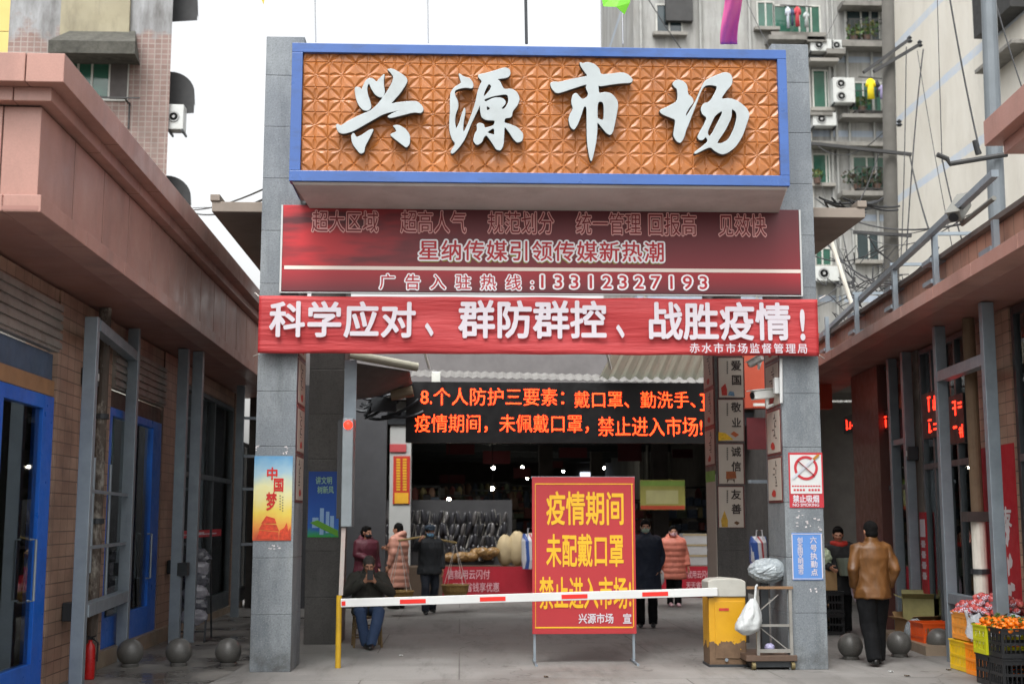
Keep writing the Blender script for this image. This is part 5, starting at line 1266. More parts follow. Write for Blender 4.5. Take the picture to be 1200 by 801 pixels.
MB().lathe([(.006, -.026), (.02, -.025), (.032, -.012), (.034, .002), (.028, .018), (.014, .025), (.004, .023)], (0, 0, .026), 14).build('fruit', ORM, tg, smooth=True, world=False)
mb = MB(); mb.ball((0, 0, .05), (.005, .005, .004), 6); mb.add([(0, 0, .051), (.028, .02, .066), (.07, .006, .06), (.03, -.02, .066)], [(0, 1, 2, 3)]); mb.build('leaf', LEAF, tg, world=False)
ap = thing('apple', (0, 0, 0), 'red apple piled on the rear fruit crates', 'apple', 'apples piled on the rear crates')
MB().lathe([(.01, .004), (.025, 0), (.038, .02), (.041, .042), (.034, .062), (.018, .07), (.005, .062)], (0, 0, 0), 14).build('fruit', APM, ap, smooth=True, world=False)
MB().cyl((0, 0, .062), (.004, 0, .082), .002, n=5).build('stalk', M('dark_timber', '3a3230', .8), ap, world=False)
apn = thing('apple', (0, 0, 0), 'red apple in a pale foam net piled on the rear fruit crates', 'apple', 'netted apples piled on the rear crates')
for ch in ap.children: c_ = ch.copy(); col.objects.link(c_); c_.parent = apn
mb = MB()
for i in range(9):
    a0 = i / 9 * 6.2832
    for s in (1, -1): mb.tube([(.044 * math.sin(q) * math.cos(a0 + s * q * .6), .044 * math.sin(q) * math.sin(a0 + s * q * .6), .034 - .036 * math.cos(q)) for q in (.3, .8, 1.3, 1.75)], .0035, 4)
mb.build('foam_net', NET, apn, world=False)
rnd = random.Random(21); first = {}
def heap(proto, x0, x1, y0, y1, z, pitch, layers, dome, cap_):
    n_ = 0
    for k in range(layers):
        sh = k * pitch * .45; x = x0 + sh
        while x < x1 - sh:
            y = y0 + sh
            while y < y1 - sh:
                if n_ >= cap_: return
                u = (x - x0) / (x1 - x0) - .5; v = (y - y0) / (y1 - y0) - .5
                loc = (x + rnd.uniform(-.008, .008), y + rnd.uniform(-.008, .008), z + k * pitch * .62 + dome * (1 - 2.4 * (u * u + v * v)) + rnd.uniform(-.004, .004))
                p_ = proto if not callable(proto) else proto()
                if p_ not in first: o = p_; first[p_] = 1
                else: o = dup(p_)
                o.location = loc; o.rotation_euler = (rnd.uniform(-.6, .6), rnd.uniform(-.6, .6), rnd.uniform(0, 6.28)); n_ += 1; q_ = rnd.uniform(.84, 1.16); o.scale = (q_, q_, q_ * rnd.uniform(.88, 1.02))
                y += pitch
            x += pitch
heap(tg, KX + .05, KX + .58, KY + .03, KY + .33, .575, .068, 2, .06, 90)
heap(tg, KX + .04, KX + .54, KY + .4, KY + .69, .585, .068, 2, .04, 60)
heap(tg, KX + .66, KX + 1.2, KY + .04, KY + .36, .575, .068, 2, .05, 70)
pick = lambda: apn if rnd.random() < .55 else ap
heap(pick, 5.88, 6.38, 14.32, 14.86, .68, .086, 3, .09, 80)
heap(pick, 5.9, 6.36, 14.9, 15.36, .64, .086, 2, .07, 45)
heap(pick, 6.42, 6.98, 14.46, 15.3, .68, .088, 2, .07, 80)
for o in (tg, ap, apn): pass
c = (6.0, 14.62, .62)
BGM = M('thin_white_bag', 'cfd3d8', .25, var=.1, scale=12, bump=.6, bscale=20)
def skirt(u, v):
    p = 6.2832 * u; sx, sy = .29, .3; k = 1 + .05 * math.sin(9 * p + 4 * v) + .03 * math.sin(17 * p)
    cx_ = max(-1, min(1, 1.35 * math.cos(p))); cy_ = max(-1, min(1, 1.35 * math.sin(p)))
    return (6.12 + sx * cx_ * k, 14.58 + sy * cy_ * k, .675 - .24 * v - .04 * math.sin(5 * p))
tag(MB().sheet(skirt, 60, 8).build('plastic_bag', BGM, smooth=True), 'thin white bag lining turned over the milky apple crate', 'plastic bag')
# cartons and stock beside the stand
CARD = M('brown_cardboard', '9a7b55', .8, var=.12, dirt='6d5536', damt=.3)
def carton(c, sx, sy, h, rz, label, op=True, mat=CARD):
    t = thing('carton', c, label, 'box', rz=rz); mb = MB(); x, y = sx / 2, sy / 2; b = .006
    mb.box(-x, x, -y, -y + b, 0, h); mb.box(-x, x, y - b, y, 0, h); mb.box(-x, -x + b, -y + b, y - b, 0, h); mb.box(x - b, x, -y + b, y - b, 0, h); mb.box(-x + b, x - b, -y + b, y - b, 0, b)
    mb.build('box', mat, t, world=False); mb = MB()
    if op: mb.add([(-x, -y, h), (x, -y, h), (x + .01, -y - .1, h + .07), (-x - .01, -y - .1, h + .07)], [(0, 1, 2, 3)]); mb.add([(-x, -y, h), (-x, y, h), (-x - .11, y, h + .05), (-x - .11, -y, h + .05)], [(0, 1, 2, 3)]); mb.add([(x, y, h), (-x, y, h), (-x, y + .06, h + .1), (x, y + .06, h + .1)], [(0, 1, 2, 3)])
    else: mb.box(-x - .003, x + .003, -y - .003, y + .003, h - .004, h + .004)
    mb.build('flap', mat, t, solid=.004, world=False); return t
g = gr(1074, 757); tc = carton(g + V(.15, .3, 0), .5, .42, .34, .2, 'open brown carton beside the deep orange crate')
carton(g + V(.15, .3, .345), .42, .34, .3, -.3, 'open carton with green edge tilted on top of another carton', True, M('printed_carton', '8f8a5a', .7, var=.3, scale=3))
tag(bagmesh(MB(), g + V(-.02, -.06, .2), (.16, .12, .19), 8).build('plastic_bag', PB), 'clear plastic sack in front of the open brown carton', 'plastic bag')
g = gr(972, 744)
for k, (dx, dz, w_, lb) in enumerate(((.0, 0, .5, 'black crate at the floor of the right shop doorway'), (.0, .33, .5, 'black crate stacked second in right shop doorway'))):
    crate('plastic_crate', g + V(dx, .25, dz + .004), w_, .45, .31, CK_, lb)
carton(g + V(-.05, .25, .67), .42, .36, .3, .05, 'closed tan carton on black crates in right shop doorway', False)
carton(g + V(.05, .75, 0), .5, .4, .4, .1, 'carton on the floor behind the black crates in shop doorway', False)
g2 = gr(986, 735); tag(bagmesh(MB(), Vector((g.x + .42, g.y - .06, .72)), (.08, .06, .22), 12).build('plastic_bag', M('pinkish_bag', 'b6a6b4', .35, var=.1)), 'pinkish plastic bag hanging by the cartons in shop doorway', 'plastic bag')
tag(bagmesh(MB(), Vector((g.x - .05, g.y + .22, 1.16)), (.2, .16, .17), 13).build('vegetable_bag', M('cabbage_bag', 'b3c0a4', .4, var=.3)), 'bag of pale green vegetables on top of the tan carton', 'bag')

# ------------------------------------------------------------------ market hall behind the gate
HY, HX0, HX1, HB = 26., -4.1, 6.9, 52.
hall = thing('market_hall', (1.2, HY, 0), 'dark covered market hall behind the gate with grey front beam', 'market hall')
HZ = at(600, 452, HY).z
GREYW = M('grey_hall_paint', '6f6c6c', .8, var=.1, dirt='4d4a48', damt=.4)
DK = M('dark_hall_wall', '4a4644', .9, var=.2); DK2 = M('dark_hall_ceiling', '4a4846', .9)  # dark base tones for hall walls, columns and ceiling
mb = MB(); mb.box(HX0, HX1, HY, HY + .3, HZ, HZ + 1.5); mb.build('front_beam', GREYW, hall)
mb = MB(); mb.box(HX0 - .2, HX1 + .2, HY + .31, 27.0, HZ + .05, HZ + .3); mb.box(HX0 - .2, HX1 + .2, 29.6, HB, HZ + .05, HZ + .3); mb.build('roof', DK2, hall)  # open strip between the roof parts, unseen, added to let sky light onto the stall
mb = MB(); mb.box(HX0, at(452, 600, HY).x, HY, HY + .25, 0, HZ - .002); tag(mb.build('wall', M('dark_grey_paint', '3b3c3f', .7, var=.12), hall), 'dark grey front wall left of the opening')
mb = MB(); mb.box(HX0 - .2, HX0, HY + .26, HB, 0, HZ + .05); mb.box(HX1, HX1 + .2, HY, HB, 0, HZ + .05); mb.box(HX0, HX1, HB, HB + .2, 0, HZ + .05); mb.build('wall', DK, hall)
a, b = at(456, 600, 30.), at(481, 600, 30.)
mb = MB(); mb.box(a.x, b.x, 30, 30.5, 0, HZ + .04); tag(mb.build('column', M('white_column_paint', 'aeb0ae', .6, var=.06), hall), 'white column')
for px, y in ((640, 38), (775, 34), (700, 45)):
    a = at(px, 600, y); mb = MB(); mb.box(a.x - .2, a.x + .2, y, y + .4, 0, HZ + .04); mb.build('column', DK, hall)
for y in range(30, 52, 4):
    mb = MB(); mb.bar((HX0, y, HZ - .35), (HX1, y, HZ - .35), .14, .3); mb.build('roof_truss', STEEL_D, hall)
a, b = at(1000, 500, HB - .02), at(0, 0, HB)
mb = MB(); plate(mb, (757, 534, 793, 545), HB - .05, .03); mb.build('skylight_opening', emis('daylight_pane', 'e6efff', .9), hall)
mb = MB(); plate(mb, (680, 553, 702, 560), HB - .05, .03); mb.build('skylight_opening', emis('daylight_pane', 'e6efff', .9), hall)
t = NT('pale_green_translucent_sheet'); t.base(t.mix(t.ramp(t.noise(2, 5), .35, .7), 'c6c8c0', 'a3a69c')); t.b.inputs['Roughness'].default_value = .6
tl = t.n('ShaderNodeBsdfTranslucent'); tl.inputs[0].default_value = (.62, .62, .56, 1); mx_ = t.n('ShaderNodeMixShader'); mx_.inputs[0].default_value = .55; t.l(t.b.outputs[0], mx_.inputs[1]); t.l(tl.outputs[0], mx_.inputs[2]); t.l(mx_.outputs[0], t.t.nodes['Material Output'].inputs[0]); TRSL = t.m
# corrugated eave, sheets, roller awning
mb = MB(); a, b = at(482, 437, 23.9), at(838, 446, 23.9); n = 70
vs = []
for i in range(n + 1):
    x = a.x + (b.x - a.x) * i / n; z = a.z + (b.z - a.z) * i / n + .03 * (i % 2)
    vs += [(x, 23.6, z - .1), (x, 24.38, z + .1)]
mb.add(vs, [(2 * i, 2 * i + 2, 2 * i + 3, 2 * i + 1) for i in range(n)]); tag(mb.build('corrugated_eave', M('weathered_sheet', '7d7b78', .6, .2, var=.2), solid=.01), 'corrugated eave sheet along the top of red LED screen', 'eave')
mb = MB(); a, b = at(708, 398, 22.6), at(834, 443, 23.5); n = 40; vs = []
for i in range(n + 1):
    x = a.x + (b.x - a.x) * i / n; dz = .035 * math.sin(i * 1.6)
    vs += [(x + .2 * (1 - i / n), 22.4, a.z - .1 + dz), (x, 23.5, b.z + dz)]
mb.add(vs, [(2 * i, 2 * i + 2, 2 * i + 3, 2 * i + 1) for i in range(n)]); tag(mb.build('translucent_awning', TRSL, solid=.006), 'pale green corrugated awning below the right end of banner', 'awning')
ra = thing('roller_awning', at(450, 425, 21.4), 'rolled grey awning with pale tube behind the left end of banner', 'awning')
mb = MB(); mb.cyl(at(399, 413, 21.4), at(489, 430, 21.9), .075, n=14); mb.build('roller_tube', M('ivory_enamel', 'c9c5b2', .45, dirt='8d887a', damt=.4), ra)
def sag(u, v):
    p = at(400, 421, 21.5).lerp(at(480, 433, 22.0), u); return (p.x, p.y + v * 1.4, p.z - .02 - (.52 - .42 * u * u) * math.sin(v * 1.57) * (1 - .2 * u))
MB().sheet(sag, 20, 10).build('canvas', M('grey_canvas', '77726f', .8, var=.12), ra, smooth=True, solid=.004)
for x in (503, 716):
    tag(MB().bar(at(x - 9, 398, 21.9), at(x, 432, 22.2), .035).build('tube_lamp', M('pale_tube', 'd9dbd4', .3)), 'slanting white tube hung under the banner, %s' % ('left one' if x < 600 else 'right one'), 'lamp tube', 'white tubes under the banner')
wn = thing('winch_motor', at(458, 462, 23.2), 'dark awning motor with beige drum beside the LED screen', 'motor')
mb = MB(); mb.cyl(at(458, 463, 23.1), at(484, 458, 23.1), .1, n=14); mb.build('drum', M('tan_enamel', '8d7f68', .5), wn)
mb = MB(); rnd = random.Random(4)
for i in range(16):
    p = at(rnd.uniform(412, 462), rnd.uniform(462, 492), 23.3); q = p + V(rnd.uniform(.1, .7), rnd.uniform(-.1, .1), rnd.uniform(.02, .35)); mb.tube(cable(p, q, .06, n=6), .03, 6)
mb.cb(at(450, 474, 23.3), (.45, .2, .25)); mb.build('arm_and_cables', STEEL_D, wn)
c = at(511, 442, 23.5); tag(MB().cb(c, (.16, .1, .2)).build('floodlight_box', M('pale_tube', 'd9dbd4', .3), bevel=.01), 'small white box at the top left corner of LED screen', 'box')
# LED screen
LY = 23.4
a, b = at(476, 447, LY), at(829, 519, LY)
led = thing('led_screen', ((a.x + b.x) / 2, LY, b.z), 'long black LED screen with two lines of red characters', 'screen')
MB().box(a.x, b.x, LY, LY + .14, b.z, a.z).build('screen_case', M('black_led_case', '0d0d0f', .45), led)
t = NT('red_led_dots'); x = t.n('ShaderNodeSeparateXYZ'); t.l(t.co(), x.inputs[0])
def dots(o):
    return t.math('LESS_THAN', t.math('ABSOLUTE', t.math('SUBTRACT', t.math('FRACT', t.math('MULTIPLY', o, 37.)), .5)), .38)
k = t.math('MULTIPLY', dots(x.outputs[0]), dots(x.outputs[2]))
t.base('1a0503'); t.b.inputs['Emission Color'].default_value = (1, .045, .008, 1); t.l(t.math('MULTIPLY', k, 5.), t.b.inputs['Emission Strength']); LED = t.m
txt('8.个人防护三要素：', (493, 454, 661, 475), LY - .012, LED, led, 0., label='red LED characters'); txt('戴口罩、勤洗手、', (673, 458, 815, 478), LY - .012, LED, led, 0.)
a3, b3 = at(820, 460, LY), at(828.5, 481, LY)
mb = MB(); mb.box(a3.x, b3.x, LY - .012, LY - .011, a3.z - .05, a3.z - .02); mb.box(a3.x + .03, b3.x, LY - .012, LY - .011, a3.z - .18, a3.z - .15); mb.box(a3.x, b3.x, LY - .012, LY - .011, b3.z, b3.z + .03); mb.box(a3.x + .06, a3.x + .09, LY - .012, LY - .011, b3.z + .035, a3.z - .055); mb.build('lettering', LED, led)
txt('疫情期间，未佩戴口罩，', (486, 485, 690, 507), LY - .012, LED, led, 0.); txt('禁止进入市场!', (701, 488, 823, 511), LY - .012, LED, led, 0.)
# things hung and standing inside the hall
def hsign(rect, Y, mat, label, parts=(), cat='sign', group=None, name='hanging_sign'):
    a, b = at(rect[0], rect[1], Y), at(rect[2], rect[3], Y); t = thing(name, ((a.x + b.x) / 2, Y, b.z), label, cat, group)
    MB().box(a.x, b.x, Y, Y + .05, b.z, a.z).build('panel', mat, t)
    for r, m in parts:
        mb = MB(); plate(mb, r, Y - .006, .004); mb.build('printed_band', m, t)
    return t
YLB = M('lemon_sign_face', '878240', .5, var=.1); GRB = M('green_sign_band', '6f8a3a', .5)
hsign((750, 562, 803, 597), 31., YLB, 'yellow green shop board hanging in the hall right of notice board', (((750.5, 563, 802.5, 569), GRB), ((757, 574, 795, 590), M('pale_yellow_print', '9a9668', .5)), ((750.5, 592, 802.5, 596.5), M('red_board_band', '9a3a20', .5))))
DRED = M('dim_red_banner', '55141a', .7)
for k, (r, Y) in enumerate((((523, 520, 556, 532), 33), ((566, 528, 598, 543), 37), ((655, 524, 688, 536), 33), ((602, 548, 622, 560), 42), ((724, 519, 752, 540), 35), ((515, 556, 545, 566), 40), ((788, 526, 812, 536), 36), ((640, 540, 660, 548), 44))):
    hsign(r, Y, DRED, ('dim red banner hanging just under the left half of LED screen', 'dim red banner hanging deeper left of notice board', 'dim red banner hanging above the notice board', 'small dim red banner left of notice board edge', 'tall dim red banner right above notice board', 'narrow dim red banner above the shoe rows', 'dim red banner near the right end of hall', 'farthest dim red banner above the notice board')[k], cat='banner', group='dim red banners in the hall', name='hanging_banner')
ws = hsign((461, 534, 480, 590), 29.97, M('red_scroll_print', 'b5301f', .6), 'red and yellow vertical scroll on the white hall column', (((462.5, 577, 478.5, 589.5), M('gold_print', 'dba52c', .5)),), 'poster', name='scroll')
mb = MB()
for i in range(12): plate(mb, (464.5, 537 + i * 3.2, 469, 539.2 + i * 3.2), 29.962, .004); plate(mb, (472, 537 + i * 3.2, 476.5, 539.2 + i * 3.2), 29.962, .004)
mb.build('column_of_marks', M('gold_print', 'dba52c', .5), ws)
hsign((457, 520, 476, 529), 29.96, M('pink_red_plate', 'b5494c', .6), 'small reddish plate above the scroll on white column', cat='sign')
for k, (px, py, Y, r) in enumerate(((578, 548, 40, .11), (577, 572, 36, .11), (526, 585, 33, .1), (618, 560, 46, .09), (436, 552, 34, .1), (442, 597, 31, .09), (755, 610, 38, .1), (660, 552, 45, .08), (708, 548, 42, .08), (612, 547, 44, .08), (795, 570, 43, .08))):
    c = at(px, py, Y); t = thing('pendant_lamp', c, 'small lit hanging bulb in the dark hall, ' + ('highest left of the notice board', 'second below it', 'just above the shoe rows', 'beside the board top', 'left of the white column', 'lowest left', 'over the navy coated man', 'first above the board', 'second above the board', 'deepest left', 'near the right pillar')[k], 'lamp', 'lit bulbs in the hall')
    mb = MB(); r *= .45; mb.ball(c, r, 10); mb.build('bulb', emis('lit_bulb', 'fff6e4', 45), t, smooth=True); mb = MB(); mb.cyl(c + V(0, 0, r), Vector((c.x, c.y, HZ)), .01, n=5); mb.cyl(c + V(0, 0, r * .9), c + V(0, 0, r * 2), r * .5, r * .3, n=8); mb.build('cord', BLACK, t)
# goods stall with the red front
TY = 29.2
a, b = at(519, 664, TY), at(836, 697, TY)
stl = thing('goods_stall', ((a.x + b.x) / 2, TY, 0), 'long stall with red printed front cloth below hanging shoes', 'stall')
MB().box(a.x - 1.2, b.x, TY + .03, TY + 1.2, .0, a.z).build('counter', M('stall_board', '5a4a3c', .7), stl)
MB().box(a.x, b.x, TY, TY + .02, .02, a.z + .01).build('front_cloth', M('red_stall_print', 'a8182b', .6, var=.08), stl)
txt('信就用云闪付', (524, 667, 574, 678), TY - .01, M('pale_stall_print', 'd9aab0', .6), stl, .01); txt('天天省钱享优惠', (530, 682, 585, 693), TY - .01, M('pale_stall_print', 'd9aab0', .6), stl, .01)
txt('信就用云闪付', (800, 668, 833, 677), TY - .01, M('pale_stall_print', 'd9aab0', .6), stl, .01); txt('天天省钱享', (804, 681, 833, 689), TY - .01, M('pale_stall_print', 'd9aab0', .6), stl, .01)
mb = MB(); c = at(812, 690, TY); mb.lathe([(.02, 0), (.16, .005), (.16, .02), (.1, .2), (.02, .24)], (c.x, TY - .02, c.z - .12), 14, 0, None); 
MB().box(at(440, 600, TY + 1.3).x, at(600, 600, TY + 1.3).x, TY + 1.3, TY + 1.36, .6, 2.2).build('hanging_board', M('stall_back', '3a3a3c', .8), stl)
# shoes hanging in rows
sh = thing('shoe', (0, 0, 0), 'dark wrapped shoe hanging in rows above the stall', 'shoe', 'dark shoes hanging above the stall')
SHM = [M('dark_shoe_a', '2c2c30', .3, var=.3), M('dark_shoe_b', '4c4a4a', .25, var=.3), M('grey_shoe_c', '7a7874', .3, var=.2)]
mb = MB(); mb.tube([(0, 0, .12), (0, -.01, .04), (0, -.02, -.05), (0, -.0, -.13)], [(.04, .045), (.05, .05), (.052, .035), (.035, .02)], 10, fx=(1, 0, 0), rnd=True); up_ = mb.build('upper', SHM[0], sh, smooth=True, world=False)
mb = MB(); mb.tube([(0, .035, .14), (0, .04, .02), (0, .03, -.14)], [(.038, .01), (.042, .01), (.05, .01)], 10, fx=(1, 0, 0), rnd=True); mb.build('sole', M('shoe_sole', '8d8a84', .6), sh, world=False)
rnd = random.Random(9); k = 0
for row, py in enumerate((607, 621, 635, 647)):
    for i in range(22 if row < 3 else 12):
        px = 447 + i * 6.9 + rnd.uniform(-1.5, 1.5) if row < 3 else 520 + i * 5 + rnd.uniform(-1, 1); p = at(px, py + rnd.uniform(-1.5, 1.5), TY + 1.2)
        o = sh if k == 0 else dup(sh); k += 1
        o.location = p; o.rotation_euler = (rnd.uniform(-.15, .15), rnd.uniform(-.3, .3), rnd.uniform(-.7, .7)); s_ = rnd.uniform(.9, 1.25); o.scale = (s_, s_, s_)
        up = [c_ for c_ in o.children if c_.name.startswith('upper')][0]
        if k > 1:
            up.data = {0: SHM[0], 1: SHM[1], 2: SHM[2]} and up.data
for m_i in (1, 2):
    me = up_.data.copy(); me.materials.clear(); me.materials.append(SHM[m_i])
    for j, o in enumerate([x for x in col.objects if x.name.startswith('upper') and x.parent and x.parent.name.startswith('shoe')]):
        if (j * 7 + 3) % (3 + m_i * 2) == 0: o.data = me
# sacks, pillows and striped bags on the stall
SACK = M('cream_rice_sack', 'b3a27f', .75, var=.1, bump=.3, bscale=40)
for k, (px, py, rx, rz_) in enumerate(((592, 640, .2, .36), (606, 637, .22, .4), (622, 640, .22, .38))):
    p = at(px, py, TY + .5); tag(bagmesh(MB(), (p.x, TY + .5, a.z + rz_), (rx, .16, rz_), 20 + k, amp=.05).build('grain_sack', SACK, smooth=True), 'plump cream sack on the stall, %s' % ('left one beside brown packets', 'middle one', 'right one beside the notice board')[k], 'sack', 'cream sacks on the stall')
rnd = random.Random(3)
for k in range(9):
    p = at(528 + k * 6.2, 655 + rnd.uniform(-4, 2) - k * .8, TY + .35); tag(bagmesh(MB(), (p.x, TY + .3 + .1 * (k % 2), p.z), (.17, .12, .11), 40 + k, n=12, amp=.12).build('food_packet', M('brown_packet', '8a6b42', .3, var=.3, scale=10)), 'glossy brown packet heaped on the stall front', 'packet', 'brown packets on the stall')
STR = NT('striped_woven_bag'); t = STR; x = t.n('ShaderNodeSeparateXYZ'); t.l(t.co(), x.inputs[0]); fr_ = t.math('FRACT', t.math('MULTIPLY', t.math('ADD', x.outputs[0], t.math('MULTIPLY', x.outputs[1], .6)), 3.4)); r_ = t.n('ShaderNodeValToRGB'); r_.color_ramp.interpolation = 'CONSTANT'
for i, (p_, c_) in enumerate(((0, 'c4c4c8'), (.3, '2f4f94'), (.5, 'c4c4c8'), (.72, 'a83a40'), (.86, 'c4c4c8'))):
    e = r_.color_ramp.elements[i] if i < 2 else r_.color_ramp.elements.new(p_); e.position = p_; e.color = (*lin(c_), 1)
t.l(fr_, r_.inputs[0]); t.base(r_.outputs[0]); t.b.inputs['Roughness'].default_value = .45; STR = t.m
def striped(px0, px1, py0, py1, Y, label):
    p, q = at(px0, py0, Y), at(px1, py1, Y); c = (p + q) / 2; t = thing('striped_bag', (c.x, Y, q.z), label, 'bag')
    mb = MB(); w_, h_ = abs(q.x - p.x) / 2, abs(p.z - q.z) / 2
    mb.tube([(c.x, Y, c.z - h_), (c.x, Y, c.z - h_ * .5), (c.x, Y, c.z + h_ * .6), (c.x, Y, c.z + h_)], [(w_ * .9, .16), (w_, .2), (w_, .17), (w_ * .85, .06)], 16, fx=(1, 0, 0), rnd=False); mb.build('bag', STR, t)
    mb = MB(); mb.tube([(c.x - w_ * .4, Y - .1, c.z + h_ * .7), (c.x - w_ * .3, Y - .1, c.z + h_ + .12), (c.x + w_ * .3, Y - .1, c.z + h_ + .12), (c.x + w_ * .4, Y - .1, c.z + h_ * .7)], .012); mb.build('bag_handle', STR, t)
striped(611, 633, 625, 666, TY - .3, 'red blue and white striped woven bag left of the notice board'); striped(878, 900, 628, 665, 25.5, 'striped woven bag seen between the right pillars')
# loaded stalls deep in the hall
HG = [M('hall_goods_' + c_, c_, .6, var=.2) for c_ in ('6e3835', '3c4a5c', '7d7450', '505c4a', '8a8a88', '5a483c', '7d6252', '2c2c30')]
rnd = random.Random(17); nst = 0
WHERE = ('behind the shoe rows', 'hidden partly by the notice board', 'beside the rear right pillar', 'at the far left end', 'behind the salmon coated woman', 'left of the notice board', 'over the shoe rows', 'near the white column', 'under the yellow green board', 'right behind the notice board', 'at the far back middle', 'at the far back right')
for k, (px, w_, h_, Y) in enumerate(((532, 2.0, 2.4, 35), (700, 2.4, 2.2, 34), (815, 1.6, 2.6, 34), (500, 2.2, 2.8, 40), (765, 1.8, 2.3, 37), (600, 2.4, 2.6, 38), (560, 2.2, 3.0, 44), (487, 1.2, 2.6, 33.5), (790, 2.0, 2.7, 42), (665, 2.4, 2.8, 42), (620, 2.6, 3.0, 48), (735, 2.6, 3.0, 48))):
    p = at(px, 608, Y); t = thing('market_stall', (p.x, Y, 0), 'dim loaded stall deep in the hall, ' + WHERE[k], 'stall', 'dim stalls deep in the hall')
    MB().box(p.x - w_ / 2, p.x + w_ / 2, Y, Y + .8, 0, .8).build('counter', HG[(k * 3) % 8], t)
    mb = MB()
    for sx_ in (-1, 1): mb.bar((p.x + sx_ * w_ / 2, Y + .7, .8), (p.x + sx_ * w_ / 2, Y + .7, h_), .05)
    for z in (1.3, 1.8, h_): mb.bar((p.x - w_ / 2, Y + .7, z), (p.x + w_ / 2, Y + .7, z), .05)
    mb.build('rack', STEEL_D, t)
    mb = MB(); tone = rnd.randrange(8)
    for row in range(int((h_ - .8) / .32)):
        x = p.x - w_ / 2
        while x < p.x + w_ / 2 - .1:
            d = rnd.uniform(.1, .32); hh = rnd.uniform(.12, .3); mb.box(x, x + d * .92, Y + .15 + .12 * row * .5, Y + .62, .82 + .32 * row, .82 + .32 * row + hh, tone if rnd.random() < .4 else rnd.randrange(8)); x += d
    mb.build('stacked_goods', HG, t)['kind'] = 'stuff'
    mb = MB(); n_ = int(w_ / .22)
    for i in range(n_):
        if rnd.random() < .75: x = p.x - w_ / 2 + .12 + i * .22; l_ = rnd.uniform(.3, .6); mb.tube([(x, Y + .6, h_ - .02), (x, Y + .6, h_ - .12), (x, Y + .6, h_ - l_)], [(.03, .02), (.09, .04), (.1, .05)], 8, rnd.randrange(8), fx=(1, 0, 0))
    mb.build('hung_goods', HG, t)['kind'] = 'stuff'
mb = MB(); p, q = at(800, 625, 29.9), at(832, 662, 29.9); 
for i in range(3):
    z0 = q.z + (p.z - q.z) * i / 3; t = thing('white_carton', (p.x, 30, z0), 'pale carton in a stack by the rear right pillar, ' + ('bottom', 'middle', 'top')[i], 'box', 'pale cartons by the rear right pillar'); MB().box(p.x, q.x, 29.9, 30.4, z0 + .003, z0 + (p.z - q.z) / 3 - .003).build('box', M('pale_carton', '9b9a9a', .8), t); MB().box(p.x, q.x, 29.893, 29.898, z0 + .2, z0 + .24).build('tape', M('tan_tape', '9a8a6a', .5), t)
# what shows between the two right pillars: an orange shop fascia and dim shop
os_ = thing('snack_shop', (5.1, 23.2, 0), 'orange red shop front glimpsed between the two right pillars', 'shop front')
a, b = at(872, 415, 23.2), at(925, 478, 23.2)
MB().box(a.x, b.x + .8, 23.2, 23.5, b.z, a.z + .4).build('fascia', M('orange_red_paint', 'a8432a', .6, var=.12), os_)
a, b = at(876, 489, 23.2), at(925, 526, 23.2); MB().box(a.x, b.x + .5, 23.25, 23.3, b.z, a.z).build('sign_panel', M('dim_red_banner', '7d1a22', .7), os_)
a = at(905, 600, 23.2); MB().box(a.x - .04, a.x + .08, 23.2, 23.3, 0, at(905, 478, 23.2).z).build('post', M('dull_orange_post', '8a5a48', .6), os_)
a, b = at(876, 564, 23.2), at(918, 568, 23.2); MB().bar(Vector((a.x, 23.15, a.z)), Vector((b.x, 23.15, a.z)), .06).build('rail', STEEL, os_)
c = at(905, 474, 23.1); tag(MB().bar(c - V(.35, 0, 0), c + V(.35, 0, 0), .05).build('strip_light', M('pale_tube', 'd9dbd4', .3)), 'white strip lamp under the orange red fascia', 'lamp')

# ------------------------------------------------------------------ apartment blocks behind
WINF = M('pale_window_frame', 'b9bab4', .5); GLG = M('green_window_glass', '2f5a4c', .08, var=.3, scale=1.2, spec=.8); GLD = M('dark_window_glass', '27363a', .08, var=.3, scale=1.2, spec=.8)
BARM = M('dark_window_bars', '3b3b3b', .6, .3)
def window(root, rect, Y, glassm, sill=True, mull=(.5,), cage=False, th=.05, hood=False):
    a, b = at(rect[0], rect[1], Y), at(rect[2], rect[3], Y); f = .05
    mb = MB(); x0, x1, z0, z1 = a.x, b.x, b.z, a.z
    mb.box(x0, x1, Y - .04, Y + .02, z1 - f, z1); mb.box(x0, x1, Y - .04, Y + .02, z0, z0 + f); mb.box(x0, x0 + f, Y - .04, Y + .02, z0 + f, z1 - f); mb.box(x1 - f, x1, Y - .04, Y + .02, z0 + f, z1 - f)
    for m in mull: x = x0 + (x1 - x0) * m; mb.box(x - f / 2, x + f / 2, Y - .035, Y + .02, z0 + f, z1 - f)
    w_ = mb.build('window', WINF, root)
    MB().box(x0 + f * .9, x1 - f * .9, Y - .01, Y + .0, z0 + f * .9, z1 - f * .9).build('pane', glassm, w_)
    if sill: MB().box(x0 - .12, x1 + .12, Y - .25, Y + .0, z0 - .12, z0 - .003).build('sill', CONC, w_)
    if hood: MB().box(x0 - .2, x1 + .2, Y - .6, Y, z1 + .1, z1 + .22).build('hood', CONC, w_)
    if cage:
        mb = MB(); n = int((x1 - x0) / .16)
        for i in range(n + 1): x = x0 + (x1 - x0) * i / n; mb.bar((x, Y - .5, z0 - .1), (x, Y - .5, z0 + (z1 - z0) * .55), .018)
        for z in (z0 - .1, z0 + (z1 - z0) * .55): mb.bar((x0, Y - .5, z), (x1, Y - .5, z), .025); mb.bar((x0, Y - .5, z), (x0, Y, z), .025); mb.bar((x1, Y - .5, z), (x1, Y, z), .025)
        for i in range(6): y = Y - .5 + .1 * i; mb.bar((x0, y, z0 - .1), (x1, y, z0 - .1), .02)
        mb.build('flower_cage', BARM, w_)
    return w_
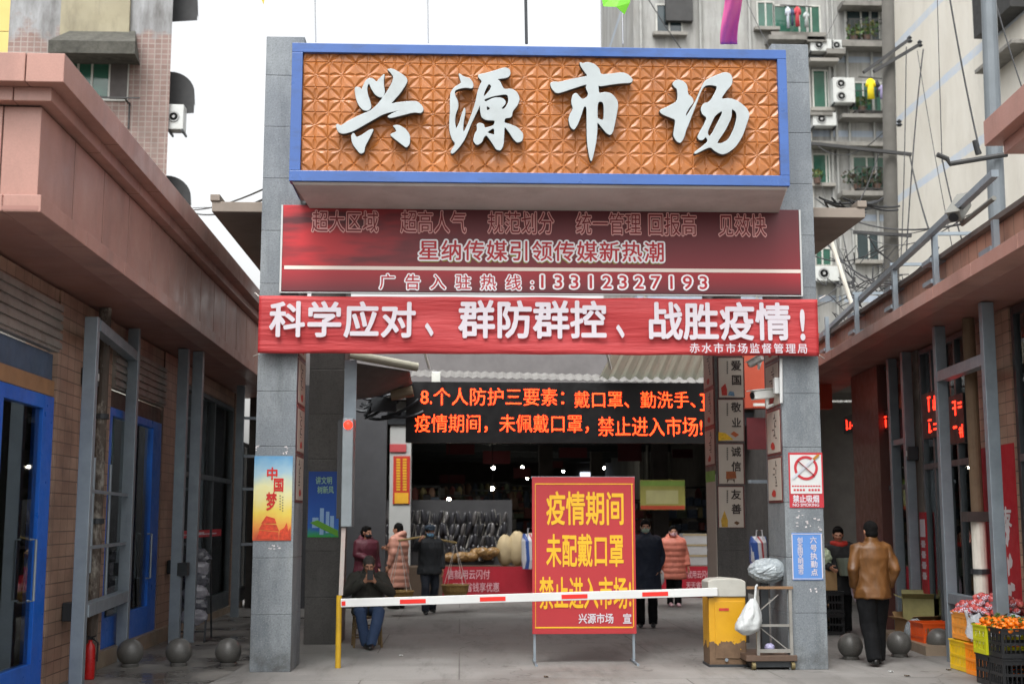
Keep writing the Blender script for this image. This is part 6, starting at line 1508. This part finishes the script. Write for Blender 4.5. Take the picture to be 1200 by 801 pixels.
# left: tiled old block
AYL = 30.
lb = thing('apartment_block', (at(110, 608, AYL).x, AYL, 0), 'weathered pink tiled block with mossy window hood above left shops', 'apartment block')
t = NT('peeling_tiled_facade'); br = t.n('ShaderNodeTexBrick'); br.offset = 0; t.l(t.axes('xz'), br.inputs['Vector'])
for k, v in (('Color1', '8f7871'), ('Color2', '836a63'), ('Mortar', '9a918b')): br.inputs[k].default_value = (*lin(v), 1)
br.inputs['Scale'].default_value = 1; br.inputs['Mortar Size'].default_value = .012; br.inputs['Brick Width'].default_value = .16; br.inputs['Row Height'].default_value = .13
pz = at(100, 42, AYL).z; sep = t.n('ShaderNodeSeparateXYZ'); t.l(t.co(), sep.inputs[0])
pl_ = t.math('ADD', sep.outputs[2], t.math('MULTIPLY', t.math('SUBTRACT', t.noise(.9, 6, .6), .5), 3.2))
plas = t.mix(t.ramp(t.noise(2.5, 8, .7, (1, 1, .25)), .35, .7), '9fa1a3', '5a5856')
t.base(t.mix(t.ramp(pl_, pz - .05, pz + .25), t.mix(t.ramp(t.noise(1.3, 8, .7, (1, 1, .4)), .45, .7, 0, .6), br.outputs[0], '5f5650'), plas)); t.b.inputs['Roughness'].default_value = .75
FAC_L = t.m
xr_ = at(199, 100, AYL).x; xl_ = at(-140, 100, AYL).x
def plan(mb, pts, z0, z1):
    n = len(pts); return mb.add([(x, y, z0) for x, y in pts] + [(x, y, z1) for x, y in pts], [tuple(range(n))[::-1], tuple(range(n, 2 * n))] + [(i, (i + 1) % n, n + (i + 1) % n, n + i) for i in range(n)])
plan(MB(), [(xl_, AYL), (xr_, AYL), (xr_ * 1.12 - .3, AYL + 4), (xl_, AYL + 4)], 0, 21).build('wall', FAC_L, lb)
p, q = at(74, -10, AYL), at(152, 44, AYL); MB().box(p.x, q.x, AYL - .1, AYL - .003, q.z, p.z).build('stained_panel', M('stained_beige_plaster', '98917a', .8, var=.12, scale=1, dirt='5b5446', damt=.6, dscale=1.5, dst=(1, 1, .3)), lb)
w_ = window(lb, (78, 66, 150, 119), AYL - .003, GLG, sill=False, mull=(.2, .42, .7))
p, q = at(131, 66, AYL), at(149, 117, AYL); MB().box(p.x, q.x, AYL - .05, AYL - .045, q.z, p.z).build('dark_screen', M('dark_mesh_screen', '55504f', .8), w_)
p, q = at(57, 42, AYL - .9), at(158, 63, AYL - .9)
mb = MB(); mb.add([(p.x + .25, AYL - .003, p.z + .5), (q.x - .25, AYL - .003, p.z + .5), (q.x, AYL - .9, q.z + .3), (p.x, AYL - .9, q.z + .3), (p.x + .1, AYL - .003, q.z + .05), (q.x - .1, AYL - .003, q.z + .05), (q.x, AYL - .9, q.z), (p.x, AYL - .9, q.z)], [(0, 3, 2, 1), (4, 5, 6, 7), (3, 7, 6, 2), (0, 4, 7, 3), (1, 2, 6, 5), (0, 1, 5, 4)])
mb.build('window_hood', M('mossy_concrete', '4b4a44', .9, var=.3, scale=5, dirt='23241f', damt=.8, dscale=3, bump=.5), lb)
z0 = at(100, 122, AYL).z; x0, x1 = at(112, 122, AYL).x, at(170, 122, AYL).x
mb = MB(); mb.bar((x0, AYL - .5, z0), (x1, AYL - .5, z0), .03); mb.bar((x0, AYL - .5, z0 + .05), (x1 - .4, AYL - .1, z0 + .1), .02); mb.bar((at(152, 122, AYL).x, AYL - .02, z0 - .6), (at(152, 122, AYL).x, AYL - .02, z0 + .05), .035); mb.bar((at(152, 122, AYL).x, AYL - .02, z0), (at(152, 122, AYL).x, AYL - .5, z0), .03)
mb.build('drying_rail', BARM, lb)
# hoods on its street side
for px, py, y in ((200, 100, 30.6), (200, 222, 30.6), (200, -8, 30.6)):
    c = at(px, py, 30.6); mb = MB()
    n = 8; vs = []
    for i in range(n + 1): a_ = math.pi / 2 * i / n; vs += [(xr_ - .15 + .62 * math.sin(a_), y, c.z - .55 + .55 * math.cos(a_) + .35), (xr_ - .4 + .62 * math.sin(a_), y + 1.3, c.z - .55 + .55 * math.cos(a_) + .35)]
    mb.add(vs, [(2 * i, 2 * i + 1, 2 * i + 3, 2 * i + 2) for i in range(n)]); e0 = len(vs)
    mb.add([(xr_ - .15, y, c.z - .75)] + [vs[2 * i] for i in range(n + 1)] + [(xr_ + .47, y, c.z - .7)], [tuple(range(n + 3))])
    mb.build('side_awning', M('black_awning', '2e2f30', .6, var=.2), lb)
AC_W = M('white_ac_case', 'c3c6c4', .5, var=.08, dirt='8c8a80', damt=.4)
def ac(c, sx, h, label, fans=1, rz=0):
    t = thing('ac_unit', c, label, 'air conditioner', 'air conditioners on the blocks', rz=rz)
    MB().box(-sx / 2, sx / 2, -.18, .18, 0, h).build('case', AC_W, t, world=False, bevel=.015)
    for i in range(fans):
        z = h * (i + .5) / fans; r = min(h / fans, sx) * .36; x = -sx * .14
        mb = MB(); mb.tube([(x, -.182, z), (x, -.195, z)], [r, r], 18, fx=(1, 0, 0)); g_ = mb.build('fan_grille', M('dark_fan', '3c3f40', .6), t, world=False)
        mb = MB(); mb.tube([(x, -.196, z), (x, -.21, z)], [r * .3, r * .3], 12, fx=(1, 0, 0))
        for q in range(3): mb.lathe([(r * (.5 + .22 * q), -.006), (r * (.53 + .22 * q), -.006), (r * (.53 + .22 * q), .006), (r * (.5 + .22 * q), .006)], (0, 0, 0), 18, 0, Matrix.Translation(V(x, -.2, z)) @ Matrix.Rotation(R(90), 4, 'X'))
        mb.build('guard_ring', M('ac_guard', '9a9c9b', .5), g_, world=False)
    mb = MB(); mb.box(-sx / 2, -sx / 2 + .04, -.2, .3, -.06, -.003); mb.box(sx / 2 - .04, sx / 2, -.2, .3, -.06, -.003); mb.build('bracket', STEEL_D, t, world=False); return t
c = at(206, 154, 30.3); ac((c.x + .03, 30.3, c.z), .36, .62, 'air conditioner hanging on the side edge of the left tiled block', 1, 0)
yb = thing('yellow_building', (at(-30, 608, 21).x, 21, 0), 'strip of pale yellow panelled building at upper left corner', 'building')
p, q = at(-120, -30, 21), at(8.5, 70, 21)
mb = MB(); z = 0
while z < p.z: plan(mb, [(p.x, 21), (q.x, 21), (q.x * 1.14 - .3, 24), (p.x, 24)], z, min(z + .66, p.z) - .012); z += .66
mb.build('wall_panel', M('pale_yellow_panel', 'c9b46a', .6, var=.06), yb); plan(MB(), [(p.x + .02, 21.012), (q.x - .012, 21.012), (q.x * 1.14 - .35, 23.9), (p.x + .02, 23.9)], 0, p.z - .02).build('joint_core', M('dark_joint', '2e2422', .9), yb)

# right: grey-white block with windows, and the long white wing
AYR = 42.
rb = thing('apartment_block', (at(890, 608, AYR).x, AYR, 0), 'stained pale grey apartment block with green windows behind the gate', 'apartment block')
t = NT('stained_white_facade'); sep = t.n('ShaderNodeSeparateXYZ'); t.l(t.co(), sep.inputs[0])
st1 = t.noise(1.6, 9, .72, (1.6, 1, .14)); st2 = t.noise(.5, 5, .6)
bs_ = t.mix(t.ramp(st1, .42, .66, 0, .8), 'a6a7a5', '5c5b58'); bs_ = t.mix(t.ramp(st2, .4, .65, 0, .7), bs_, '85837d'); bs_ = t.mix(t.ramp(t.noise(5, 9, .8, (1, 1, .3)), .55, .7, 0, .5), bs_, '4f4d48')
zl = [at(1000, y, AYR).z for y in (70, 157, 255, 350, -25)]
bandm = None
for z in zl:
    m_ = t.math('LESS_THAN', t.math('ABSOLUTE', t.math('SUBTRACT', sep.outputs[2], z)), .11); bandm = m_ if bandm is None else t.math('MAXIMUM', bandm, m_)
t.base(t.mix(t.math('MULTIPLY', bandm, .45), bs_, '9fb4cf')); t.b.inputs['Roughness'].default_value = .8; t.bump(t.noise(20, 4), .1)
FAC_R = t.m
xa, xb = at(742, 0, AYR).x, at(1052, 0, AYR).x
xm = at(988, 0, AYR).x
MB().box(xa, xb + .5, AYR, AYR + 10, 0, 26).build('wall', FAC_R, rb)
p0, p1 = at(953, 0, AYR - 1.1).x, at(984, 0, AYR - 1.1).x
for (r, g_, kw) in (((886, 2, 908, 34), GLG, {}), ((905, 6, 962, 41), GLG, dict(mull=(.55, .8))), ((990, 12, 1032, 50), GLD, dict(cage=True, mull=(.45,))), ((951, 82, 972, 128), GLG, dict(mull=(.8,), hood=True)), ((996, 96, 1034, 132), GLG, dict(cage=True, mull=(.4,))), ((951, 180, 973, 216), GLG, dict(mull=(.8,))), ((998, 183, 1040, 222), GLG, dict(cage=True, mull=(.42, .7))), ((1002, 272, 1034, 306), GLD, dict(mull=(.5,))), ((952, 290, 975, 312), GLG, dict(mull=(.5,))), ((768, 5, 800, 40), GLD, dict(mull=(.5,))), ((1000, -50, 1034, -18), GLG, dict(cage=True))):
    window(rb, r, AYR - .003, g_, **kw)
SLB = M('grimy_balcony_slab', '7d7b76', .85, var=.2, dirt='403e3a', damt=.6, dscale=2)
for r in ((945, 44, 968, 50), (968, 58, 990, 64), (986, 48, 1046, 56), (986, 134, 1046, 139), (948, 166, 1046, 172), (986, 224, 1046, 230), (986, 2, 1038, 8), (900, 42, 966, 48), (948, 132, 975, 136)):
    p, q = at(r[0], r[1], AYR - .5), at(r[2], r[3], AYR - .5); MB().box(p.x, q.x, AYR - .6, AYR - .003, q.z, p.z).build('ledge', SLB, rb)
for px in (948, 972, 978, 993, 1022, 1041, 752, 822, 880):
    x = at(px, 100, AYR).x; MB().cyl((x, AYR - .06, 0), (x, AYR - .06, 22), .05, n=8).build('drainpipe', M('grey_plastic_pipe', '9a9b98', .5), rb)
p, q = at(780, 0, AYR - .2), at(812, 25, AYR - .2); MB().box(p.x, q.x, AYR - .25, AYR - .003, q.z, p.z + 3).build('dark_grille', BARM, rb)
for (px, py, sx, h, lb_, fn) in ((988, 122, .75, .88, 'tall white twin fan air conditioner below the laundry of right block', 2), (965, 149, .8, .46, 'grimy air conditioner under the narrow green window', 1), (962, 62, .8, .42, 'dark air conditioner under the topmost balcony ledge', 1), (981, 62, .5, .4, 'small pale air conditioner beside the drainpipe', 1), (968, 330, .8, .5, 'lowest air conditioner of the right block behind slab end', 1)):
    c = at(px, py, AYR - .35); ac(c, sx, h, lb_, fn)
SHIRTS = [('yellow_shirt', 1015, 92, 1026, 116, 'e0cb1e', 'bright yellow shirt drying under the ledge of right block'), ('lilac_shirt', 1030, 100, 1037, 116, '8d86a8', 'dull lilac shirt drying beside the yellow one'), ('dark_shirt', 1026.5, 94, 1030, 114, '2c2c34', 'dark shirt drying next to the yellow one'),
          ('red_shirt', 931, 8, 938, 31, 'b03a44', 'red shirt on the line above right gate pillar'), ('white_shirt', 921, 8, 926, 33, 'b3b9c4', 'pale shirt left of the red one above right gate pillar'), ('navy_shirt', 926.5, 10, 930.5, 30, '3a4560', 'navy shirt beside the red one above right gate pillar'), ('grey_shirt', 942, 14, 948, 32, 'a0a6a6', 'grey shirt right of the red one above right gate pillar')]
for nm, x0, y0, x1, y1, c_, lb_ in SHIRTS:
    Y = AYR - .7; p, q = at(x0, y0, Y), at(x1, y1, Y); w_ = q.x - p.x; h_ = p.z - q.z; cx_ = (p.x + q.x) / 2
    t = thing('shirt', (cx_, Y, p.z), lb_, 'laundry'); m = M('laundry_' + c_, c_, .8, var=.15, bump=.4, bscale=15)
    mb = MB(); mb.tube([(cx_, Y, q.z), (cx_, Y + .02, q.z + h_ * .5), (cx_, Y, p.z - .06), (cx_, Y, p.z)], [(w_ * .42, .04), (w_ * .38, .05), (w_ * .42, .04), (w_ * .2, .02)], 12, fx=(1, 0, 0))
    for s in (-1, 1): mb.tube([(cx_ + s * w_ * .3, Y, p.z - .08), (cx_ + s * w_ * .5, Y, p.z - h_ * .4)], [.05, .045], 8)
    mb.build('fabric', m, t, smooth=True); MB().tube([(cx_ - w_ * .3, Y, p.z - .01), (cx_, Y, p.z + .05), (cx_ + w_ * .3, Y, p.z - .01)], .008, 5).build('hanger', BLACK, t)
Y = AYR - .7; tag(MB().tube([at(1006, 90, Y), at(1042, 93, Y)], .02, 6).build('drying_pole', BARM), 'drying pole under the ledge beside the twin fan unit', 'pole'); tag(MB().tube([at(914, 6, Y), at(952, 8, Y)], .02, 6).build('drying_pole', BARM), 'drying pole above the right gate pillar', 'pole')
# plants on the window cages
def plant(c, w_, h_, label, n, cs=('3f5a34', '55703c', '6a6a3a'), seed=0):
    rnd = random.Random(seed); t = thing('potted_plant', c, label, 'plant'); c = Vector(c); 
    MB().lathe([(.1, 0), (.14, .18), (.12, .18)], c, 12).build('pot', M('weathered_pot', '5d4a40', .8), t)
    mb = MB()
    for i in range(n):
        p = c + V(rnd.uniform(-w_, w_), rnd.uniform(-.15, .15), .2 + h_ * rnd.random() ** 1.3); d = V(rnd.uniform(-1, 1), rnd.uniform(-1, 1), rnd.uniform(-.3, 1)).normalized(); e = d.cross(V(rnd.random(), rnd.random(), .3)).normalized(); l_ = rnd.uniform(.12, .24)
        mb.add([p, p + d * l_ * .5 + e * l_ * .25, p + d * l_, p + d * l_ * .5 - e * l_ * .25], [(0, 1, 2, 3)], rnd.randrange(3))
    for i in range(5): mb.tube([c + V(0, 0, .15), c + V(rnd.uniform(-w_, w_) * .8, 0, .2 + h_ * .7)], .008, 4)
    mb.build('foliage', [M('leaf_' + x, x, .6) for x in cs], t)
for k, (px, py, w_, h_, n, lb_) in enumerate(((1016, 48, .35, .45, 90, 'leafy potted plant in the top window cage of right block'), (1001, 49, .2, .25, 50, 'small potted plant left in the top window cage'), (1010, 132, .3, .3, 60, 'reddish potted plant in the middle window cage'), (1005, 222, .5, .4, 90, 'trailing dry plant left in the lower window cage'), (1028, 222, .5, .5, 120, 'bushy dark plant right in the lower window cage'), (958, 215, .12, .2, 30, 'tiny potted plant on the sill of the small green window'))):
    plant(at(px, py, AYR - .3), w_, h_, lb_, n, seed=k, cs=('2f4030', '3f4a34', '54493a') if k in (3, 4) else ('3f5a34', '55703c', '6a6a3a'))
# white wing coming forward on the right
wa, wb = at(1052, 300, AYR - .3), at(1230, 300, 31.)
ang = math.atan2(wb.x - wa.x, wa.y - wb.y)
t = NT('white_wing_paint'); WF = frame((wa.x, wa.y, 0), ang)
sep = t.n('ShaderNodeSeparateXYZ'); t.l(t.co(), sep.inputs[0]); bandm = None
# stripe heights measured where they meet the far corner
for y, hh in ((143, .13), (232, .13), (58, .13)):
    z = at(1060, y, AYR - .6).z; m_ = t.math('LESS_THAN', t.math('ABSOLUTE', t.math('SUBTRACT', t.math('ADD', sep.outputs[2], t.math('MULTIPLY', t.noise(3, 5), .06)), z)), hh); bandm = m_ if bandm is None else t.math('MAXIMUM', bandm, m_)
wc = t.mix(t.ramp(t.noise(.6, 8, .65, (1, 1, .5)), .4, .75, 0, .55), 'ddd9cf', 'bdb6a8'); wc = t.mix(t.ramp(t.noise(2, 8, .75, (1, 1, .3)), .52, .75, 0, .3), wc, '9a9488')
t.base(t.mix(t.math('MULTIPLY', bandm, t.ramp(t.noise(2, 6, .7), .3, .6, .25, .7)), wc, 'b4c6dd')); t.b.inputs['Roughness'].default_value = .8; t.bump(t.noise(18, 4), .08)
wing = thing('apartment_block', WF @ V(0, 0, 0), 'long plain white gable wing with faint blue stripes at upper right', 'apartment block', rz=ang)
mb = MB(WF); mb.box(0, 9, -14, 0, 0, 26); mb.build('wall', t.m, wing)
def wy(px): return wall_hit(px, (wa.x, wa.y), ang)
mb = MB(WF); y = wy(1192); mb.box(-.09, -.003, y - .06, y + .06, 0, 24); mb.build('drainpipe', M('tan_plastic_pipe', 'a8a08c', .6), wing)
yy = wy(1222); c = at(1190, 20, 33.5)
mb = MB(WF); mb.box(-.5, -.003, wy(1198) - 2, wy(1192), c.z - .6, c.z + .9); mb.build('window_cage', BARM, wing)
c2 = at(1190, 84, 33.5); mb = MB(WF); mb.box(-.55, -.003, wy(1200) - 2, wy(1193), c2.z - .05, c2.z + .05); mb.build('hood', SLB, wing)

# ------------------------------------------------------------------ poles, cables, flags
PC = M('pole_concrete', '4c4a45', .85, var=.12, scale=2, dirt='47443e', damt=.4)
Yp = 28.; p = at(1046, 608, Yp); up = thing('utility_pole', (p.x, Yp, 0), 'thick concrete utility pole with crossarms before the apartment block', 'utility pole')
pt_ = at(1040, -40, Yp); MB().tube([(p.x, Yp, 0), (pt_.x, Yp, pt_.z)], [.2, .135], 16).build('mast', PC, up, smooth=True)
for (x0, y0, x1, y1) in ((1012, 85, 1066, 46), (1024, 84, 1078, 52), (950, 168, 1068, 181), (1000, 272, 1068, 276)):
    a_ = at(x0, y0, Yp - .25); b_ = at(x1, y1, Yp - .25); MB().bar(a_, b_, .07).build('crossarm', BARM, up)
for (px, py) in ((1066, 50), (1078, 55), (1054, 148)): c = at(px, py, Yp - .25); MB().lathe([(.04, 0), (.07, .03), (.03, .08), (.06, .11), (.02, .16)], c, 10).build('insulator', STEEL_D, up)
Yg = 19.; p = at(1185, 608, Yg); gp = thing('steel_pole', (p.x, Yg, 0), 'tall grey steel pole with a bracket arm behind right parapet', 'pole')
pt_ = at(1157, -40, Yg); p2_ = at(1168, 240, Yg)
MB().tube([(p2_.x, Yg, 0), (p2_.x, Yg, p2_.z), (pt_.x, Yg, pt_.z)], [.13, .13, .115], 16).build('mast', M('grey_pole_paint', '6a7176', .5, .2, var=.1), gp)
mb = MB(); mb.tube([at(1180, 181, Yg - .2), at(1113, 192, Yg - .2), at(1110, 186, Yg - .2), at(1098, 181, Yg - .2)], .04, 8); mb.build('bracket_arm', BARM, gp)
mb = MB(); c = at(1147, 181, Yg - .2); mb.cyl(c, c + V(-.06, 0, .22), .05, .035, 10); mb.build('insulator', BLACK, gp)
CAB = M('black_cable', '2a2b2d', .6)
cabs = [((1000, -20, 40), (960, 60, 40), 0), ((1062, 55, 27.7), (1056, 300, 26), .3), ((1082, 58, 27.7), (1062, 300, 26), -.3), ((1098, -20, 24), (1104, 190, 18.8), -.15), ((1104, 186, 18.8), (1130, 290, 17), .1), ((1110, -20, 20), (1147, 172, 18.8), .15), ((1075, 60, 27.7), (1124, 330, 20), .2), ((1160, -20, 20), (1200, 110, 19), .05),
        ((955, 232, 30), (1130, 262, 17), .35), ((955, 245, 30), (1150, 245, 17), .5), ((955, 168, 38), (1040, 150, 28), .5), ((955, 300, 30), (1040, 285, 28), .25), ((960, 205, 38), (1000, 350, 24), .1), ((985, 260, 26), (1010, 360, 24), .2), ((748, -20, 36), (800, 60, 36), .05), ((866, -20, 30), (910, 70, 24), .1), ((1030, 180, 28), (957, 290, 22), .4), ((1066, 182, 28), (1100, 300, 17), .2), ((1012, 275, 28), (1130, 255, 16), .3), ((1000, 320, 22), (1100, 290, 16), .35), ((962, 275, 22), (1060, 330, 18), .3), ((975, 350, 24), (1066, 276, 28), .25), ((200, 243, 30), (308, 222, 16.2), .15), ((228, 250, 29), (308, 234, 16.4), .1), ((200, 248, 30), (300, 250, 21), -.1)]
for k, (a_, b_, s_) in enumerate(cabs):
    o = MB().tube(cable(at(*a_), at(*b_), s_), .008 + .004 * (k % 3), 6).build('cable', CAB)
    tag(o, 'thin dark cable strung left of the gate toward the tiled block' if k >= 22 else ('thin dark cable hanging near the utility pole' if k in (1, 2, 6, 12, 13, 16, 17, 11, 21) else ('dark cable hanging before the white wing' if k in (3, 4, 5, 7) else ('thin cable over the top right of signboard' if k in (14, 15, 0) else 'dark cable sagging over the right parapet'))), 'cable', 'cables left of the gate' if k >= 22 else 'cables on the right')
tang = thing('cable_bundle', at(1000, 330, 22), 'tangled coil of dark cables beside the right slab end', 'cable bundle'); rnd = random.Random(8)
mb = MB()
for i in range(26):
    a_ = at(rnd.uniform(960, 1040), rnd.uniform(290, 370), rnd.uniform(21, 25)); pts = [a_]
    for j in range(5): pts.append(pts[-1] + V(rnd.uniform(-.3, .35), rnd.uniform(-.2, .2), rnd.uniform(-.3, .25)))
    mb.tube(pts, rnd.uniform(.007, .014), 6)
mb.build('cables', CAB, tang)['kind'] = 'stuff'
tag(MB().tube([at(962, 245, 20.), at(1000, 362, 20.)], .035, 8).build('white_pipe', M('white_pipe', 'd8d4c8', .4)), 'pale slanting pipe beside the right end of canopy slab', 'pipe')
mb = MB(); rnd = random.Random(2)
for i in range(14):
    x = rnd.uniform(958, 1010); a_ = at(x, rnd.uniform(231, 237), 15.9); mb.tube(cable(a_, a_ + V(rnd.uniform(.3, .9), rnd.uniform(0, 1), rnd.uniform(-.02, .1)), .05, n=6), .014, 5)
o = tag(mb.build('wire_bundle', CAB), 'loose wires lying on the right end of canopy slab', 'wires')
for k, (px, yy0, r_) in enumerate(((370, 50, .008), (502, 51, .008), (617, 52, .018), (730, 52, .008))):
    a_ = at(px, yy0 - .5, 14.6); b_ = at(px - 2, -60, 14.6)
    tag(MB().cyl(a_, b_, r_, n=6).build('thin_rod', STEEL_D if r_ > .01 else M('pale_wire', 'a5a8aa', .5)), 'thin upright rod on top of the signboard, %s' % ('leftmost pale one', 'pale one above the second character', 'thicker dark one in the middle', 'pale one beside the green pennant')[k], 'rod')
# bunting: string, green and yellow pennants, pink ribbon
SB = 13.2
tag(MB().tube(cable(at(250, -32, SB), at(1000, -40, SB), .12, n=20), .006, 5).build('bunting_string', CORD), 'thin cord carrying the pennants over the gate', 'cord')
def penn(pts, c_, label):
    w_ = [at(x, y, SB) for x, y in pts]; mb = MB(); n = len(w_)
    mb.add([(p.x, SB + .03 * math.sin(3 * i), p.z) for i, p in enumerate(w_)], [tuple(range(n))]); tag(mb.build('pennant', M('cloth_' + c_, c_, .6, var=.1), solid=.004), label, 'pennant')
penn([(700, -33), (742, -34), (738, 4), (732, 17), (722, 9), (707, 7)], '6cc02a', 'bright green cloth pennant hanging above the signboard')
penn([(293, -32), (316, -32), (309, 6)], 'b9a832', 'yellow green pennant tip above the left gate pillar')
def rib(u, v):
    Y = 14.3 + .05 * math.sin(u * 6.28 + v * 4) + .7 * v; p = at(847 + 20 * u + 3 * math.sin(v * 5), -36 + 88 * v, Y); return (p.x, Y, p.z)
tag(MB().sheet(rib, 10, 24).build('ribbon', M('hot_pink_cloth', 'ee6aa6', .6, var=.06), smooth=True, solid=.003), 'hot pink cloth streamer hanging behind the signboard top', 'streamer')
# small litter on the ground
rnd = random.Random(6)
for k, (px, py, lb_) in enumerate(((640, 793, 'small dark leaf scrap on the paving below the notice board'), (470, 768, 'pale paper scrap on the paving left of the notice board'), (1044, 787, 'white scrap of paper on the paving behind the leather jacket man'), (1112, 785, 'dark scrap on the paving by the yellow crate'), (1063, 792, 'brown leaf scrap on the paving right of the white scrap'))):
    g = gr(px, py); mb = MB(); mb.sheet(lambda u, v: (g.x + .05 * (u - .5), g.y + .07 * (v - .5), .006 + .012 * math.sin(u * 3 + v * 4) ** 2), 4, 4); tag(mb.build('litter', WHITE if k in (1, 2) else M('dead_leaf', '4a3c2c', .8), smooth=True, solid=.001), lb_, 'litter')
